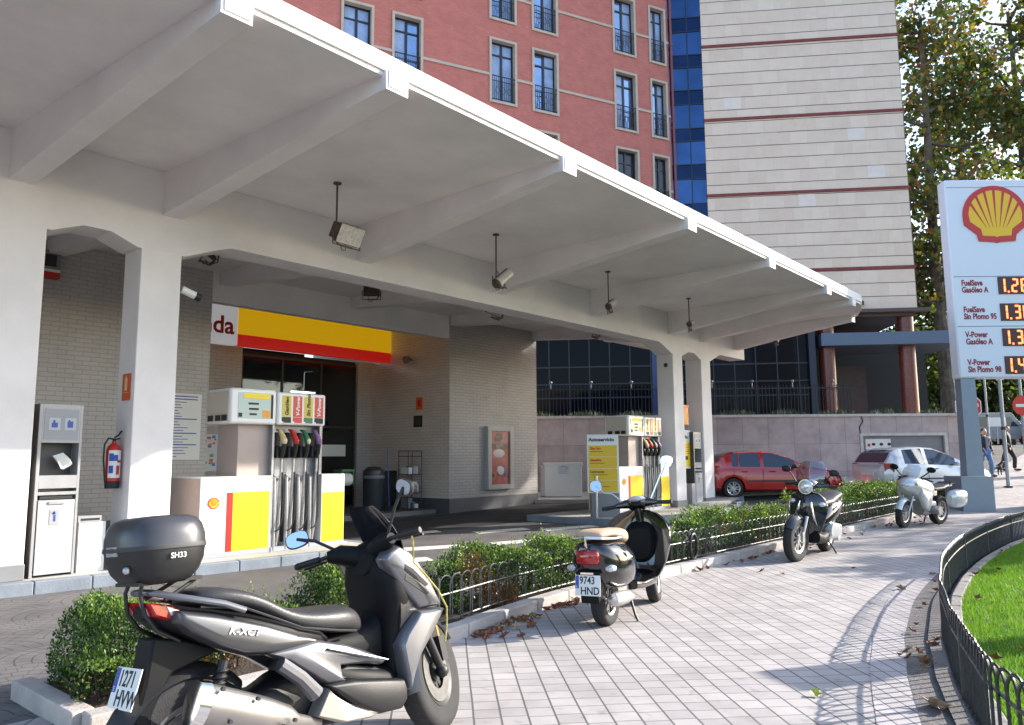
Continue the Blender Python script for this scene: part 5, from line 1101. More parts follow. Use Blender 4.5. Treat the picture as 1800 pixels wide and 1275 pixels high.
def hedge(label, x0, x1, y0, y1, h_, n, size=0.028, twig=14, dry=0.03, lump=0.5, taper=0.25):
    cx, cy = (x0+x1)/2, (y0+y1)/2
    p = S(cx, cy); t = sthing('box_hedge', label, 'hedge', cx, cy, g(p.x, p.y)+0.08, 'clipped hedges in the bed')
    W_, D_ = (x1-x0)/2, (y1-y0)/2; ph = random.uniform(0, 9)
    def hh(x): return h_*(0.88+0.12*math.sin(x*5.1+ph)+0.07*math.sin(x*11+ph*2))
    mb = MB()
    def fn():
        while True:
            x = random.uniform(-W_, W_); e = 1-max(0, (abs(x)-W_*0.8)/(W_*0.2))**2*0.8
            z = random.random()**0.75*hh(x)*max(e, 0.3); y = random.uniform(-D_, D_)*(0.75+0.25*min(1, z/h_*2))
            # prefer the outer shell
            q = noise.noise(Vector((x*4+ph, y*4, z*4)))
            if q < 0.05-0.30*(1.5-lump): continue
            sh = max(abs(y)/D_, z/hh(x), abs(x)/W_)
            if random.random() < sh**1.5+0.15: return (x, y, z+0.03), Vector((x*0.2, y*0.6, 0.8))
    cnt = [0]
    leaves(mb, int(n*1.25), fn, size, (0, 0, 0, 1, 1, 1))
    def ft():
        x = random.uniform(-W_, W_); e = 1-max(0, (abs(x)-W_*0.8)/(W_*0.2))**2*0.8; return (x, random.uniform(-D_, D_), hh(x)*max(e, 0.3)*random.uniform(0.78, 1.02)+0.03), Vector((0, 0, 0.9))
    leaves(mb, int(n*0.3), ft, size, (1, 2, 2))  # lighter leaves on top, sunlight on the hedge put into their colour
    dc = [Vector((random.uniform(-W_, W_), -D_*0.9, random.uniform(0.1, h_*0.8))) for _ in range(3)]
    def fd():
        c = random.choice(dc); return (c.x+random.gauss(0, 0.09), c.y+random.gauss(0, 0.03), max(0.03, c.z+random.gauss(0, 0.08))), None
    leaves(mb, int(n*dry), fd, size*0.9, (3,))
    # upright young shoots
    for k in range(twig):
        bx = random.uniform(-W_*0.95, W_*0.95); by = random.uniform(-D_*.8, D_*.8); H_ = random.uniform(0.08, 0.22); l = (random.gauss(0, .12), random.gauss(0, .12))
        zb = hh(bx)*0.92
        for j in range(26):
            q = random.random(); leaves(mb, 1, lambda: ((bx+l[0]*q*H_+random.gauss(0, .012), by+l[1]*q*H_+random.gauss(0, .012), zb+H_*q), Vector((0, 0, 1))), size*(1.1-0.4*q), (2, 2, 1))
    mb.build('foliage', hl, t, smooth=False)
    mb = MB()
    for k in range(int(W_*2*14)+3):
        bx = random.uniform(-W_*.9, W_*.9); by = random.uniform(-D_*.5, D_*.5); mb.tube([(bx, by, -0.03), (bx+random.gauss(0, .04), by+random.gauss(0, .04), h_*0.4), (bx+random.gauss(0, .09), by+random.gauss(0, .09), h_*0.8)], [0.008, 0.006, 0.003], 5)
    mb.build('stems', bark, t); return t
hedge('nearest dense clipped hedge behind the tail of the grey maxi scooter', 1.95, 3.1, 5.0, 5.75, 0.50, 15000, twig=34, size=0.026)
hedge('loose low growth at the foot of the nearest hedge, left of the number plate', 1.9, 2.3, 4.9, 5.3, 0.24, 2600, twig=10, size=0.024)
hedge('low hedge seen over the saddle of the grey maxi scooter', 3.0, 3.78, 5.25, 5.8, 0.36, 5200, twig=12, size=0.026)
hedge('rounded hedge clump between the saddle and handlebar of the grey maxi scooter', 3.75, 4.55, 5.15, 5.8, 0.53, 7500, twig=16)
hedge('broad hedge with a browned front between the grey and the black scooter', 5.2, 7.5, 5.12, 5.8, 0.53, 17000, dry=0.14, twig=44)
hedge('small hedge end behind the black scooter with tan seat', 7.25, 8.3, 5.3, 5.8, 0.42, 5000, twig=16)
hedge('thin straggly hedge just right of the black scooter', 8.9, 9.9, 5.3, 5.8, 0.38, 4300, twig=20, size=0.03, lump=1.1)
hedge('upright bushy hedge clump beside the black lock loop', 10.1, 12.1, 5.2, 5.8, 0.64, 7000, twig=46, size=0.032)
hedge('hedge clump directly behind the scooter with the clear windscreen', 12.3, 13.9, 5.3, 5.8, 0.55, 6500, twig=24, size=0.032)
hedge('tall green hedge between the windscreen scooter and the silver touring motorcycle', 14.7, 17.6, 5.25, 5.85, 0.74, 9000, twig=50, size=0.036, dry=0.06)
hedge('tallest hedge at the far end behind the silver touring motorcycle', 17.8, 21.5, 5.25, 5.85, 0.78, 8500, twig=55, size=0.04)
# ================================================================ LAWN GRASS
gm = [leafmat('grass blade', (0.075, 0.20, 0.02), 0.4, 0.5), leafmat('grass blade light', (0.14, 0.28, 0.03), 0.4, 0.5), leafmat('grass blade dry', (0.2, 0.24, 0.06), 0.3, 0.5)]
mb = MB(); N_ = 0
while N_ < 42000:
    x = 3.0+random.random()**1.6*14; y = fenceY(x)-0.21-random.random()**1.3*4.4
    p = S(x, y); 
    if p.y < 2.6 or p.x > p.y*0.72+0.4: continue
    hgt = random.uniform(0.03, 0.075); a = random.uniform(0, 6.28); w_ = 0.0022*(1+p.y*0.12); b0 = p+Vector((0, 0, 0.045)); d = Vector((math.cos(a), math.sin(a), 0)); l = Vector((random.gauss(0, .02), random.gauss(0, .02), hgt))
    mb.add([b0-d*w_, b0+d*w_, b0+l], [(0, 1, 2)], random.choice((0, 0, 1, 1, 1, 2) if random.random() < .4 else (0, 1))); N_ += 1
tag(mb.build('grass', gm, smooth=False), 'bright green lawn grass inside the curved hooped fence', 'grass', kind='stuff')
# ================================================================ FALLEN LEAVES
fl = [mat('dry leaf brown', (0.30, 0.13, 0.05), 0.7, var=0.4, vscale=20), mat('dry leaf tan', (0.45, 0.30, 0.19), 0.7, var=0.3, vscale=20), mat('dry leaf rust', (0.25, 0.07, 0.03), 0.7, var=0.3, vscale=20), mat('yellow green leaf', (0.40, 0.42, 0.06), 0.6)]
def leafshape(mb, p, s, mi):
    a0 = random.uniform(0, 6.28); n = 10; up_ = Vector((random.gauss(0, .35), random.gauss(0, .35), 1)).normalized(); e = up_.orthogonal().normalized(); f = up_.cross(e)
    e, f = e*math.cos(a0)+f*math.sin(a0), -e*math.sin(a0)+f*math.cos(a0)
    pts = [p+up_*0.0]
    for k in range(n):
        a = 2*math.pi*k/n; r_ = s*(1.0 if k % 2 == 0 else 0.55)*random.uniform(0.8, 1.1)*(0.6 if k in (5,) else 1)
        pts.append(p+e*math.cos(a)*r_+f*math.sin(a)*r_+Vector((0, 0, 0.012+abs(math.sin(a*1.5))*s*0.35)))
    mb.add(pts, [(0, 1+k, 1+(k+1) % n) for k in range(n)], mi)
def dropped(n, fn, size, nm='fallen_leaf', solo=False): 
    mb = MB()
    for k in range(n): leafshape(mb, fn(), size*random.uniform(0.6, 1.25), random.choice((0, 0, 1, 1, 2, 2, 3) if random.random() < .4 else (0, 1, 2)))
    return mb.build(nm, fl, smooth=False)
def kpt(x, off=0.05, sp=0.12): y = kerbY(x)-off-abs(random.gauss(0, sp)); q = S(x, y); return Vector((q.x, q.y, g(q.x, q.y)+0.015))
piles = [(4.9, 6.0, 40, 0.10), (6.2, 6.9, 16, 0.1), (12.6, 15.0, 60, 0.18), (9.5, 12.5, 14, 0.1), (15, 22, 30, 0.2)]
mb = MB()
for a, b, n, sp in piles:
    for k in range(n): leafshape(mb, kpt(random.uniform(a, b), 0.04, sp), 0.055*random.uniform(.6, 1.2), random.randrange(3))
for k in range(50):
    x = random.uniform(3.6, 20); y = fenceY(x)+0.12+random.gauss(0, 0.07); q = S(x, y); leafshape(mb, Vector((q.x, q.y, 0.03)), 0.05*random.uniform(.6, 1.2), random.randrange(3))
for k in range(40):
    x = random.uniform(4, 16); y = fenceY(x)-0.2-random.random()**1.5*2.2; q = S(x, y); leafshape(mb, Vector((q.x, q.y, 0.10)), 0.05*random.uniform(.6, 1.2), random.randrange(3))
tag(mb.build('leaf_litter', fl, smooth=False), 'dry brown plane leaves gathered along the kerbs and gutter', 'fallen leaves', kind='stuff')
solo = [((1585, 1036), .075, 1, 'large tan leaf lying flat on the path left of the lawn fence'), ((1434, 1223), .05, 3, 'small yellowish leaf alone on the near paving slabs'), ((1595, 1145), .06, 1, 'pale pink leaf near the border setts at right'), ((1340, 1004), .06, 0, 'brown leaf on the path in front of the windscreen scooter'), ((1375, 1010), .045, 1, 'tiny tan leaf on the path right of a brown one'), ((1645, 1245), .11, 1, 'big curled tan leaf in the gutter at the bottom right'), ((915, 1120), .05, 2, 'single rust leaf on the path left of the black scooter'), ((1640, 1010), .06, 1, 'tan leaf beside the lawn fence bend'), ((940, 1086), .05, 3, 'yellow green leaf against the granite kerb'), ((1500, 1000), .04, 0, 'little brown leaf in the middle distance of the path')]
def gp(u, v, z=0.0):
    d = fwd+rt*((u-900)/F)+up*((637.5-v)/F); t = (z-EYE)/d.z; return Vector((d.x*t, d.y*t, z))
for (u, v), s_, mi, lb in solo:
    mb = MB(); p = gp(u, v, 0.012); leafshape(mb, Vector((0, 0, 0)), s_, mi); o = mb.build('fallen_leaf', fl, smooth=False, loc=p); tag(o, lb, 'leaf', 'single fallen leaves on the path')
# ================================================================ TREES
tlm = [leafmat('plane leaf dark', (0.045, 0.078, 0.018), 0.35), leafmat('plane leaf mid', (0.09, 0.135, 0.026), 0.4), leafmat('plane leaf yellow', (0.20, 0.18, 0.03), 0.4), leafmat('plane leaf brown', (0.20, 0.10, 0.04), 0.3)]
plane_bark = mat('plane bark', (0.14, 0.12, 0.095), 0.9, col2=(0.05, 0.045, 0.04), var=0.1, vscale=2.5, bump=0.4)
def tree(label, x, y, H_, R_, cz0, n, leaf=0.22, tr=0.3, mis=(0, 0, 1, 1, 2, 3), seed=1, group='plane trees along the street', dens=0.0, nb=26, kind='plane_tree', drop=1.0, lean=(0, 0), sig=0.27):
    random.seed(seed); t = thing(kind, label, 'tree', (x, y, g(x, y)-0.05), 0, group)
    mb = MB(); top = H_*0.85
    trunk = [(lean[0]*s*s+0.15*math.sin(s*5+seed), lean[1]*s*s+0.15*math.cos(s*4+seed), top*s) for s in fr(0, 1, 9)]
    trunk[0] = (0, 0, 0)
    mb.tube(trunk, [tr*(1.25 if i == 0 else 1)*(1-0.8*i/9)+0.02 for i in range(10)], 10)
    mb.build('trunk', plane_bark, t)
    cl = []; mb = MB()
    for k in range(nb):
        s = random.uniform(cz0/H_*0.9, 0.98); i = min(8, int(s*9)); q = s*9-i
        b = Vector(trunk[i]).lerp(Vector(trunk[i+1]), q) if s*9 < 9 else Vector(trunk[9])
        a = random.uniform(0, 6.28); zf = (s*H_-cz0)/(H_-cz0)
        rad_ = R_*(0.55+0.45*math.sin(math.pi*min(1, max(0.12, zf+0.15))))*random.uniform(0.55, 1.05)
        e = b+Vector((math.cos(a)*rad_, math.sin(a)*rad_, random.uniform(0.1, 0.5)*rad_)); m_ = b.lerp(e, 0.5)+Vector((random.gauss(0, .2), random.gauss(0, .2), random.gauss(0.1, .25)))
        mb.tube([b, m_, e], [tr*0.28, tr*0.16, tr*0.05], 6)
        for q in (0.45, 0.65, 0.85, 1.0): cl.append((b.lerp(e, q)+Vector((random.gauss(0, R_*.12), random.gauss(0, R_*.12), random.gauss(0, R_*.12))), R_*random.uniform(0.11, 0.22)))
        for j in range(3):
            c = m_.lerp(e, random.random()); d = c+Vector((random.gauss(0, 1), random.gauss(0, 1), random.gauss(.2, .7)))*R_*0.22; mb.tube([c, d], [tr*0.06, tr*0.02], 5); cl.append((d, R_*random.uniform(0.08, 0.15)))
    mb.build('branches', plane_bark, t)
    mb = MB()
    for k in range(n):
        c, r_ = random.choice(cl); 
        leaves(mb, 1, lambda: (c+Vector((random.gauss(0, sig), random.gauss(0, sig), random.gauss(0, sig*0.85)))*r_*2.2, None), leaf, mis, asp=0.8)
    mb.build('crown', tlm, t, smooth=False); return t
tree('tall thin plane tree just right of the stone tower, its crown letting white sky through', 25.2, 44.0, 31, 5.2, 8.0, 11500, 0.34, 0.42, seed=3, nb=38)
tree('plane tree with a yellowing crown behind the price pylon', 33.5, 48.0, 34, 6.5, 8.0, 16000, 0.36, 0.45, seed=5, nb=42, mis=(0, 0, 1, 1, 1, 2, 3))
tree('dark bushy tree low behind the left edge of the price pylon', 26.8, 52.0, 15, 5.5, 3.0, 13000, 0.3, 0.35, seed=8, nb=46, mis=(0, 0, 0, 1, 1))
tree('yellow green tree seen between the red pillar and the stop sign', 23.8, 60.0, 9, 5.0, 2.4, 9000, 0.28, 0.3, seed=12, nb=40, mis=(1, 1, 2, 2, 0))
tree('dark low tree filling the street behind the standing man', 33.0, 56.0, 8.5, 5.0, 1.6, 12000, 0.32, 0.3, seed=31, nb=40, mis=(0, 0, 0, 1))
tree('dark shrubby tree beyond the parked van at the right edge', 40.5, 58.0, 9.5, 5.5, 1.6, 12000, 0.32, 0.3, seed=32, nb=40, mis=(0, 0, 0, 1, 1))
tree('broad green tree far behind the no entry sign', 38.0, 66.0, 12, 7.0, 3.2, 9000, 0.34, 0.35, seed=14, nb=40, mis=(0, 0, 1, 1, 2))
tree('distant tree at the right edge beneath the price pylon', 46.0, 62.0, 13, 7.0, 4.0, 7000, 0.34, 0.35, seed=15, nb=36, mis=(0, 0, 1, 2))
tree('tall plane tree added outside the view to shade the shop corner', 30.5, 32.0, 22, 5.0, 13.5, 7000, 0.3, 0.35, seed=21, nb=34)  # unseen tree, high crown shaped to keep sun off the shop corner
tree('short pollarded plane tree on the lawn whose shadow crosses the path', 14.5, 13.6, 5.2, 1.4, 3.4, 2600, 0.2, 0.2, seed=22, nb=22)
t = thing('added_shadow_pillar', 'added square pillar right of the view, casting a shadow on the path', 'pillar', (6.3, 6.95, 0.03), 0.3)  # unseen pillar added to cast the shadow band on the near slabs
mb = MB(); mb.box(-0.2, 0.2, -0.2, 0.2, 0, 1.9); mb.build('shaft', kerb_m, t, bevel=0.01); mb = MB(); mb.box(-0.25, 0.25, -0.25, 0.25, 1.9, 2.02); mb.build('capital', kerb_m, t, bevel=0.01)
tree('low branched tree on the far side of the lawn shading the distant path', 27.0, 20.5, 11, 4.2, 4.5, 5000, 0.25, 0.25, seed=24, nb=30)
random.seed(77)
# ================================================================ STREET SIGNS, POSTS, PEOPLE
galv = mat('galvanised post', (0.30, 0.33, 0.37), 0.4, metal=0.5, var=0.15, vscale=8)
def at(u, v, Y):
    d = fwd+rt*((u-900)/F)+up*((637.5-v)/F); t = Y/d.y; return Vector((d.x*t, Y, EYE+d.z*t))
p = at(1693, 715, 27.0); gr = g(p.x, 27)
t = thing('stop_sign', 'red octagonal stop sign half hidden behind the pylon post', 'sign', (p.x+0.18, 27.0, gr), 0)
zc = p.z-gr
mb = MB(); mb.cyl((0, 0.04, 0), (0, 0.04, zc+0.4), 0.035, n=10); mb.build('post', galv, t)
mb = MB(); oc = lambda r_: [(r_*math.cos(rad(22.5+45*k)), zc+r_*math.sin(rad(22.5+45*k))) for k in range(8)]
mb.prism(oc(0.50), -0.01, 0.0, 'y', 0); mb.prism(oc(0.46), -0.014, -0.0101, 'y', 1); put_text(mb, 'STOP', 0.36, (0, -0.016, zc-0.13), (1, 0, 0), (0, 0, 1), 0, bold=0.01, center=True, wide=0.85); mb.build('plate', [paper, redp], t, smooth=False)
p = at(1797, 713, 26.0); gr = g(p.x, 26); zc = p.z-gr
t = thing('no_entry_sign', 'round red no entry sign with a white bar at the right edge', 'sign', (p.x, 26.0, gr), 0)
mb = MB(); mb.cyl((0, 0.04, 0), (0, 0.04, zc+2.2), 0.05, n=12); mb.build('post', galv, t)
mb = MB(); mb.prism([(0.34*math.cos(a), zc+0.34*math.sin(a)) for a in fr(0, 2*math.pi, 32)[:-1]], -0.012, 0.0, 'y', 1); mb.box(-0.23, 0.23, -0.016, -0.012, zc-0.05, zc+0.05, 0); mb.build('plate', [paper, redp], t, smooth=False)
for (u, Y, h_, r_, lb) in [(1768, 25.5, 4.2, 0.06, 'grey sign pole just left of the no entry sign'), (1741, 34, 5.0, 0.05, 'thin distant pole between the pylon post and the sign poles')]:
    p = at(u, 800, Y); t = thing('sign_pole', lb, 'pole', (p.x, Y, g(p.x, Y)), 0); mb = MB(); mb.cyl((0, 0, 0), (0, 0, h_), r_, n=12); mb.build('pole_shaft', galv, t); mb = MB(); mb.cyl((0, 0, 0), (0, 0, 0.05), r_*2.2, n=12); mb.cyl((0, 0, 1.9), (0, 0, 2.0), r_*1.3, n=12); mb.build('collar', dark_metal, t)
def distant_sign(lb, u, v, Y, w_, h_, m_):
    p = at(u, v, Y); gr = g(p.x, Y); t = thing('street_sign', lb, 'sign', (p.x, Y, gr), 0); mb = MB(); mb.box(-w_/2, w_/2, -0.03, 0, p.z-gr-h_/2, p.z-gr+h_/2); mb.build('plate', m_, t, smooth=False); mb = MB(); mb.box(-0.04, 0.04, 0, 0.06, 0, p.z-gr); mb.build('post', galv, t, smooth=False)
distant_sign('pale rectangular street sign in the distance right of the pylon post', 1752, 742, 42, 1.0, 0.5, paper)
distant_sign('small white and grey sign low beside the end of the mauve wall', 1688, 783, 31, 0.45, 0.35, paper)
distant_sign('white banner like sign far off behind the standing man', 1716, 736, 48, 0.9, 0.4, mat('faded banner', (0.55, 0.6, 0.65), 0.6))
# far parked car pieces and a white van across the street
def simple_van(lb, x, y, rz_, m_, L_=4.4, H_=1.9):
    t = thing('parked_van', lb, 'van', (x, y, g(x, y)), rz_, 'vehicles across the street')
    prof = [(-L_/2, 0.35), (-L_/2, 1.0), (-L_/2+0.1, H_*0.95), (-L_/2+0.4, H_), (L_*0.15, H_), (L_*0.30, 1.15), (L_*0.47, 0.95), (L_/2, 0.7), (L_/2, 0.35)]
    mb = MB(); rings = []
    for y_, k in ((-0.85, 0.0), (-0.80, 0.04), (0.80, 0.04), (0.85, 0.0)): rings.append([(a*(0.985 if abs(y_) > .82 else 1), y_, b+k) for a, b in prof])
    mb.ring(rings); mb.build('body', m_, t, ang=30)
    mb = MB(); mb.prism([(-L_*0.42, 1.1), (-L_*0.42, H_*0.88), (L_*0.12, H_*0.88), (L_*0.24, 1.1)], -0.86, -0.852, 'y'); mb.prism([(-L_*0.42, 1.1), (-L_*0.42, H_*0.88), (L_*0.12, H_*0.88), (L_*0.24, 1.1)], 0.852, 0.86, 'y'); mb.build('side_window', car_gl, t, smooth=False)
    for xx in (-L_*0.32, L_*0.32):
        for s in (-1, 1): mb = MB(); mb.lathe([(0.001, -0.1), (0.2, -0.1), (0.31, -0.08), (0.31, 0.08), (0.2, 0.1), (0.001, 0.1)], (xx, s*0.78, 0.31), 'y', n=18); mb.build('wheel', rubber, t)
simple_van('white van parked across the street far beyond the standing man', 29.5, 47.0, 0.1, mat('dull white van paint', (0.3, 0.31, 0.33), 0.4, var=0.2))
simple_van('dark car parked across the street at the right edge', 33.2, 46.0, 0.05, mat('dark car paint', (0.03, 0.04, 0.06), 0.2, coat=1.0), 4.2, 1.45)
simple_van('red car parked far down the street behind the poles', 38.5, 58.0, 0.05, red_car, 4.2, 1.45)
# distant buildings closing the street
for lb, x, y, w_, h_, c in [('pale apartment block far down the street at right', 62, 92, 30, 16, (0.45, 0.42, 0.38)), ('brown apartment block far behind the low trees', 30, 98, 34, 13, (0.30, 0.24, 0.2))]:
    t = thing('apartment_block', lb, 'building', (x, y, 1.0), 0.05); m_ = mat('render '+lb[:4], c, 0.8, var=0.15); mb = MB(); hs = [(-w_/2+1.2+i*2.6, -w_/2+2.5+i*2.6, 2+j*3.1, 3.7+j*3.1) for i in range(int(w_/2.6)-1) for j in range(int(h_/3.1)-1)]
    holed(mb, -w_/2, w_/2, 0, h_, hs); mb.box(-w_/2, w_/2, 0.4, 8, 0, h_); mb.build('wall', m_, t, smooth=False)
    mb = MB()
    for a, b, c_, d_ in hs: mb.box(a, b, 0.2, 0.25, c_, d_)
    o = mb.build('windows', glass_dark, t, smooth=False); o['kind'] = 'stuff'
def skin(name, pts, edges, radii, m, par, sub=2, root=0):
    bm = bmesh.new(); ly = bm.verts.layers.skin.verify(); vs = [bm.verts.new(p) for p in pts]
    for v, r_ in zip(vs, radii): v[ly].radius = (r_, r_) if not isinstance(r_, tuple) else r_
    vs[root][ly].use_root = True
    for a, b in edges: bm.edges.new((vs[a], vs[b]))
    me = bpy.data.meshes.new(name); bm.to_mesh(me); bm.free(); me.materials.append(m); o = bpy.data.objects.new(name, me); COL.objects.link(o); o.parent = par
    k = o.modifiers.new('skin', 'SKIN'); k.use_smooth_shade = True; s = o.modifiers.new('sub', 'SUBSURF'); s.levels = sub; s.render_levels = sub; return o
skin_m = mat('skin', (0.45, 0.26, 0.19), 0.5); jeans = mat('blue jeans', (0.10, 0.20, 0.40), 0.8, var=0.2, vscale=6); jacket = mat('black jacket', (0.012, 0.012, 0.014), 0.7); hairm = mat('dark hair', (0.03, 0.02, 0.015), 0.6); shirt = mat('grey blue shirt', (0.12, 0.15, 0.22), 0.7); darkcl = mat('dark clothes', (0.02, 0.02, 0.025), 0.8)
def person(lb, x, y, rz_, lower, upper, inner=None, H_=1.72, hands='pocket', stride=0.10):
    t = thing('person', lb, 'person', (x, y, g(x, y)), rz_); k = H_/1.75
    P = [(0, 0, 0.95), (0, 0, 1.15), (0, 0.0, 1.36), (0, 0.0, 1.47), (0, -0.01, 1.53),
         (0.10, 0, 0.90), (0.12, -0.03-stride, 0.50), (0.13, 0.02-stride, 0.08), (0.14, -0.16-stride, 0.035),
         (-0.10, 0, 0.90), (-0.13, -0.02+stride, 0.50), (-0.14, 0.05+stride, 0.08), (-0.16, -0.12+stride, 0.035),
         (0.19, 0, 1.40), (0.27, 0.04, 1.12), (0.22, -0.10, 0.92), (-0.19, 0, 1.40), (-0.27, 0.04, 1.12), (-0.22, -0.10, 0.92)]
    P = [(a*k, b*k, c*k) for a, b, c in P]
    E = [(0, 1), (1, 2), (2, 3), (3, 4), (0, 5), (5, 6), (6, 7), (7, 8), (0, 9), (9, 10), (10, 11), (11, 12), (2, 13), (13, 14), (14, 15), (2, 16), (16, 17), (17, 18)]
    Rr = [0.12, 0.12, 0.13, 0.055, 0.05, 0.085, 0.055, 0.04, 0.035, 0.085, 0.055, 0.04, 0.035, 0.055, 0.042, 0.03, 0.055, 0.042, 0.03]
    body = skin('body', P, E, [(r_*1.15, r_*0.85) if i < 3 else r_ for i, r_ in enumerate(Rr)], skin_m, t)
    mb = MB(); mb.ball((0, -0.02, 1.635*k), 0.10, 0, 16, (0.78, 0.95, 1.15)); mb.ball((0, -0.118, 1.625*k), 0.018, 0, 8, (0.8, 1, 1.3)); mb.ball((0.078, -0.01, 1.63*k), 0.02, 0, 8, (0.5, 1, 1.5)); mb.ball((-0.078, -0.01, 1.63*k), 0.02, 0, 8, (0.5, 1, 1.5)); mb.build('head', skin_m, t)
    mb = MB(); mb.ball((0, 0.012, 1.665*k), 0.105, 0, 16, (0.82, 0.92, 1.0)); mb.build('hair', hairm, t)
    for s in (1, -1):
        q = P[15] if s > 0 else P[18]
        for f_ in range(5):
            mb = MB() if f_ == 0 else mb; a = (f_-2)*0.016
            mb.tube([(q[0]+a, q[1]-0.01, q[2]-0.02), (q[0]+a*1.1, q[1]-0.03, q[2]-0.08-(0.01 if f_ in (1, 2, 3) else 0)), (q[0]+a, q[1]-0.03, q[2]-0.12)], [0.011, 0.010, 0.006], 6)
        mb.build('hand', skin_m, t)
    skin('trousers', [P[i] for i in (0, 5, 6, 7, 9, 10, 11)], [(0, 1), (1, 2), (2, 3), (0, 4), (4, 5), (5, 6)], [0.145, 0.105, 0.082, 0.075, 0.105, 0.082, 0.075], lower, t)
    skin('jacket', [P[i] for i in (0, 1, 2, 3, 13, 14, 15, 16, 17, 18)], [(0, 1), (1, 2), (2, 3), (2, 4), (4, 5), (5, 6), (2, 7), (7, 8), (8, 9)], [(0.17, 0.135), (0.17, 0.14), (0.17, 0.135), 0.07, 0.08, 0.066, 0.05, 0.08, 0.066, 0.05], upper, t)
    if inner: mb = MB(); mb.ring([[(-0.05, -0.135, 0.95*k), (0.05, -0.135, 0.95*k), (0.05, -0.10, 0.95*k), (-0.05, -0.10, 0.95*k)], [(-0.06, -0.15, 1.2*k), (0.06, -0.15, 1.2*k), (0.06, -0.10, 1.2*k), (-0.06, -0.10, 1.2*k)], [(-0.045, -0.10, 1.47*k), (0.045, -0.10, 1.47*k), (0.045, -0.06, 1.47*k), (-0.045, -0.06, 1.47*k)]]); mb.build('shirt', inner, t)
    mb = MB()
    for i in (8, 12): mb.ball((P[i][0], P[i][1]+0.07, 0.045), 0.06, 0, 10, (0.8, 2.2, 0.75))
    mb.build('shoes', blackp, t)
    return t
def pfoot(u, v, Y): p = at(u, v, Y); return p.x
person('man in blue jeans, black jacket and grey shirt standing near the pylon', pfoot(1735, 838, 28.2), 28.2, 0.2, jeans, jacket, shirt, 1.76)
person('dark clothed pedestrian walking beyond the grey sign poles', pfoot(1776, 838, 30.0), 30.0, 0.8, darkcl, darkcl, None, 1.74, stride=0.16)
# small dark dog beside the man
t = thing('dog', 'small dark dog standing beside the man in blue jeans', 'dog', (pfoot(1752, 838, 28.6), 28.6, g(18, 28.6)), 0.3)
Pd = [(-0.2, 0, 0.30), (0, 0, 0.30), (0.18, 0, 0.33), (0.28, 0, 0.45), (0.34, 0, 0.50), (0.43, 0, 0.47), (-0.28, 0, 0.38), (-0.34, 0, 0.46),
      (-0.2, 0.06, 0.22), (-0.25, 0.07, 0.13), (-0.21, 0.07, 0.02), (-0.2, -0.06, 0.22), (-0.25, -0.07, 0.13), (-0.21, -0.07, 0.02), (0.17, 0.06, 0.2), (0.16, 0.06, 0.1), (0.18, 0.06, 0.02), (0.17, -0.06, 0.2), (0.16, -0.06, 0.1), (0.18, -0.06, 0.02)]
skin('body', Pd, [(0, 1), (1, 2), (2, 3), (3, 4), (4, 5), (0, 6), (6, 7), (0, 8), (8, 9), (9, 10), (0, 11), (11, 12), (12, 13), (2, 14), (14, 15), (15, 16), (2, 17), (17, 18), (18, 19)], [0.08, 0.075, 0.095, 0.055, 0.055, 0.025, 0.02, 0.012, 0.045, 0.02, 0.02, 0.045, 0.02, 0.02, 0.035, 0.02, 0.02, 0.035, 0.02, 0.02], jacket, t, root=1)
# bicycle leaning at the end of the mauve wall
t = thing('bicycle', 'thin parked bicycle behind the pylon post by the wall end', 'bicycle', (16.6, 28.6, g(16.6, 28.6)), 0.4)
for xx in (-0.5, 0.5):
    mb = MB(); mb.lathe([(0.31, -0.012), (0.335, -0.015), (0.345, 0), (0.335, 0.015), (0.31, 0.012)], (xx, 0, 0.345), 'y', n=28)
    for k in range(12): a = math.pi*k/6; mb.cyl((xx, 0, 0.345), (xx+0.31*math.cos(a), 0, 0.345+0.31*math.sin(a)), 0.002, n=4)
    mb.build('wheel', rubber, t)
mb = MB()
for a, b in [((-0.5, 0, .345), (-0.1, 0, .32)), ((-0.1, 0, .32), (-0.25, 0, .85)), ((-0.5, 0, .345), (-0.22, 0, .78)), ((-0.1, 0, .32), (0.35, 0, .75)), ((-0.22, 0, .78), (0.33, 0, .82)), ((0.31, 0, .9), (0.5, 0, .345))]: mb.cyl(a, b, 0.016, n=8)
mb.build('frame', dark_metal, t); mb = MB(); mb.tube([(0.25, -0.28, 1.0), (0.33, -0.1, 0.98), (0.33, 0.1, 0.98), (0.25, 0.28, 1.0)], 0.012, 6); mb.build('handlebar', dark_metal, t); mb = MB(); mb.ball((-0.27, 0, 0.9), 0.1, 0, 10, (1.3, 0.7, 0.3)); mb.build('saddle', blackp, t)
# ================================================================ TWO WHEELERS
char = mat('charcoal metallic', (0.06, 0.06, 0.065), 0.34, metal=0.45, coat=0.4); gun = mat('gunmetal silver', (0.15, 0.15, 0.165), 0.36, metal=0.6, coat=0.3); vinyl = mat('seat vinyl', (0.04, 0.039, 0.042), 0.42, bump=0.15, bscale=150)
satin = mat('satin black', (0.006, 0.006, 0.007), 0.55, spec=0.2); boxg = mat('box lid grey', (0.06, 0.06, 0.066), 0.3, metal=0.3); smoke = mat('smoked screen', (0.02, 0.02, 0.025), 0.08, spec=0.6); amber = mat('amber lens', (0.7, 0.25, 0.02), 0.15, coat=1); tan = mat('tan leather', (0.50, 0.36, 0.24), 0.5, bump=0.1, bscale=90); taillens = mat('tail lens', (0.35, 0.008, 0.01), 0.12, coat=1.0); lens = mat('head lamp lens', (0.6, 0.63, 0.66), 0.08, metal=0.4, coat=1.0)
silverp = mat('silver fairing', (0.66, 0.68, 0.67), 0.28, metal=0.45, coat=0.5)
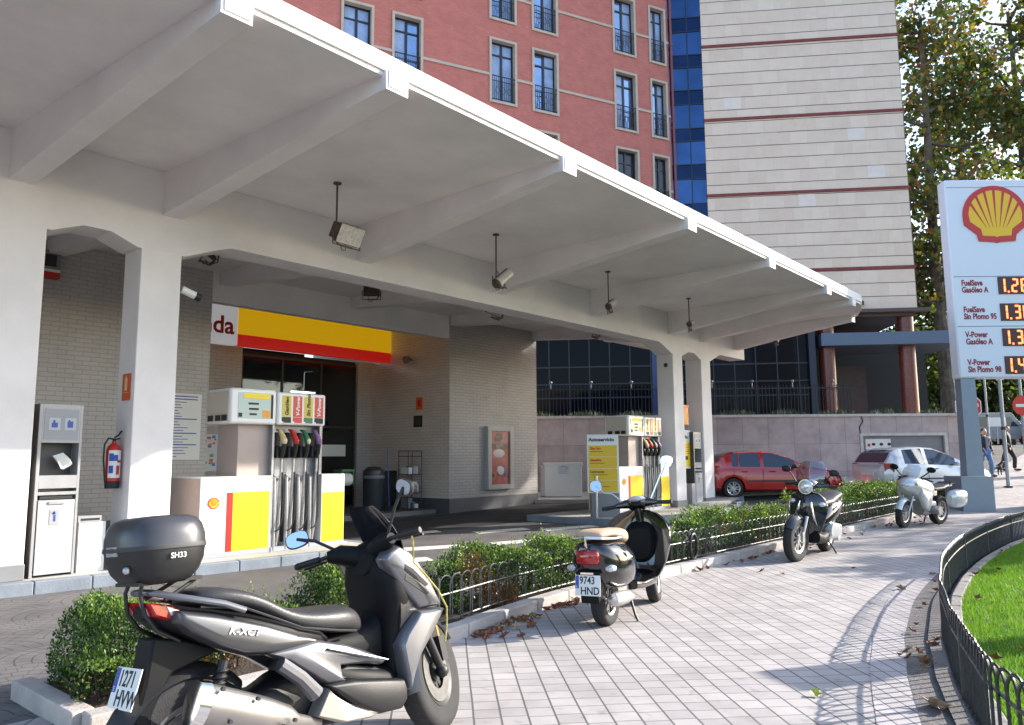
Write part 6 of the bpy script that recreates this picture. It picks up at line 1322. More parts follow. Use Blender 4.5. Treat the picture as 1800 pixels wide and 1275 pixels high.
clear_scr = bpy.data.materials.new('clear screen'); clear_scr.use_nodes = True; _n = clear_scr.node_tree.nodes; _l = clear_scr.node_tree.links
_g = _n.new('ShaderNodeBsdfGlossy'); _g.inputs['Roughness'].default_value = 0.05; _t = _n.new('ShaderNodeBsdfTransparent'); _t.inputs[0].default_value = (0.78, 0.8, 0.85, 1); _m = _n.new('ShaderNodeMixShader'); _m.inputs[0].default_value = 0.16
_l.new(_t.outputs[0], _m.inputs[1]); _l.new(_g.outputs[0], _m.inputs[2]); _l.new(_m.outputs[0], _n['Material Output'].inputs[0])
def bike(name, label, cat, contact, heading, lean):
    t = thing(name, label, cat, contact, 0, 'two wheelers parked along the bed'); t.rotation_euler = (rad(-lean), 0, rad(90-heading)); return t
def steerT(P, rake, ang):
    ax = Vector((-math.sin(rad(rake)), 0, math.cos(rad(rake)))); P = Vector(P); return Matrix.Translation(P) @ Matrix.Rotation(rad(ang), 4, ax) @ Matrix.Translation(-P)
def fender(mb, c, r, w_, a0, a1, th=0.012, n=14, mi=0):
    rings = []
    for a in fr(rad(a0), rad(a1), n):
        rg = []
        for k in range(9):
            q = -1+2*k/8; rr = r-(q*q)*w_*0.35; rg.append((c[0]+rr*math.cos(a), c[1]+q*w_/2, c[2]+rr*math.sin(a)))
        for k in range(8, -1, -1):
            q = -1+2*k/8; rr = r-th-(q*q)*w_*0.35; rg.append((c[0]+rr*math.cos(a), c[1]+q*(w_/2-th), c[2]+rr*math.sin(a)))
        rings.append(rg)
    mb.ring(rings, mi)
def numplate(t, c, tilt, l1, l2, blue='left', w_=0.22, h_=0.16):
    # faces -x ; right when read is -y side
    up_ = Vector((math.sin(tilt), 0, math.cos(tilt))); rt_ = Vector((0, -1, 0)); n_ = rt_.cross(up_); c = Vector(c)
    def q(mb, x0, x1, z0, z1, d0, d1, mi): mb.add([c+rt_*x+up_*z+n_*d for d in (d0, d1) for z in (z0, z1) for x in (x0, x1)], [(0, 1, 3, 2), (4, 6, 7, 5), (0, 4, 5, 1), (2, 3, 7, 6), (0, 2, 6, 4), (1, 5, 7, 3)], mi)
    mb = MB(); q(mb, -w_/2, w_/2, -h_/2, h_/2, -0.004, 0, 0); q(mb, -w_/2+0.003, -w_/2+0.036, -h_/2+0.06, h_/2-0.004, 0.0002, 0.0012, 1)
    p_ = mb.build('number_plate', [paper, bluep], t, smooth=False)
    mb = MB(); put_text(mb, l1, 0.088, c+rt_*(-w_/2+0.042)+up_*(h_/2-0.072)+n_*0.001, rt_, up_, bold=0.0015, depth=0.0006, wide=0.82); put_text(mb, l2, 0.088, c+rt_*(-w_/2+0.05)+up_*(-h_/2+0.012)+n_*0.001, rt_, up_, bold=0.0015, depth=0.0006, wide=0.9); mb.build('lettering', blackp, p_, smooth=False)
    mb = MB(); put_text(mb, 'E', 0.026, c+rt_*(-w_/2+0.011)+up_*(-h_/2+0.066)+n_*0.0014, rt_, up_, depth=0.0005); bpy.data.objects
    for k in range(12): a = k*math.pi/6; o = c+rt_*(-w_/2+0.019+0.009*math.cos(a))+up_*(h_/2-0.03+0.009*math.sin(a))+n_*0.0016; mb.add([o, o+rt_*0.002, o+up_*0.002], [(0, 1, 2)])
    mb.build('country_strip', paper, p_, smooth=False)
def mirror(t, T, base, head, sz, m_=None, face=(-1, 0, 0.05), stem=True, stemm=None, roll=0.0, stp=None):
    mb = MB(); mb.T = T
    h = Vector(head); b = Vector(base); mb.tube([b]+([Vector(q) for q in stp] if stp else [b.lerp(h, 0.5)+Vector((0, 0, 0.02))])+[h], 0.009, 8); mb.build('mirror_stem', stemm or black_pl, t)
    n_ = Vector(face).normalized(); s_ = n_.cross(Vector((0, 0, 1))).normalized(); u_ = s_.cross(n_); s2 = s_*math.cos(roll)+u_*math.sin(roll); u2 = u_*math.cos(roll)-s_*math.sin(roll)
    rings = []
    for d, k in ((0.0, 1.0), (-0.012, 1.06), (-0.03, 0.92), (-0.045, 0.5)): rings.append([h+n_*d+s2*sz[0]*k*math.copysign(abs(math.cos(a))**0.75, math.cos(a))+u2*sz[1]*k*math.copysign(abs(math.sin(a))**0.75, math.sin(a)) for a in fr(0, 2*math.pi, 24)[:-1]])
    mb = MB(); mb.T = T; mb.ring(rings); ms = mb.build('mirror', m_ or black_pl, t)
    mb = MB(); mb.T = T; rg = [h+n_*0.0015+s2*sz[0]*0.93*math.copysign(abs(math.cos(a))**0.75, math.cos(a))+u2*sz[1]*0.93*math.copysign(abs(math.sin(a))**0.75, math.sin(a)) for a in fr(0, 2*math.pi, 24)[:-1]]; mb.add(rg, [tuple(range(24))]); mb.build('mirror_glass', mirror_glass, ms, smooth=False)
def steered_wheel(t, T, c, r, w_, rimm, spokes, disc=True):
    wl = wheel('wheel', t, (0, 0, 0), r, w_, rimm, spokes, disc=disc, rr=0.60); wl.matrix_basis = T @ Matrix.Translation(c); return wl
def superring(cx, cy, z, a, b, pw, n=40, nose=0.0):
    out = []
    for i in range(n):
        t_ = 2*math.pi*i/n; c, s = math.cos(t_), math.sin(t_); x = a*math.copysign(abs(c)**(2/pw), c); out.append((cx+x, cy+b*math.copysign(abs(s)**(2/pw), s), z-(nose*x)))
    return out
# ---------------------------------------------------------------- grey maxi scooter in the foreground
k = bike('maxi_scooter', 'large charcoal grey scooter with a black top box in the near left foreground', 'scooter', (-1.41, 3.45, 0), 40, 6)
wheel('wheel', k, (0, 0, 0.31), 0.31, 0.15, alu, 5, disc=True, rr=0.62)
def both(mb, poly, y0, y1, ins=0.02, mi=0): mb.puff(poly, y0, y1, ins, mi); mb.puff(poly, -y0, -y1, ins, mi)
mb = MB(); mb.loft([(-0.19, 0, 0.905, 0.05, 0.03, 2.4), (-0.12, 0, 0.88, 0.115, 0.055, 2.6), (0.05, 0, 0.82, 0.155, 0.085, 2.8), (0.25, 0, 0.755, 0.175, 0.10, 3), (0.45, 0, 0.70, 0.18, 0.085, 3), (0.62, 0, 0.665, 0.16, 0.06, 3), (0.7, 0, 0.65, 0.1, 0.03, 2)], 28); mb.build('tail_body', satin, k)
mb = MB(); both(mb, [(-0.101, 0.905), (0.078, 0.862), (0.2, 0.822), (0.31, 0.785), (0.47, 0.72), (0.60, 0.662), (0.47, 0.638), (0.336, 0.643), (0.193, 0.668), (0.076, 0.72), (-0.052, 0.80), (-0.109, 0.853)], 0.11, 0.195, 0.03); mb.build('tail_panel', char, k, ang=50, bevel=0.006)
mb = MB(); put_text(mb, 'K-XCT', 0.042, (0.11, -0.199, 0.775), (1, 0, -0.22), (0.1, 0, 1), shear=0.3, bold=0.0006, wide=1.25, depth=0.0012); mb.build('lettering', paper, k, smooth=False)
mb = MB(); mb.loft([(-0.02, 0, 0.93, 0.07, 0.025, 2.4), (0.02, 0, 0.94, 0.13, 0.04, 2.6), (0.12, 0, 0.935, 0.165, 0.046, 2.8), (0.24, 0, 0.905, 0.175, 0.045, 2.8), (0.33, 0, 0.865, 0.175, 0.045, 2.8), (0.41, 0, 0.815, 0.17, 0.045, 2.8), (0.50, 0, 0.77, 0.175, 0.05, 2.8), (0.62, 0, 0.745, 0.185, 0.06, 2.8), (0.74, 0, 0.735, 0.175, 0.07, 2.6), (0.85, 0, 0.72, 0.14, 0.075, 2.4), (0.93, 0, 0.69, 0.09, 0.065, 2.2), (0.97, 0, 0.66, 0.04, 0.03, 2)], 32); mb.build('saddle', vinyl, k, ang=80, subs=1)
mb = MB(); mb.tube([(0.0, -0.165, 0.905), (0.2, -0.178, 0.872), (0.36, -0.18, 0.80), (0.5, -0.182, 0.735), (0.7, -0.18, 0.69), (0.86, -0.13, 0.66)], 0.006, 6); mb.build('seat_piping', blackp, k)
# mid panels
mb = MB(); both(mb, [(0.311, 0.652), (0.45, 0.665), (0.576, 0.668), (0.738, 0.62), (0.867, 0.565), (1.0, 0.50), (0.96, 0.475), (0.86, 0.50), (0.706, 0.522), (0.715, 0.48), (0.742, 0.463), (0.806, 0.437), (0.70, 0.44), (0.615, 0.452), (0.533, 0.514), (0.409, 0.596)], 0.12, 0.205, 0.018); mb.build('side_panel', gun, k, ang=50, bevel=0.006)
mb = MB(); mb.puff([(0.72, 0.50), (0.76, 0.515), (0.95, 0.465), (1.0, 0.44), (0.86, 0.43), (0.76, 0.455)], -0.13, -0.175, 0.01); mb.build('foot_trim', gun, k)
mb = MB(); mb.loft([(0.5, 0, 0.50, 0.12, 0.10, 3), (0.62, 0, 0.46, 0.17, 0.12, 3), (0.8, 0, 0.42, 0.20, 0.10, 3), (1.0, 0, 0.38, 0.21, 0.085, 3), (1.09, 0, 0.37, 0.16, 0.08, 3)], 24); mb.loft([(0.5, 0, 0.34, 0.12, 0.10, 3), (0.75, 0, 0.33, 0.17, 0.09, 3), (1.08, 0, 0.32, 0.16, 0.08, 3)], 24)
mb.loft([(0.72, 0, 0.60, 0.08, 0.06, 2.6), (0.85, 0, 0.56, 0.10, 0.10, 2.6), (1.0, 0, 0.55, 0.10, 0.14, 2.6), (1.12, 0, 0.62, 0.12, 0.2, 2.6)], 20); mb.build('floor_body', satin, k)
mb = MB(); both(mb, [(0.598, 0.455), (0.749, 0.452), (0.92, 0.42), (1.076, 0.388), (1.095, 0.34), (1.09, 0.285), (1.05, 0.243), (0.91, 0.252), (0.768, 0.32)], 0.17, 0.245, 0.02); mb.build('skirt', black_pl, k, ang=50, bevel=0.006)
mb = MB(); both(mb, [(0.612, 0.442), (0.66, 0.40), (0.72, 0.357), (0.84, 0.30), (0.935, 0.268), (0.85, 0.245), (0.70, 0.26), (0.538, 0.33)], 0.14, 0.225, 0.012); mb.build('belly_panel', mat('pale champagne panel', (0.42, 0.38, 0.35), 0.35, metal=0.5), k, ang=50)
mb = MB(); mb.tube([(0.98, -0.222, 0.50), (0.8, -0.215, 0.56), (0.62, -0.212, 0.62)], [0.004, 0.012, 0.006], 8); mb.build('side_spar', gun, k)
mb = MB(); mb.tube([(0.36, -0.2, 0.60), (0.46, -0.21, 0.52), (0.54, -0.215, 0.43)], [0.035, 0.035, 0.04], 10); mb.build('frame_cover', gun, k)
# leg shield and nose
mb = MB(); mb.ring([superring(x_, 0, z_, a_, b_, 3.0, 28) for z_, x_, a_, b_ in [(0.33, 1.08, 0.03, 0.12), (0.40, 1.085, 0.05, 0.16), (0.55, 1.09, 0.055, 0.17), (0.68, 1.11, 0.07, 0.19), (0.78, 1.12, 0.09, 0.215), (0.88, 1.11, 0.10, 0.22), (0.95, 1.10, 0.10, 0.19), (1.0, 1.09, 0.09, 0.13), (1.02, 1.08, 0.06, 0.09)]]); mb.build('leg_shield', satin, k, ang=80)
mb = MB(); mb.loft([(1.10, 0, 0.77, 0.21, 0.24, 2.8), (1.22, 0, 0.79, 0.20, 0.22, 2.6), (1.32, 0, 0.77, 0.17, 0.18, 2.4), (1.42, 0, 0.73, 0.12, 0.12, 2.2), (1.5, 0, 0.70, 0.07, 0.06, 2), (1.53, 0, 0.69, 0.02, 0.02, 2)], 28); mb.build('nose', char, k)
mb = MB(); both(mb, [(0.995, 1.0), (1.03, 1.04), (1.103, 1.066), (1.178, 1.03), (1.23, 0.985), (1.31, 0.88), (1.36, 0.79), (1.395, 0.71), (1.32, 0.712), (1.22, 0.712), (1.15, 0.79), (1.08, 0.87), (1.02, 0.955)], 0.14, 0.225, 0.022); mb.build('cowl_panel', gun, k, ang=50, bevel=0.006)
mb = MB()
for dz in (0, -0.045): both(mb, [(1.13, 0.965+dz*1.2), (1.19, 0.935+dz*1.2), (1.30, 0.835+dz), (1.275, 0.825+dz), (1.18, 0.885+dz), (1.12, 0.93+dz*1.1)], 0.2, 0.2275, 0.004)
mb.build('vent', blackp, k, smooth=False)
mb = MB(); both(mb, [(1.205, 0.708), (1.30, 0.704), (1.39, 0.70), (1.365, 0.655), (1.30, 0.58), (1.20, 0.48), (1.15, 0.39), (1.116, 0.32), (1.096, 0.33), (1.092, 0.399), (1.075, 0.48), (1.065, 0.555), (1.10, 0.61), (1.165, 0.67)], 0.15, 0.25, 0.018); mb.build('cheek_panel', mat('cheek grey', (0.17, 0.17, 0.185), 0.35, metal=0.5, coat=0.3), k, ang=50, bevel=0.006)
mb = MB(); 
for s in (-1, 1): mb.ring([[(1.36, s*0.10, 0.80), (1.45, s*0.05, 0.76), (1.47, s*0.04, 0.72), (1.38, s*0.13, 0.72)], [(1.38, s*0.11, 0.81), (1.47, s*0.06, 0.77), (1.49, s*0.05, 0.73), (1.4, s*0.14, 0.73)]])
mb.build('headlight', lens, k)
# screen
def screen_(mb, pts, halfw, bulge, th=0.004, n=8):
    rings = []
    for (x, z, w_) in pts:
        a = [(x-bulge*(q*q), w_*q, z) for q in fr(-1, 1, n)]; b = [(x-th-bulge*(q*q), w_*q, z) for q in fr(1, -1, n)]; rings.append(a+b)
    mb.ring(rings)
mb = MB(); screen_(mb, [(1.27, 1.02, 0.15), (1.24, 1.09, 0.165), (1.19, 1.17, 0.16), (1.13, 1.25, 0.13), (1.10, 1.29, 0.09)], 0, 0.07); mb.build('windscreen', smoke, k)
mb = MB(); mb.loft([(0.99, 0, 0.98, 0.09, 0.06, 2.6), (1.06, 0, 1.0, 0.13, 0.09, 2.6), (1.15, 0, 1.02, 0.14, 0.10, 2.6), (1.24, 0, 0.99, 0.12, 0.08, 2.4)], 20); mb.build('dash', satin, k)
T = steerT((1.22, 0, 0.75), 26, 26)
mb = MB(); mb.T = T; mb.tube([(0.965, 0.20, 1.065), (1.00, 0.14, 1.06), (1.04, 0.07, 1.03), (1.06, 0, 1.015), (1.04, -0.07, 1.03), (1.00, -0.14, 1.06), (0.965, -0.20, 1.065)], [0.03, 0.055, 0.06, 0.055, 0.06, 0.055, 0.03], 14); mb.build('handlebar_cover', satin, k)
mb = MB(); mb.T = T
for s in (-1, 1):
    mb.cyl((0.965, s*0.19, 1.065), (0.94, s*0.37, 1.06), 0.012, n=10); mb.cyl((0.957, s*0.245, 1.063), (0.938, s*0.365, 1.06), 0.019, n=14); mb.cyl((0.938, s*0.365, 1.06), (0.935, s*0.385, 1.06), 0.021, 0.016, n=14)
    mb.tube([(0.985, s*0.21, 1.055), (1.02, s*0.24, 1.05), (1.01, s*0.31, 1.045), (0.995, s*0.37, 1.04)], 0.007, 6)
mb.build('handlebar', black_pl, k)
mirror(k, T, (1.0, 0.17, 1.10), (1.0, 0.385, 1.215), (0.066, 0.046), face=(-1, -0.35, 0.12), roll=-0.1)
mirror(k, T, (1.0, -0.17, 1.10), (1.0, -0.315, 1.315), (0.062, 0.042), face=(-1, 0.45, 0.05), roll=0.5)
# cord
mb = MB(); mb.tube([T @ Vector((0.955, -0.32, 1.07)), T @ Vector((0.975, -0.31, 1.0)), (1.16, -0.26, 0.97), (1.24, -0.255, 0.9), (1.33, -0.26, 0.80), (1.385, -0.265, 0.70), (1.38, -0.26, 0.6), (1.37, -0.25, 0.52)], 0.006, 6); mb.build('cord', mat('yellow cord', (0.5, 0.42, 0.12), 0.7, var=0.5, vscale=60), k)
# front wheel group
steered_wheel(k, T, (1.49, 0, 0.315), 0.315, 0.125, mat('dark cast rim', (0.03, 0.03, 0.032), 0.5, metal=0.3), 5)
mb = MB(); mb.T = T; fender(mb, (1.49, 0, 0.315), 0.345, 0.16, 30, 190, n=16); mb.build('front_fender', char, k)
mb = MB(); mb.T = T
for s in (-1, 1): mb.cyl((1.49, s*0.085, 0.31), (1.29, s*0.085, 0.72), 0.024, 0.03, n=12); mb.ball((1.49, s*0.085, 0.31), 0.04, 0, 10)
mb.box(1.50, 1.58, -0.105, -0.065, 0.36, 0.50); mb.build('fork', black_pl, k)
mb = MB(); mb.T = T; mb.box(1.50, 1.52, -0.105, -0.10, 0.50, 0.56); mb.build('reflector', amber, k, smooth=False)
# rear: fender, lamp, plate, rack, exhaust
mb = MB(); mb.puff([(-0.16, 0.80), (-0.02, 0.77), (0.15, 0.70), (0.02, 0.665), (-0.08, 0.64), (-0.14, 0.54), (-0.18, 0.42), (-0.27, 0.34), (-0.245, 0.46), (-0.195, 0.62), (-0.18, 0.70)], -0.075, 0.075, 0.0); mb.build('rear_fender', satin, k, bevel=0.012)
mb = MB(); fender(mb, (0, 0, 0.31), 0.36, 0.17, 40, 170, n=14); mb.build('inner_fender', black_pl, k)
mb = MB(); both(mb, [(-0.203, 0.95), (-0.10, 0.932), (-0.065, 0.91), (-0.04, 0.845), (-0.122, 0.862), (-0.18, 0.89)], 0.03, 0.122, 0.014); mb.build('tail_light', taillens, k)
mb = MB(); both(mb, [(-0.13, 0.925), (-0.075, 0.905), (-0.055, 0.875), (-0.11, 0.885)], 0.11, 0.128, 0.004); mb.build('indicator', lens, k)
numplate(k, (-0.25, -0.01, 0.615), 0.30, '1271', 'HVW')
mb = MB(); mb.tube([(0.20, -0.185, 0.862), (0.1, -0.182, 0.905), (-0.08, -0.155, 0.955), (-0.17, -0.09, 0.985), (-0.19, 0, 0.99), (-0.17, 0.09, 0.985), (-0.08, 0.155, 0.955), (0.1, 0.182, 0.905), (0.20, 0.185, 0.862)], 0.015, 10); mb.build('grab_rail', gun, k)
mb = MB()
for s in (-1, 1):
    mb.tube([(-0.20, s*0.06, 1.035), (-0.215, s*0.07, 0.99), (-0.20, s*0.08, 0.90), (-0.15, s*0.08, 0.83), (-0.05, s*0.08, 0.77)], 0.009, 8); mb.tube([(0.02, s*0.08, 1.02), (-0.06, s*0.09, 0.98), (-0.12, s*0.09, 0.95)], 0.009, 8)
mb.tube([(-0.22, -0.1, 1.03), (-0.22, 0.1, 1.03)], 0.009, 8); mb.box(-0.24, 0.04, -0.11, 0.11, 1.02, 1.035); mb.build('luggage_rack', black_pl, k)
B = (-0.12, 0)
tb = MB(); tb.ring([superring(B[0], 0, z, a, b, 2.8) for z, a, b in [(1.022, 0.10, 0.14), (1.035, 0.125, 0.165), (1.07, 0.155, 0.19), (1.12, 0.175, 0.208), (1.168, 0.182, 0.213)]]); bx = tb.build('top_box', black_pl, k, ang=60)
tb = MB(); tb.ring([superring(B[0], 0, z, a, b, 2.8, nose=0.0) for z, a, b in [(1.168, 0.184, 0.215), (1.22, 0.182, 0.213), (1.265, 0.170, 0.202), (1.292, 0.150, 0.184), (1.305, 0.118, 0.15), (1.309, 0.05, 0.08)]]); tb.build('lid', boxg, bx, ang=80)
tb = MB(); tb.ring([superring(B[0], 0, z, a, b, 2.8, nose=0.0) for z, a, b in [(1.163, 0.184, 0.215), (1.166, 0.1865, 0.2175), (1.180, 0.1867, 0.2175), (1.184, 0.185, 0.216)]], caps=False); tb.build('seam_strip', mat('smoked reflector', (0.03, 0.03, 0.033), 0.6), bx)
tb = MB(); put_text(tb, 'SH33', 0.032, (-0.155, -0.2155, 1.125), (1, 0.02, 0), (0, -0.10, 1), bold=0.0004, wide=1.0, depth=0.002); tb.build('lettering', mat('silver print', (0.6, 0.6, 0.6), 0.4), bx, smooth=False)
tb = MB(); tb.ball((-0.285, -0.10, 1.09), 0.016, 0, 10, (1, 1, 1)); tb.box(-0.305, -0.285, -0.05, 0.05, 1.15, 1.19); tb.build('latch', alu, bx)
mb = MB(); rings = []
for x, y, z, a, b in [(-0.075, -0.245, 0.535, 0.045, 0.055), (-0.06, -0.245, 0.53, 0.062, 0.078), (0.0, -0.245, 0.505, 0.066, 0.082), (0.10, -0.245, 0.465, 0.066, 0.080), (0.25, -0.24, 0.405, 0.064, 0.074), (0.36, -0.235, 0.365, 0.05, 0.058), (0.42, -0.225, 0.34, 0.03, 0.034), (0.6, -0.15, 0.28, 0.02, 0.02)]:
    rings.append([(x+b*0.35*math.sin(t_), y+a*math.cos(t_), z+b*math.sin(t_)) for t_ in fr(0, 2*math.pi, 24)[:-1]])
mb.ring(rings); mb.build('exhaust', mat('satin exhaust steel', (0.33, 0.31, 0.30), 0.36, metal=0.85, var=0.15, vscale=6), k)
mb = MB(); mb.ring([[(x+b*0.35*math.sin(t_), -0.245+a*math.cos(t_), z+b*math.sin(t_)) for t_ in fr(0, 2*math.pi, 24)[:-1]] for x, z, a, b in [(-0.085, 0.54, 0.05, 0.06), (-0.082, 0.54, 0.066, 0.083), (-0.035, 0.522, 0.070, 0.087), (-0.03, 0.52, 0.066, 0.082)]]); mb.build('exhaust_cap', chrome, k)
mb = MB()
for x, z in ((0.02, 0.575), (0.18, 0.50), (0.30, 0.36), (0.36, 0.37), (0.05, 0.44)): mb.cyl((x, -0.315, z), (x, -0.30, z), 0.009, n=8)
mb.build('bolts', blackp, k)
mb = MB(); mb.loft([(-0.05, -0.08, 0.33, 0.05, 0.06, 3), (0.2, -0.06, 0.35, 0.08, 0.12, 3), (0.45, 0, 0.38, 0.13, 0.16, 3), (0.6, 0, 0.38, 0.13, 0.14, 3)], 16); mb.loft([(-0.08, 0.12, 0.33, 0.05, 0.08, 3), (0.2, 0.13, 0.34, 0.06, 0.12, 3), (0.5, 0.12, 0.36, 0.06, 0.12, 3)], 16); mb.build('engine', black_pl, k)
mb = MB(); mb.cyl((0.02, -0.14, 0.36), (0.12, -0.14, 0.66), 0.022, n=10)
for q in range(9): mb.lathe([(0.03, -0.008), (0.036, 0), (0.03, 0.008)], (0.04+q*0.008, -0.14, 0.42+q*0.025), 'z', n=12)
mb.build('shock_absorber', black_pl, k)
mb = MB(); mb.tube([(0.55, 0.12, 0.26), (0.52, 0.2, 0.12), (0.5, 0.26, 0.0)], 0.012, 8); mb.build('side_stand', black_pl, k)
# ---------------------------------------------------------------- black classic scooter
v = bike('classic_scooter', 'glossy black classic scooter with tan seat and white number plate, seen from behind', 'scooter', (0.86, 7.3, 0), 29, 2)
v.scale = (1.03, 1.03, 1.04)
wheel('wheel', v, (0, 0.0, 0.225), 0.225, 0.12, alu, 5, rr=0.58)
mb = MB(); mb.loft([(-0.33, 0, 0.62, 0.10, 0.11, 2.8), (-0.30, 0, 0.61, 0.16, 0.15, 2.8), (-0.22, 0, 0.57, 0.205, 0.19, 2.6), (-0.12, 0, 0.55, 0.25, 0.215, 2.5), (0.06, 0, 0.53, 0.265, 0.225, 2.4), (0.22, 0, 0.51, 0.235, 0.215, 2.4), (0.36, 0, 0.49, 0.18, 0.20, 2.5), (0.46, 0, 0.47, 0.13, 0.17, 2.6)], 36); mb.build('rear_body', black_gl, v, ang=70)
mb = MB(); mb.loft([(-0.34, 0, 0.63, 0.085, 0.06, 4), (-0.345, 0, 0.63, 0.075, 0.05, 4)], 28); mb.build('lamp_base', chrome, v)
mb = MB(); mb.loft([(-0.315, 0, 0.63, 0.105, 0.062, 4.0), (-0.36, 0, 0.63, 0.105, 0.062, 4.0), (-0.378, 0, 0.63, 0.09, 0.05, 4.0)], 32); mb.build('tail_light', taillens, v, ang=60)
mb = MB()
for s in (-1, 1): mb.loft([(-0.26, s*0.185, 0.535, 0.045, 0.03, 2.2), (-0.31, s*0.18, 0.535, 0.04, 0.026, 2.2), (-0.325, s*0.175, 0.535, 0.02, 0.012, 2.2)], 16)
mb.build('indicator', lens, v)
mb = MB(); mb.loft([(-0.34, 0, 0.80, 0.10, 0.022, 2.6), (-0.30, 0, 0.815, 0.14, 0.038, 2.6), (-0.15, 0, 0.82, 0.155, 0.042, 2.6), (0.0, 0, 0.81, 0.155, 0.042, 2.6), (0.06, 0, 0.79, 0.155, 0.05, 2.6), (0.15, 0, 0.775, 0.16, 0.065, 2.6), (0.30, 0, 0.765, 0.145, 0.075, 2.5), (0.40, 0, 0.735, 0.10, 0.06, 2.4), (0.44, 0, 0.71, 0.05, 0.03, 2)], 28); mb.build('seat', tan, v, ang=80, subs=1)
mb = MB(); mb.tube([(0.05, -0.17, 0.77), (-0.15, -0.18, 0.775), (-0.33, -0.13, 0.79), (-0.39, 0, 0.80), (-0.33, 0.13, 0.79), (-0.15, 0.18, 0.775), (0.05, 0.17, 0.77)], 0.013, 8); mb.tube([(-0.39, 0, 0.80), (-0.38, 0, 0.74), (-0.34, 0, 0.70)], 0.014, 8); mb.build('grab_rail', chrome, v)
mb = MB(); mb.puff([(-0.33, 0.52), (-0.22, 0.47), (-0.1, 0.42), (-0.2, 0.37), (-0.29, 0.28), (-0.34, 0.24), (-0.36, 0.34)], -0.085, 0.085, 0); mb.box(-0.37, -0.30, -0.115, 0.115, 0.485, 0.51); mb.build('rear_fender', satin, v, bevel=0.01)
numplate(v, (-0.38, 0.0, 0.40), 0.12, '9743', 'HND', w_=0.235, h_=0.17)
mb = MB(); mb.box(-0.385, -0.37, -0.06, 0.06, 0.492, 0.508); mb.build('plate_lamp', chrome, v, smooth=False)
mb = MB(); mb.ring([[(x, -0.155+0.05*math.cos(t_), z+b*math.sin(t_)) for t_ in fr(0, 2*math.pi, 18)[:-1]] for x, z, b in [(-0.20, 0.26, 0.03), (-0.19, 0.26, 0.055), (-0.05, 0.25, 0.065), (0.12, 0.24, 0.06), (0.2, 0.23, 0.03)]]); mb.build('exhaust', mat('exhaust alloy', (0.6, 0.57, 0.55), 0.35, metal=0.8), v)
mb = MB(); mb.loft([(-0.08, 0.1, 0.25, 0.04, 0.09, 3), (0.15, 0.1, 0.27, 0.06, 0.10, 3), (0.4, 0.06, 0.28, 0.06, 0.08, 3)], 16); mb.loft([(0.1, -0.03, 0.27, 0.06, 0.08, 3), (0.4, 0, 0.28, 0.08, 0.08, 3)], 16); mb.build('engine', alu, v)
mb = MB(); mb.loft([(0.42, 0, 0.30, 0.16, 0.05, 4), (0.55, 0, 0.285, 0.19, 0.045, 4), (0.85, 0, 0.285, 0.2, 0.045, 4), (0.98, 0, 0.33, 0.17, 0.06, 4)], 24); mb.build('floorboard', black_gl, v)
mb = MB(); rings = []
for z, x, w_, bl in [(0.27, 0.94, 0.16, 0.03), (0.33, 0.97, 0.22, 0.04), (0.45, 1.0, 0.29, 0.07), (0.60, 1.03, 0.335, 0.09), (0.75, 1.055, 0.345, 0.10), (0.85, 1.07, 0.30, 0.10), (0.92, 1.075, 0.20, 0.07), (0.95, 1.075, 0.10, 0.03)]:
    rings.append([(x-bl*(q*q), w_*q, z) for q in fr(-1, 1, 12)]+[(x-0.03-bl*(q*q), (w_-0.006)*q, z) for q in fr(1, -1, 12)])
mb.ring(rings); mb.build('leg_shield', black_gl, v, ang=70)
mb = MB(); mb.loft([(0.93, 0, 0.62, 0.13, 0.15, 3.0), (0.98, 0, 0.62, 0.16, 0.2, 3.0), (1.02, 0, 0.62, 0.16, 0.22, 3.0)], 20); mb.build('glove_box', satin, v)
mb = MB(); mb.loft([(1.04, 0, 0.60, 0.07, 0.22, 2.4), (1.10, 0, 0.62, 0.06, 0.26, 2.4), (1.14, 0, 0.62, 0.02, 0.2, 2.2)], 18); mb.build('horn_cast', black_gl, v)
T = steerT((1.10, 0, 0.7), 25, 12)
mb = MB(); mb.T = T; mb.tube([(1.09, 0, 0.55), (1.04, 0, 0.9), (1.02, 0, 1.0)], 0.045, 12); mb.loft([(0.93, 0, 1.03, 0.05, 0.035, 2.4), (0.97, 0, 1.03, 0.10, 0.06, 2.4), (1.03, 0, 1.02, 0.12, 0.075, 2.4), (1.10, 0, 1.01, 0.10, 0.075, 2.2), (1.14, 0, 1.01, 0.085, 0.07, 2)], 24)
mb.tube([(0.97, 0.22, 1.01), (1.0, 0.12, 1.02), (1.02, 0, 1.02), (1.0, -0.12, 1.02), (0.97, -0.22, 1.01)], [0.024, 0.045, 0.055, 0.045, 0.024], 14); mb.build('headset', black_gl, v)
mb = MB(); mb.T = T; mb.ball((0.965, 0, 1.065), 0.07, 0, 16, (0.9, 1.3, 0.45)); mb.build('speedometer', lens, v)
mb = MB(); mb.T = T
for s in (-1, 1): mb.cyl((0.97, s*0.21, 1.01), (0.95, s*0.34, 1.0), 0.019, n=12); mb.cyl((0.95, s*0.34, 1.0), (0.948, s*0.36, 1.0), 0.022, n=12); mb.tube([(0.99, s*0.2, 1.0), (1.03, s*0.24, 0.99), (1.02, s*0.34, 0.98)], 0.007, 6)
mb.build('handlebar', black_pl, v)
mirror(v, T, (0.99, 0.15, 1.05), (0.97, 0.40, 1.24), (0.058, 0.055), chrome, stemm=chrome, face=(-1, -0.2, 0.25), stp=[(0.99, 0.24, 1.14), (0.98, 0.33, 1.16)])
mirror(v, T, (0.99, -0.15, 1.05), (0.97, -0.36, 1.40), (0.058, 0.058), chrome, stemm=chrome, face=(-1, 0.2, 0.1), stp=[(0.985, -0.24, 1.2)])
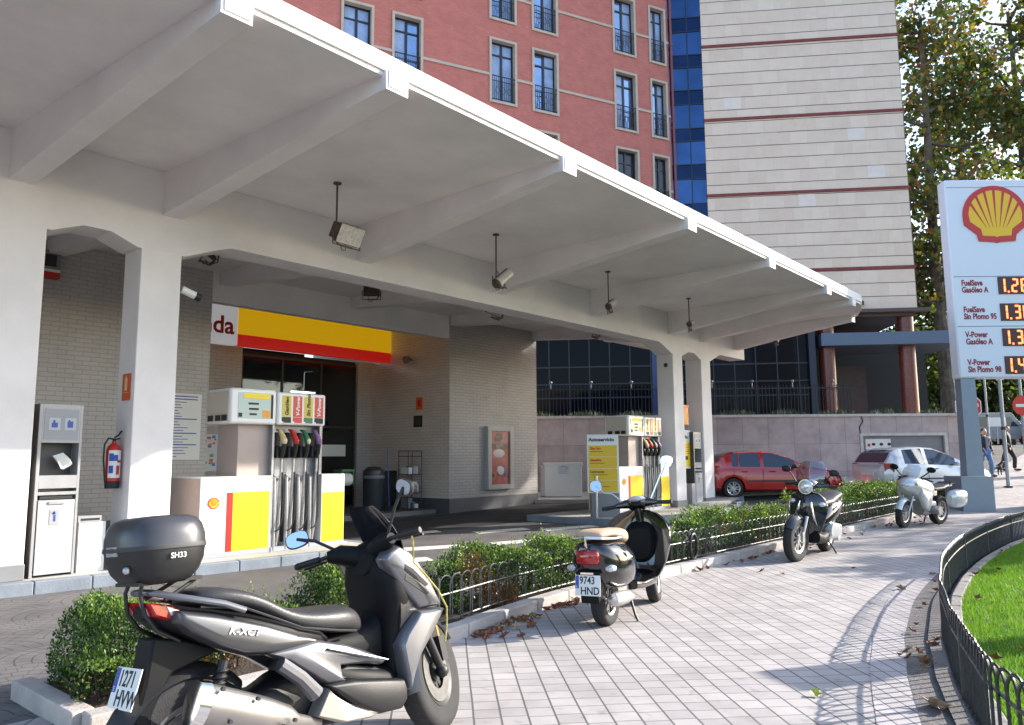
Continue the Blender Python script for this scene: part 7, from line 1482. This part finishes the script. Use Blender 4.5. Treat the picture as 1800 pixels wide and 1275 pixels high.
steered_wheel(v, T, (1.28, 0, 0.225), 0.225, 0.11, alu, 5)
mb = MB(); mb.T = T; fender(mb, (1.27, 0, 0.24), 0.29, 0.19, 10, 175, n=16); mb.build('front_fender', black_gl, v)
mb = MB(); mb.tube([(0.35, -0.10, 0.22), (0.28, -0.17, 0.06), (0.27, -0.20, 0.0)], 0.013, 8); mb.tube([(0.35, 0.10, 0.22), (0.28, 0.17, 0.06), (0.27, 0.20, 0.0)], 0.013, 8); mb.build('centre_stand', black_pl, v)
# ---------------------------------------------------------------- scooter with a windscreen, facing the camera
def hd(a, b): return math.degrees(math.atan2(b[0]-a[0], b[1]-a[1]))
R3 = (5.08, 12.72, 0); F3 = (4.24, 11.62)
s3 = bike('touring_scooter', 'dark glossy scooter with a round headlight and clear windscreen facing the camera', 'scooter', R3, hd(R3, F3), -4)
s3.scale = (1.06, 1.06, 1.06); s3.rotation_euler = (rad(-7), 0, rad(90-hd(R3, F3)))
wheel('wheel', s3, (0, 0, 0.29), 0.29, 0.14, alu, 5, rr=0.62)
navy = mat('black navy paint', (0.010, 0.012, 0.018), 0.1, coat=1.0)
mb = MB(); mb.loft([(-0.36, 0, 0.80, 0.07, 0.05, 2.4), (-0.25, 0, 0.76, 0.15, 0.10, 2.6), (0.0, 0, 0.69, 0.20, 0.15, 2.6), (0.3, 0, 0.62, 0.21, 0.18, 2.6), (0.55, 0, 0.52, 0.16, 0.16, 2.6), (0.65, 0, 0.48, 0.1, 0.1, 2.4)], 28); mb.build('rear_body', navy, s3)
mb = MB(); mb.loft([(-0.3, 0, 0.87, 0.10, 0.03, 2.6), (-0.2, 0, 0.88, 0.15, 0.05, 2.6), (0.1, 0, 0.84, 0.165, 0.05, 2.6), (0.3, 0, 0.79, 0.165, 0.055, 2.6), (0.55, 0, 0.77, 0.14, 0.06, 2.5), (0.66, 0, 0.73, 0.07, 0.04, 2)], 24); mb.build('saddle', vinyl, s3, ang=80)
mb = MB(); mb.loft([(0.6, 0, 0.30, 0.2, 0.08, 3.5), (0.85, 0, 0.29, 0.23, 0.075, 3.5), (1.08, 0, 0.33, 0.21, 0.09, 3.5)], 20); mb.build('floorboard', satin, s3)
mb = MB(); rings = []
for z, x, w_, bl in [(0.25, 1.04, 0.10, 0.02), (0.33, 1.08, 0.17, 0.05), (0.48, 1.14, 0.225, 0.10), (0.65, 1.18, 0.265, 0.15), (0.78, 1.19, 0.275, 0.16), (0.88, 1.16, 0.23, 0.12), (0.95, 1.12, 0.14, 0.06)]:
    rings.append([(x-bl*abs(q)**1.6, w_*q, z) for q in fr(-1, 1, 14)]+[(x-0.09-bl*0.7*(q*q), (w_-0.01)*q, z) for q in fr(1, -1, 14)])
mb.ring(rings); mb.build('leg_shield', navy, s3, ang=70)
mb = MB()
for s in (-1, 1): mb.tube([(1.11, s*0.16, 0.50), (1.165, s*0.10, 0.66), (1.16, s*0.075, 0.82)], [0.012, 0.028, 0.012], 10)
mb.build('chrome_trim', chrome, s3)
mb = MB()
for s in (-1, 1): mb.ball((1.09, s*0.20, 0.80), 0.05, 0, 12, (0.8, 1.1, 0.7))
mb.build('indicator', lens, s3)
T = steerT((1.2, 0, 0.7), 26, -8)
mb = MB(); mb.T = T; mb.loft([(0.95, 0, 1.05, 0.07, 0.05, 2.4), (1.0, 0, 1.05, 0.12, 0.08, 2.4), (1.08, 0, 1.04, 0.12, 0.10, 2.2), (1.15, 0, 1.03, 0.10, 0.09, 2.1)], 24); mb.tube([(1.0, 0.26, 1.05), (1.03, 0.12, 1.05), (1.05, 0, 1.04), (1.03, -0.12, 1.05), (1.0, -0.26, 1.05)], [0.022, 0.04, 0.05, 0.04, 0.022], 12); mb.build('headset', navy, s3)
mb = MB(); mb.T = T; mb.loft([(1.12, 0, 1.03, 0.10, 0.10, 2), (1.17, 0, 1.025, 0.105, 0.105, 2)], 28); mb.build('lamp_ring', chrome, s3); mb = MB(); mb.T = T; mb.ball((1.165, 0, 1.025), 0.095, 0, 20, (0.35, 1, 1)); mb.build('headlight', lens, s3)
mb = MB(); mb.T = T
for s in (-1, 1): mb.cyl((1.0, s*0.24, 1.05), (0.97, s*0.38, 1.04), 0.019, n=12); mb.tube([(1.03, s*0.22, 1.04), (1.07, s*0.27, 1.03), (1.05, s*0.38, 1.02)], 0.007, 6)
mb.build('handlebar', black_pl, s3)
mb = MB(); mb.T = T; screen_(mb, [(1.13, 1.08, 0.17), (1.12, 1.15, 0.21), (1.08, 1.25, 0.22), (1.03, 1.34, 0.19), (1.0, 1.39, 0.12)], 0, 0.10); mb.build('windscreen', clear_scr, s3)
mirror(s3, T, (1.02, 0.2, 1.08), (1.0, 0.34, 1.24), (0.065, 0.045), face=(-1, -0.1, 0.05)); mirror(s3, T, (1.02, -0.2, 1.08), (1.0, -0.36, 1.26), (0.065, 0.045), face=(-1, 0.1, 0.05))
steered_wheel(s3, T, (1.46, 0, 0.31), 0.31, 0.12, alu, 5)
mb = MB(); mb.T = T; fender(mb, (1.45, 0, 0.31), 0.35, 0.15, 30, 165, n=14); mb.build('front_fender', navy, s3)
mb = MB(); mb.T = T
for s in (-1, 1): mb.cyl((1.46, s*0.085, 0.31), (1.31, s*0.085, 0.62), 0.022, 0.026, n=12); mb.box(1.43, 1.49, s*0.10-0.012, s*0.10+0.012, 0.28, 0.42)
mb.build('fork', alu, s3)
mb = MB(); mb.cyl((0.0, 0.12, 0.31), (0.0, 0.20, 0.31), 0.12, 0.11, n=24); mb.loft([(-0.1, 0.15, 0.33, 0.05, 0.11, 3), (0.2, 0.15, 0.36, 0.06, 0.12, 3), (0.5, 0.14, 0.38, 0.06, 0.13, 3)], 18); mb.cyl((0.42, 0.12, 0.40), (0.42, 0.215, 0.40), 0.11, 0.10, n=24); mb.build('engine_case', silverp, s3)
mb = MB(); mb.cyl((-0.22, -0.2, 0.42), (0.35, -0.2, 0.36), 0.07, n=18); mb.build('exhaust', alu, s3)
mb = MB(); mb.tube([(0.35, 0.1, 0.25), (0.28, 0.2, 0.1), (0.25, 0.26, -0.01)], 0.013, 8); mb.build('side_stand', black_pl, s3)
# ---------------------------------------------------------------- silver touring motorcycle
R4 = (9.55, 17.45, 0); F4 = (8.35, 16.6)
m4 = bike('touring_motorcycle', 'silver touring motorcycle with full fairing and rounded panniers near the price pylon', 'motorcycle', R4, hd(R4, F4), -4); m4.rotation_euler = (rad(-5), 0, rad(90-hd(R4, F4)))
wheel('wheel', m4, (0, 0, 0.32), 0.32, 0.17, alu, 5, disc=True)
mb = MB(); mb.loft([(0.45, 0, 0.72, 0.12, 0.14, 2.4), (0.65, 0, 0.78, 0.22, 0.20, 2.4), (0.9, 0, 0.80, 0.27, 0.24, 2.5), (1.15, 0, 0.84, 0.27, 0.24, 2.5), (1.35, 0, 0.90, 0.22, 0.17, 2.3), (1.5, 0, 0.90, 0.12, 0.10, 2.1), (1.56, 0, 0.89, 0.03, 0.03, 2)], 28); mb.build('fairing', silverp, m4)
mb = MB(); both(mb, [(0.8, 0.75), (1.05, 0.80), (1.28, 0.86), (1.26, 0.68), (1.1, 0.45), (0.95, 0.36), (0.85, 0.5)], 0.18, 0.28, 0.025); mb.build('side_fairing', silverp, m4, ang=50)
mb = MB(); mb.loft([(1.40, 0, 0.95, 0.14, 0.055, 3), (1.53, 0, 0.92, 0.11, 0.045, 3), (1.575, 0, 0.91, 0.06, 0.02, 3)], 20); mb.build('headlight', lens, m4)
mb = MB(); screen_(mb, [(1.42, 1.05, 0.16), (1.34, 1.15, 0.19), (1.25, 1.27, 0.18), (1.20, 1.34, 0.12)], 0, 0.10); mb.build('windscreen', clear_scr, m4)
for s in (-1, 1):
    mb = MB(); mb.tube([(1.2, s*0.2, 1.08), (1.18, s*0.3, 1.16), (1.16, s*0.36, 1.22)], 0.014, 8); mb.build('mirror_stem', black_pl, m4); mb = MB(); mb.ball((1.17, s*0.40, 1.26), 0.085, 0, 12, (0.55, 1.2, 0.75)); mb.build('mirror', satin, m4)
mb = MB()
for s in (-1, 1): mb.ball((1.36, s*0.20, 0.95), 0.05, 0, 12, (1.1, 0.5, 0.8))
mb.build('indicator', amber, m4)
mb = MB(); mb.loft([(-0.35, 0, 0.86, 0.12, 0.04, 2.6), (-0.1, 0, 0.86, 0.16, 0.05, 2.6), (0.1, 0, 0.82, 0.16, 0.045, 2.6), (0.4, 0, 0.80, 0.16, 0.05, 2.6), (0.6, 0, 0.84, 0.1, 0.04, 2.4)], 22); mb.build('seat', vinyl, m4)
for s in (-1, 1):
    mb = MB(); mb.loft([(-0.42, s*0.33, 0.62, 0.05, 0.10, 3), (-0.38, s*0.33, 0.62, 0.11, 0.17, 3), (-0.2, s*0.33, 0.61, 0.13, 0.20, 3), (0.05, s*0.31, 0.60, 0.12, 0.18, 3), (0.14, s*0.29, 0.60, 0.06, 0.10, 3)], 24); mb.build('pannier', silverp, m4)
mb = MB(); mb.box(-0.45, -0.15, -0.12, 0.12, 0.90, 0.92); mb.tube([(-0.1, 0.15, 0.84), (-0.3, 0.14, 0.92), (-0.46, 0, 0.93), (-0.3, -0.14, 0.92), (-0.1, -0.15, 0.84)], 0.012, 8); mb.build('luggage_rack', black_pl, m4)
mb = MB(); mb.loft([(0.3, 0, 0.42, 0.10, 0.12, 3), (0.6, 0, 0.40, 0.16, 0.16, 3), (0.9, 0, 0.40, 0.14, 0.15, 3)], 18); mb.cyl((0.65, -0.36, 0.38), (0.65, 0.36, 0.38), 0.09, n=20); mb.build('engine', alu, m4)
steered_wheel(m4, steerT((1.3, 0, 0.7), 26, 6), (1.50, 0, 0.31), 0.31, 0.125, alu, 5)
T = steerT((1.3, 0, 0.7), 26, 6)
mb = MB(); mb.T = T; fender(mb, (1.50, 0, 0.31), 0.345, 0.15, 20, 170, n=14); mb.build('front_fender', silverp, m4); mb = MB(); mb.T = T
for s in (-1, 1): mb.cyl((1.5, s*0.09, 0.31), (1.32, s*0.10, 0.68), 0.024, n=12)
mb.build('fork', alu, m4)
mb = MB(); mb.T = T
for s in (-1, 1): mb.tube([(1.12, s*0.08, 1.02), (1.08, s*0.2, 1.06), (1.0, s*0.36, 1.02)], 0.016, 8)
mb.build('handlebar', black_pl, m4)
mb = MB(); mb.cyl((-0.35, -0.18, 0.30), (0.2, -0.16, 0.28), 0.06, n=16); mb.build('exhaust', chrome, m4)
mb = MB()
for s in (-1, 1): mb.tube([(0.4, s*0.08, 0.25), (0.3, s*0.17, 0.02), (0.45, s*0.18, 0.0)], 0.014, 8)
mb.build('centre_stand', black_pl, m4)
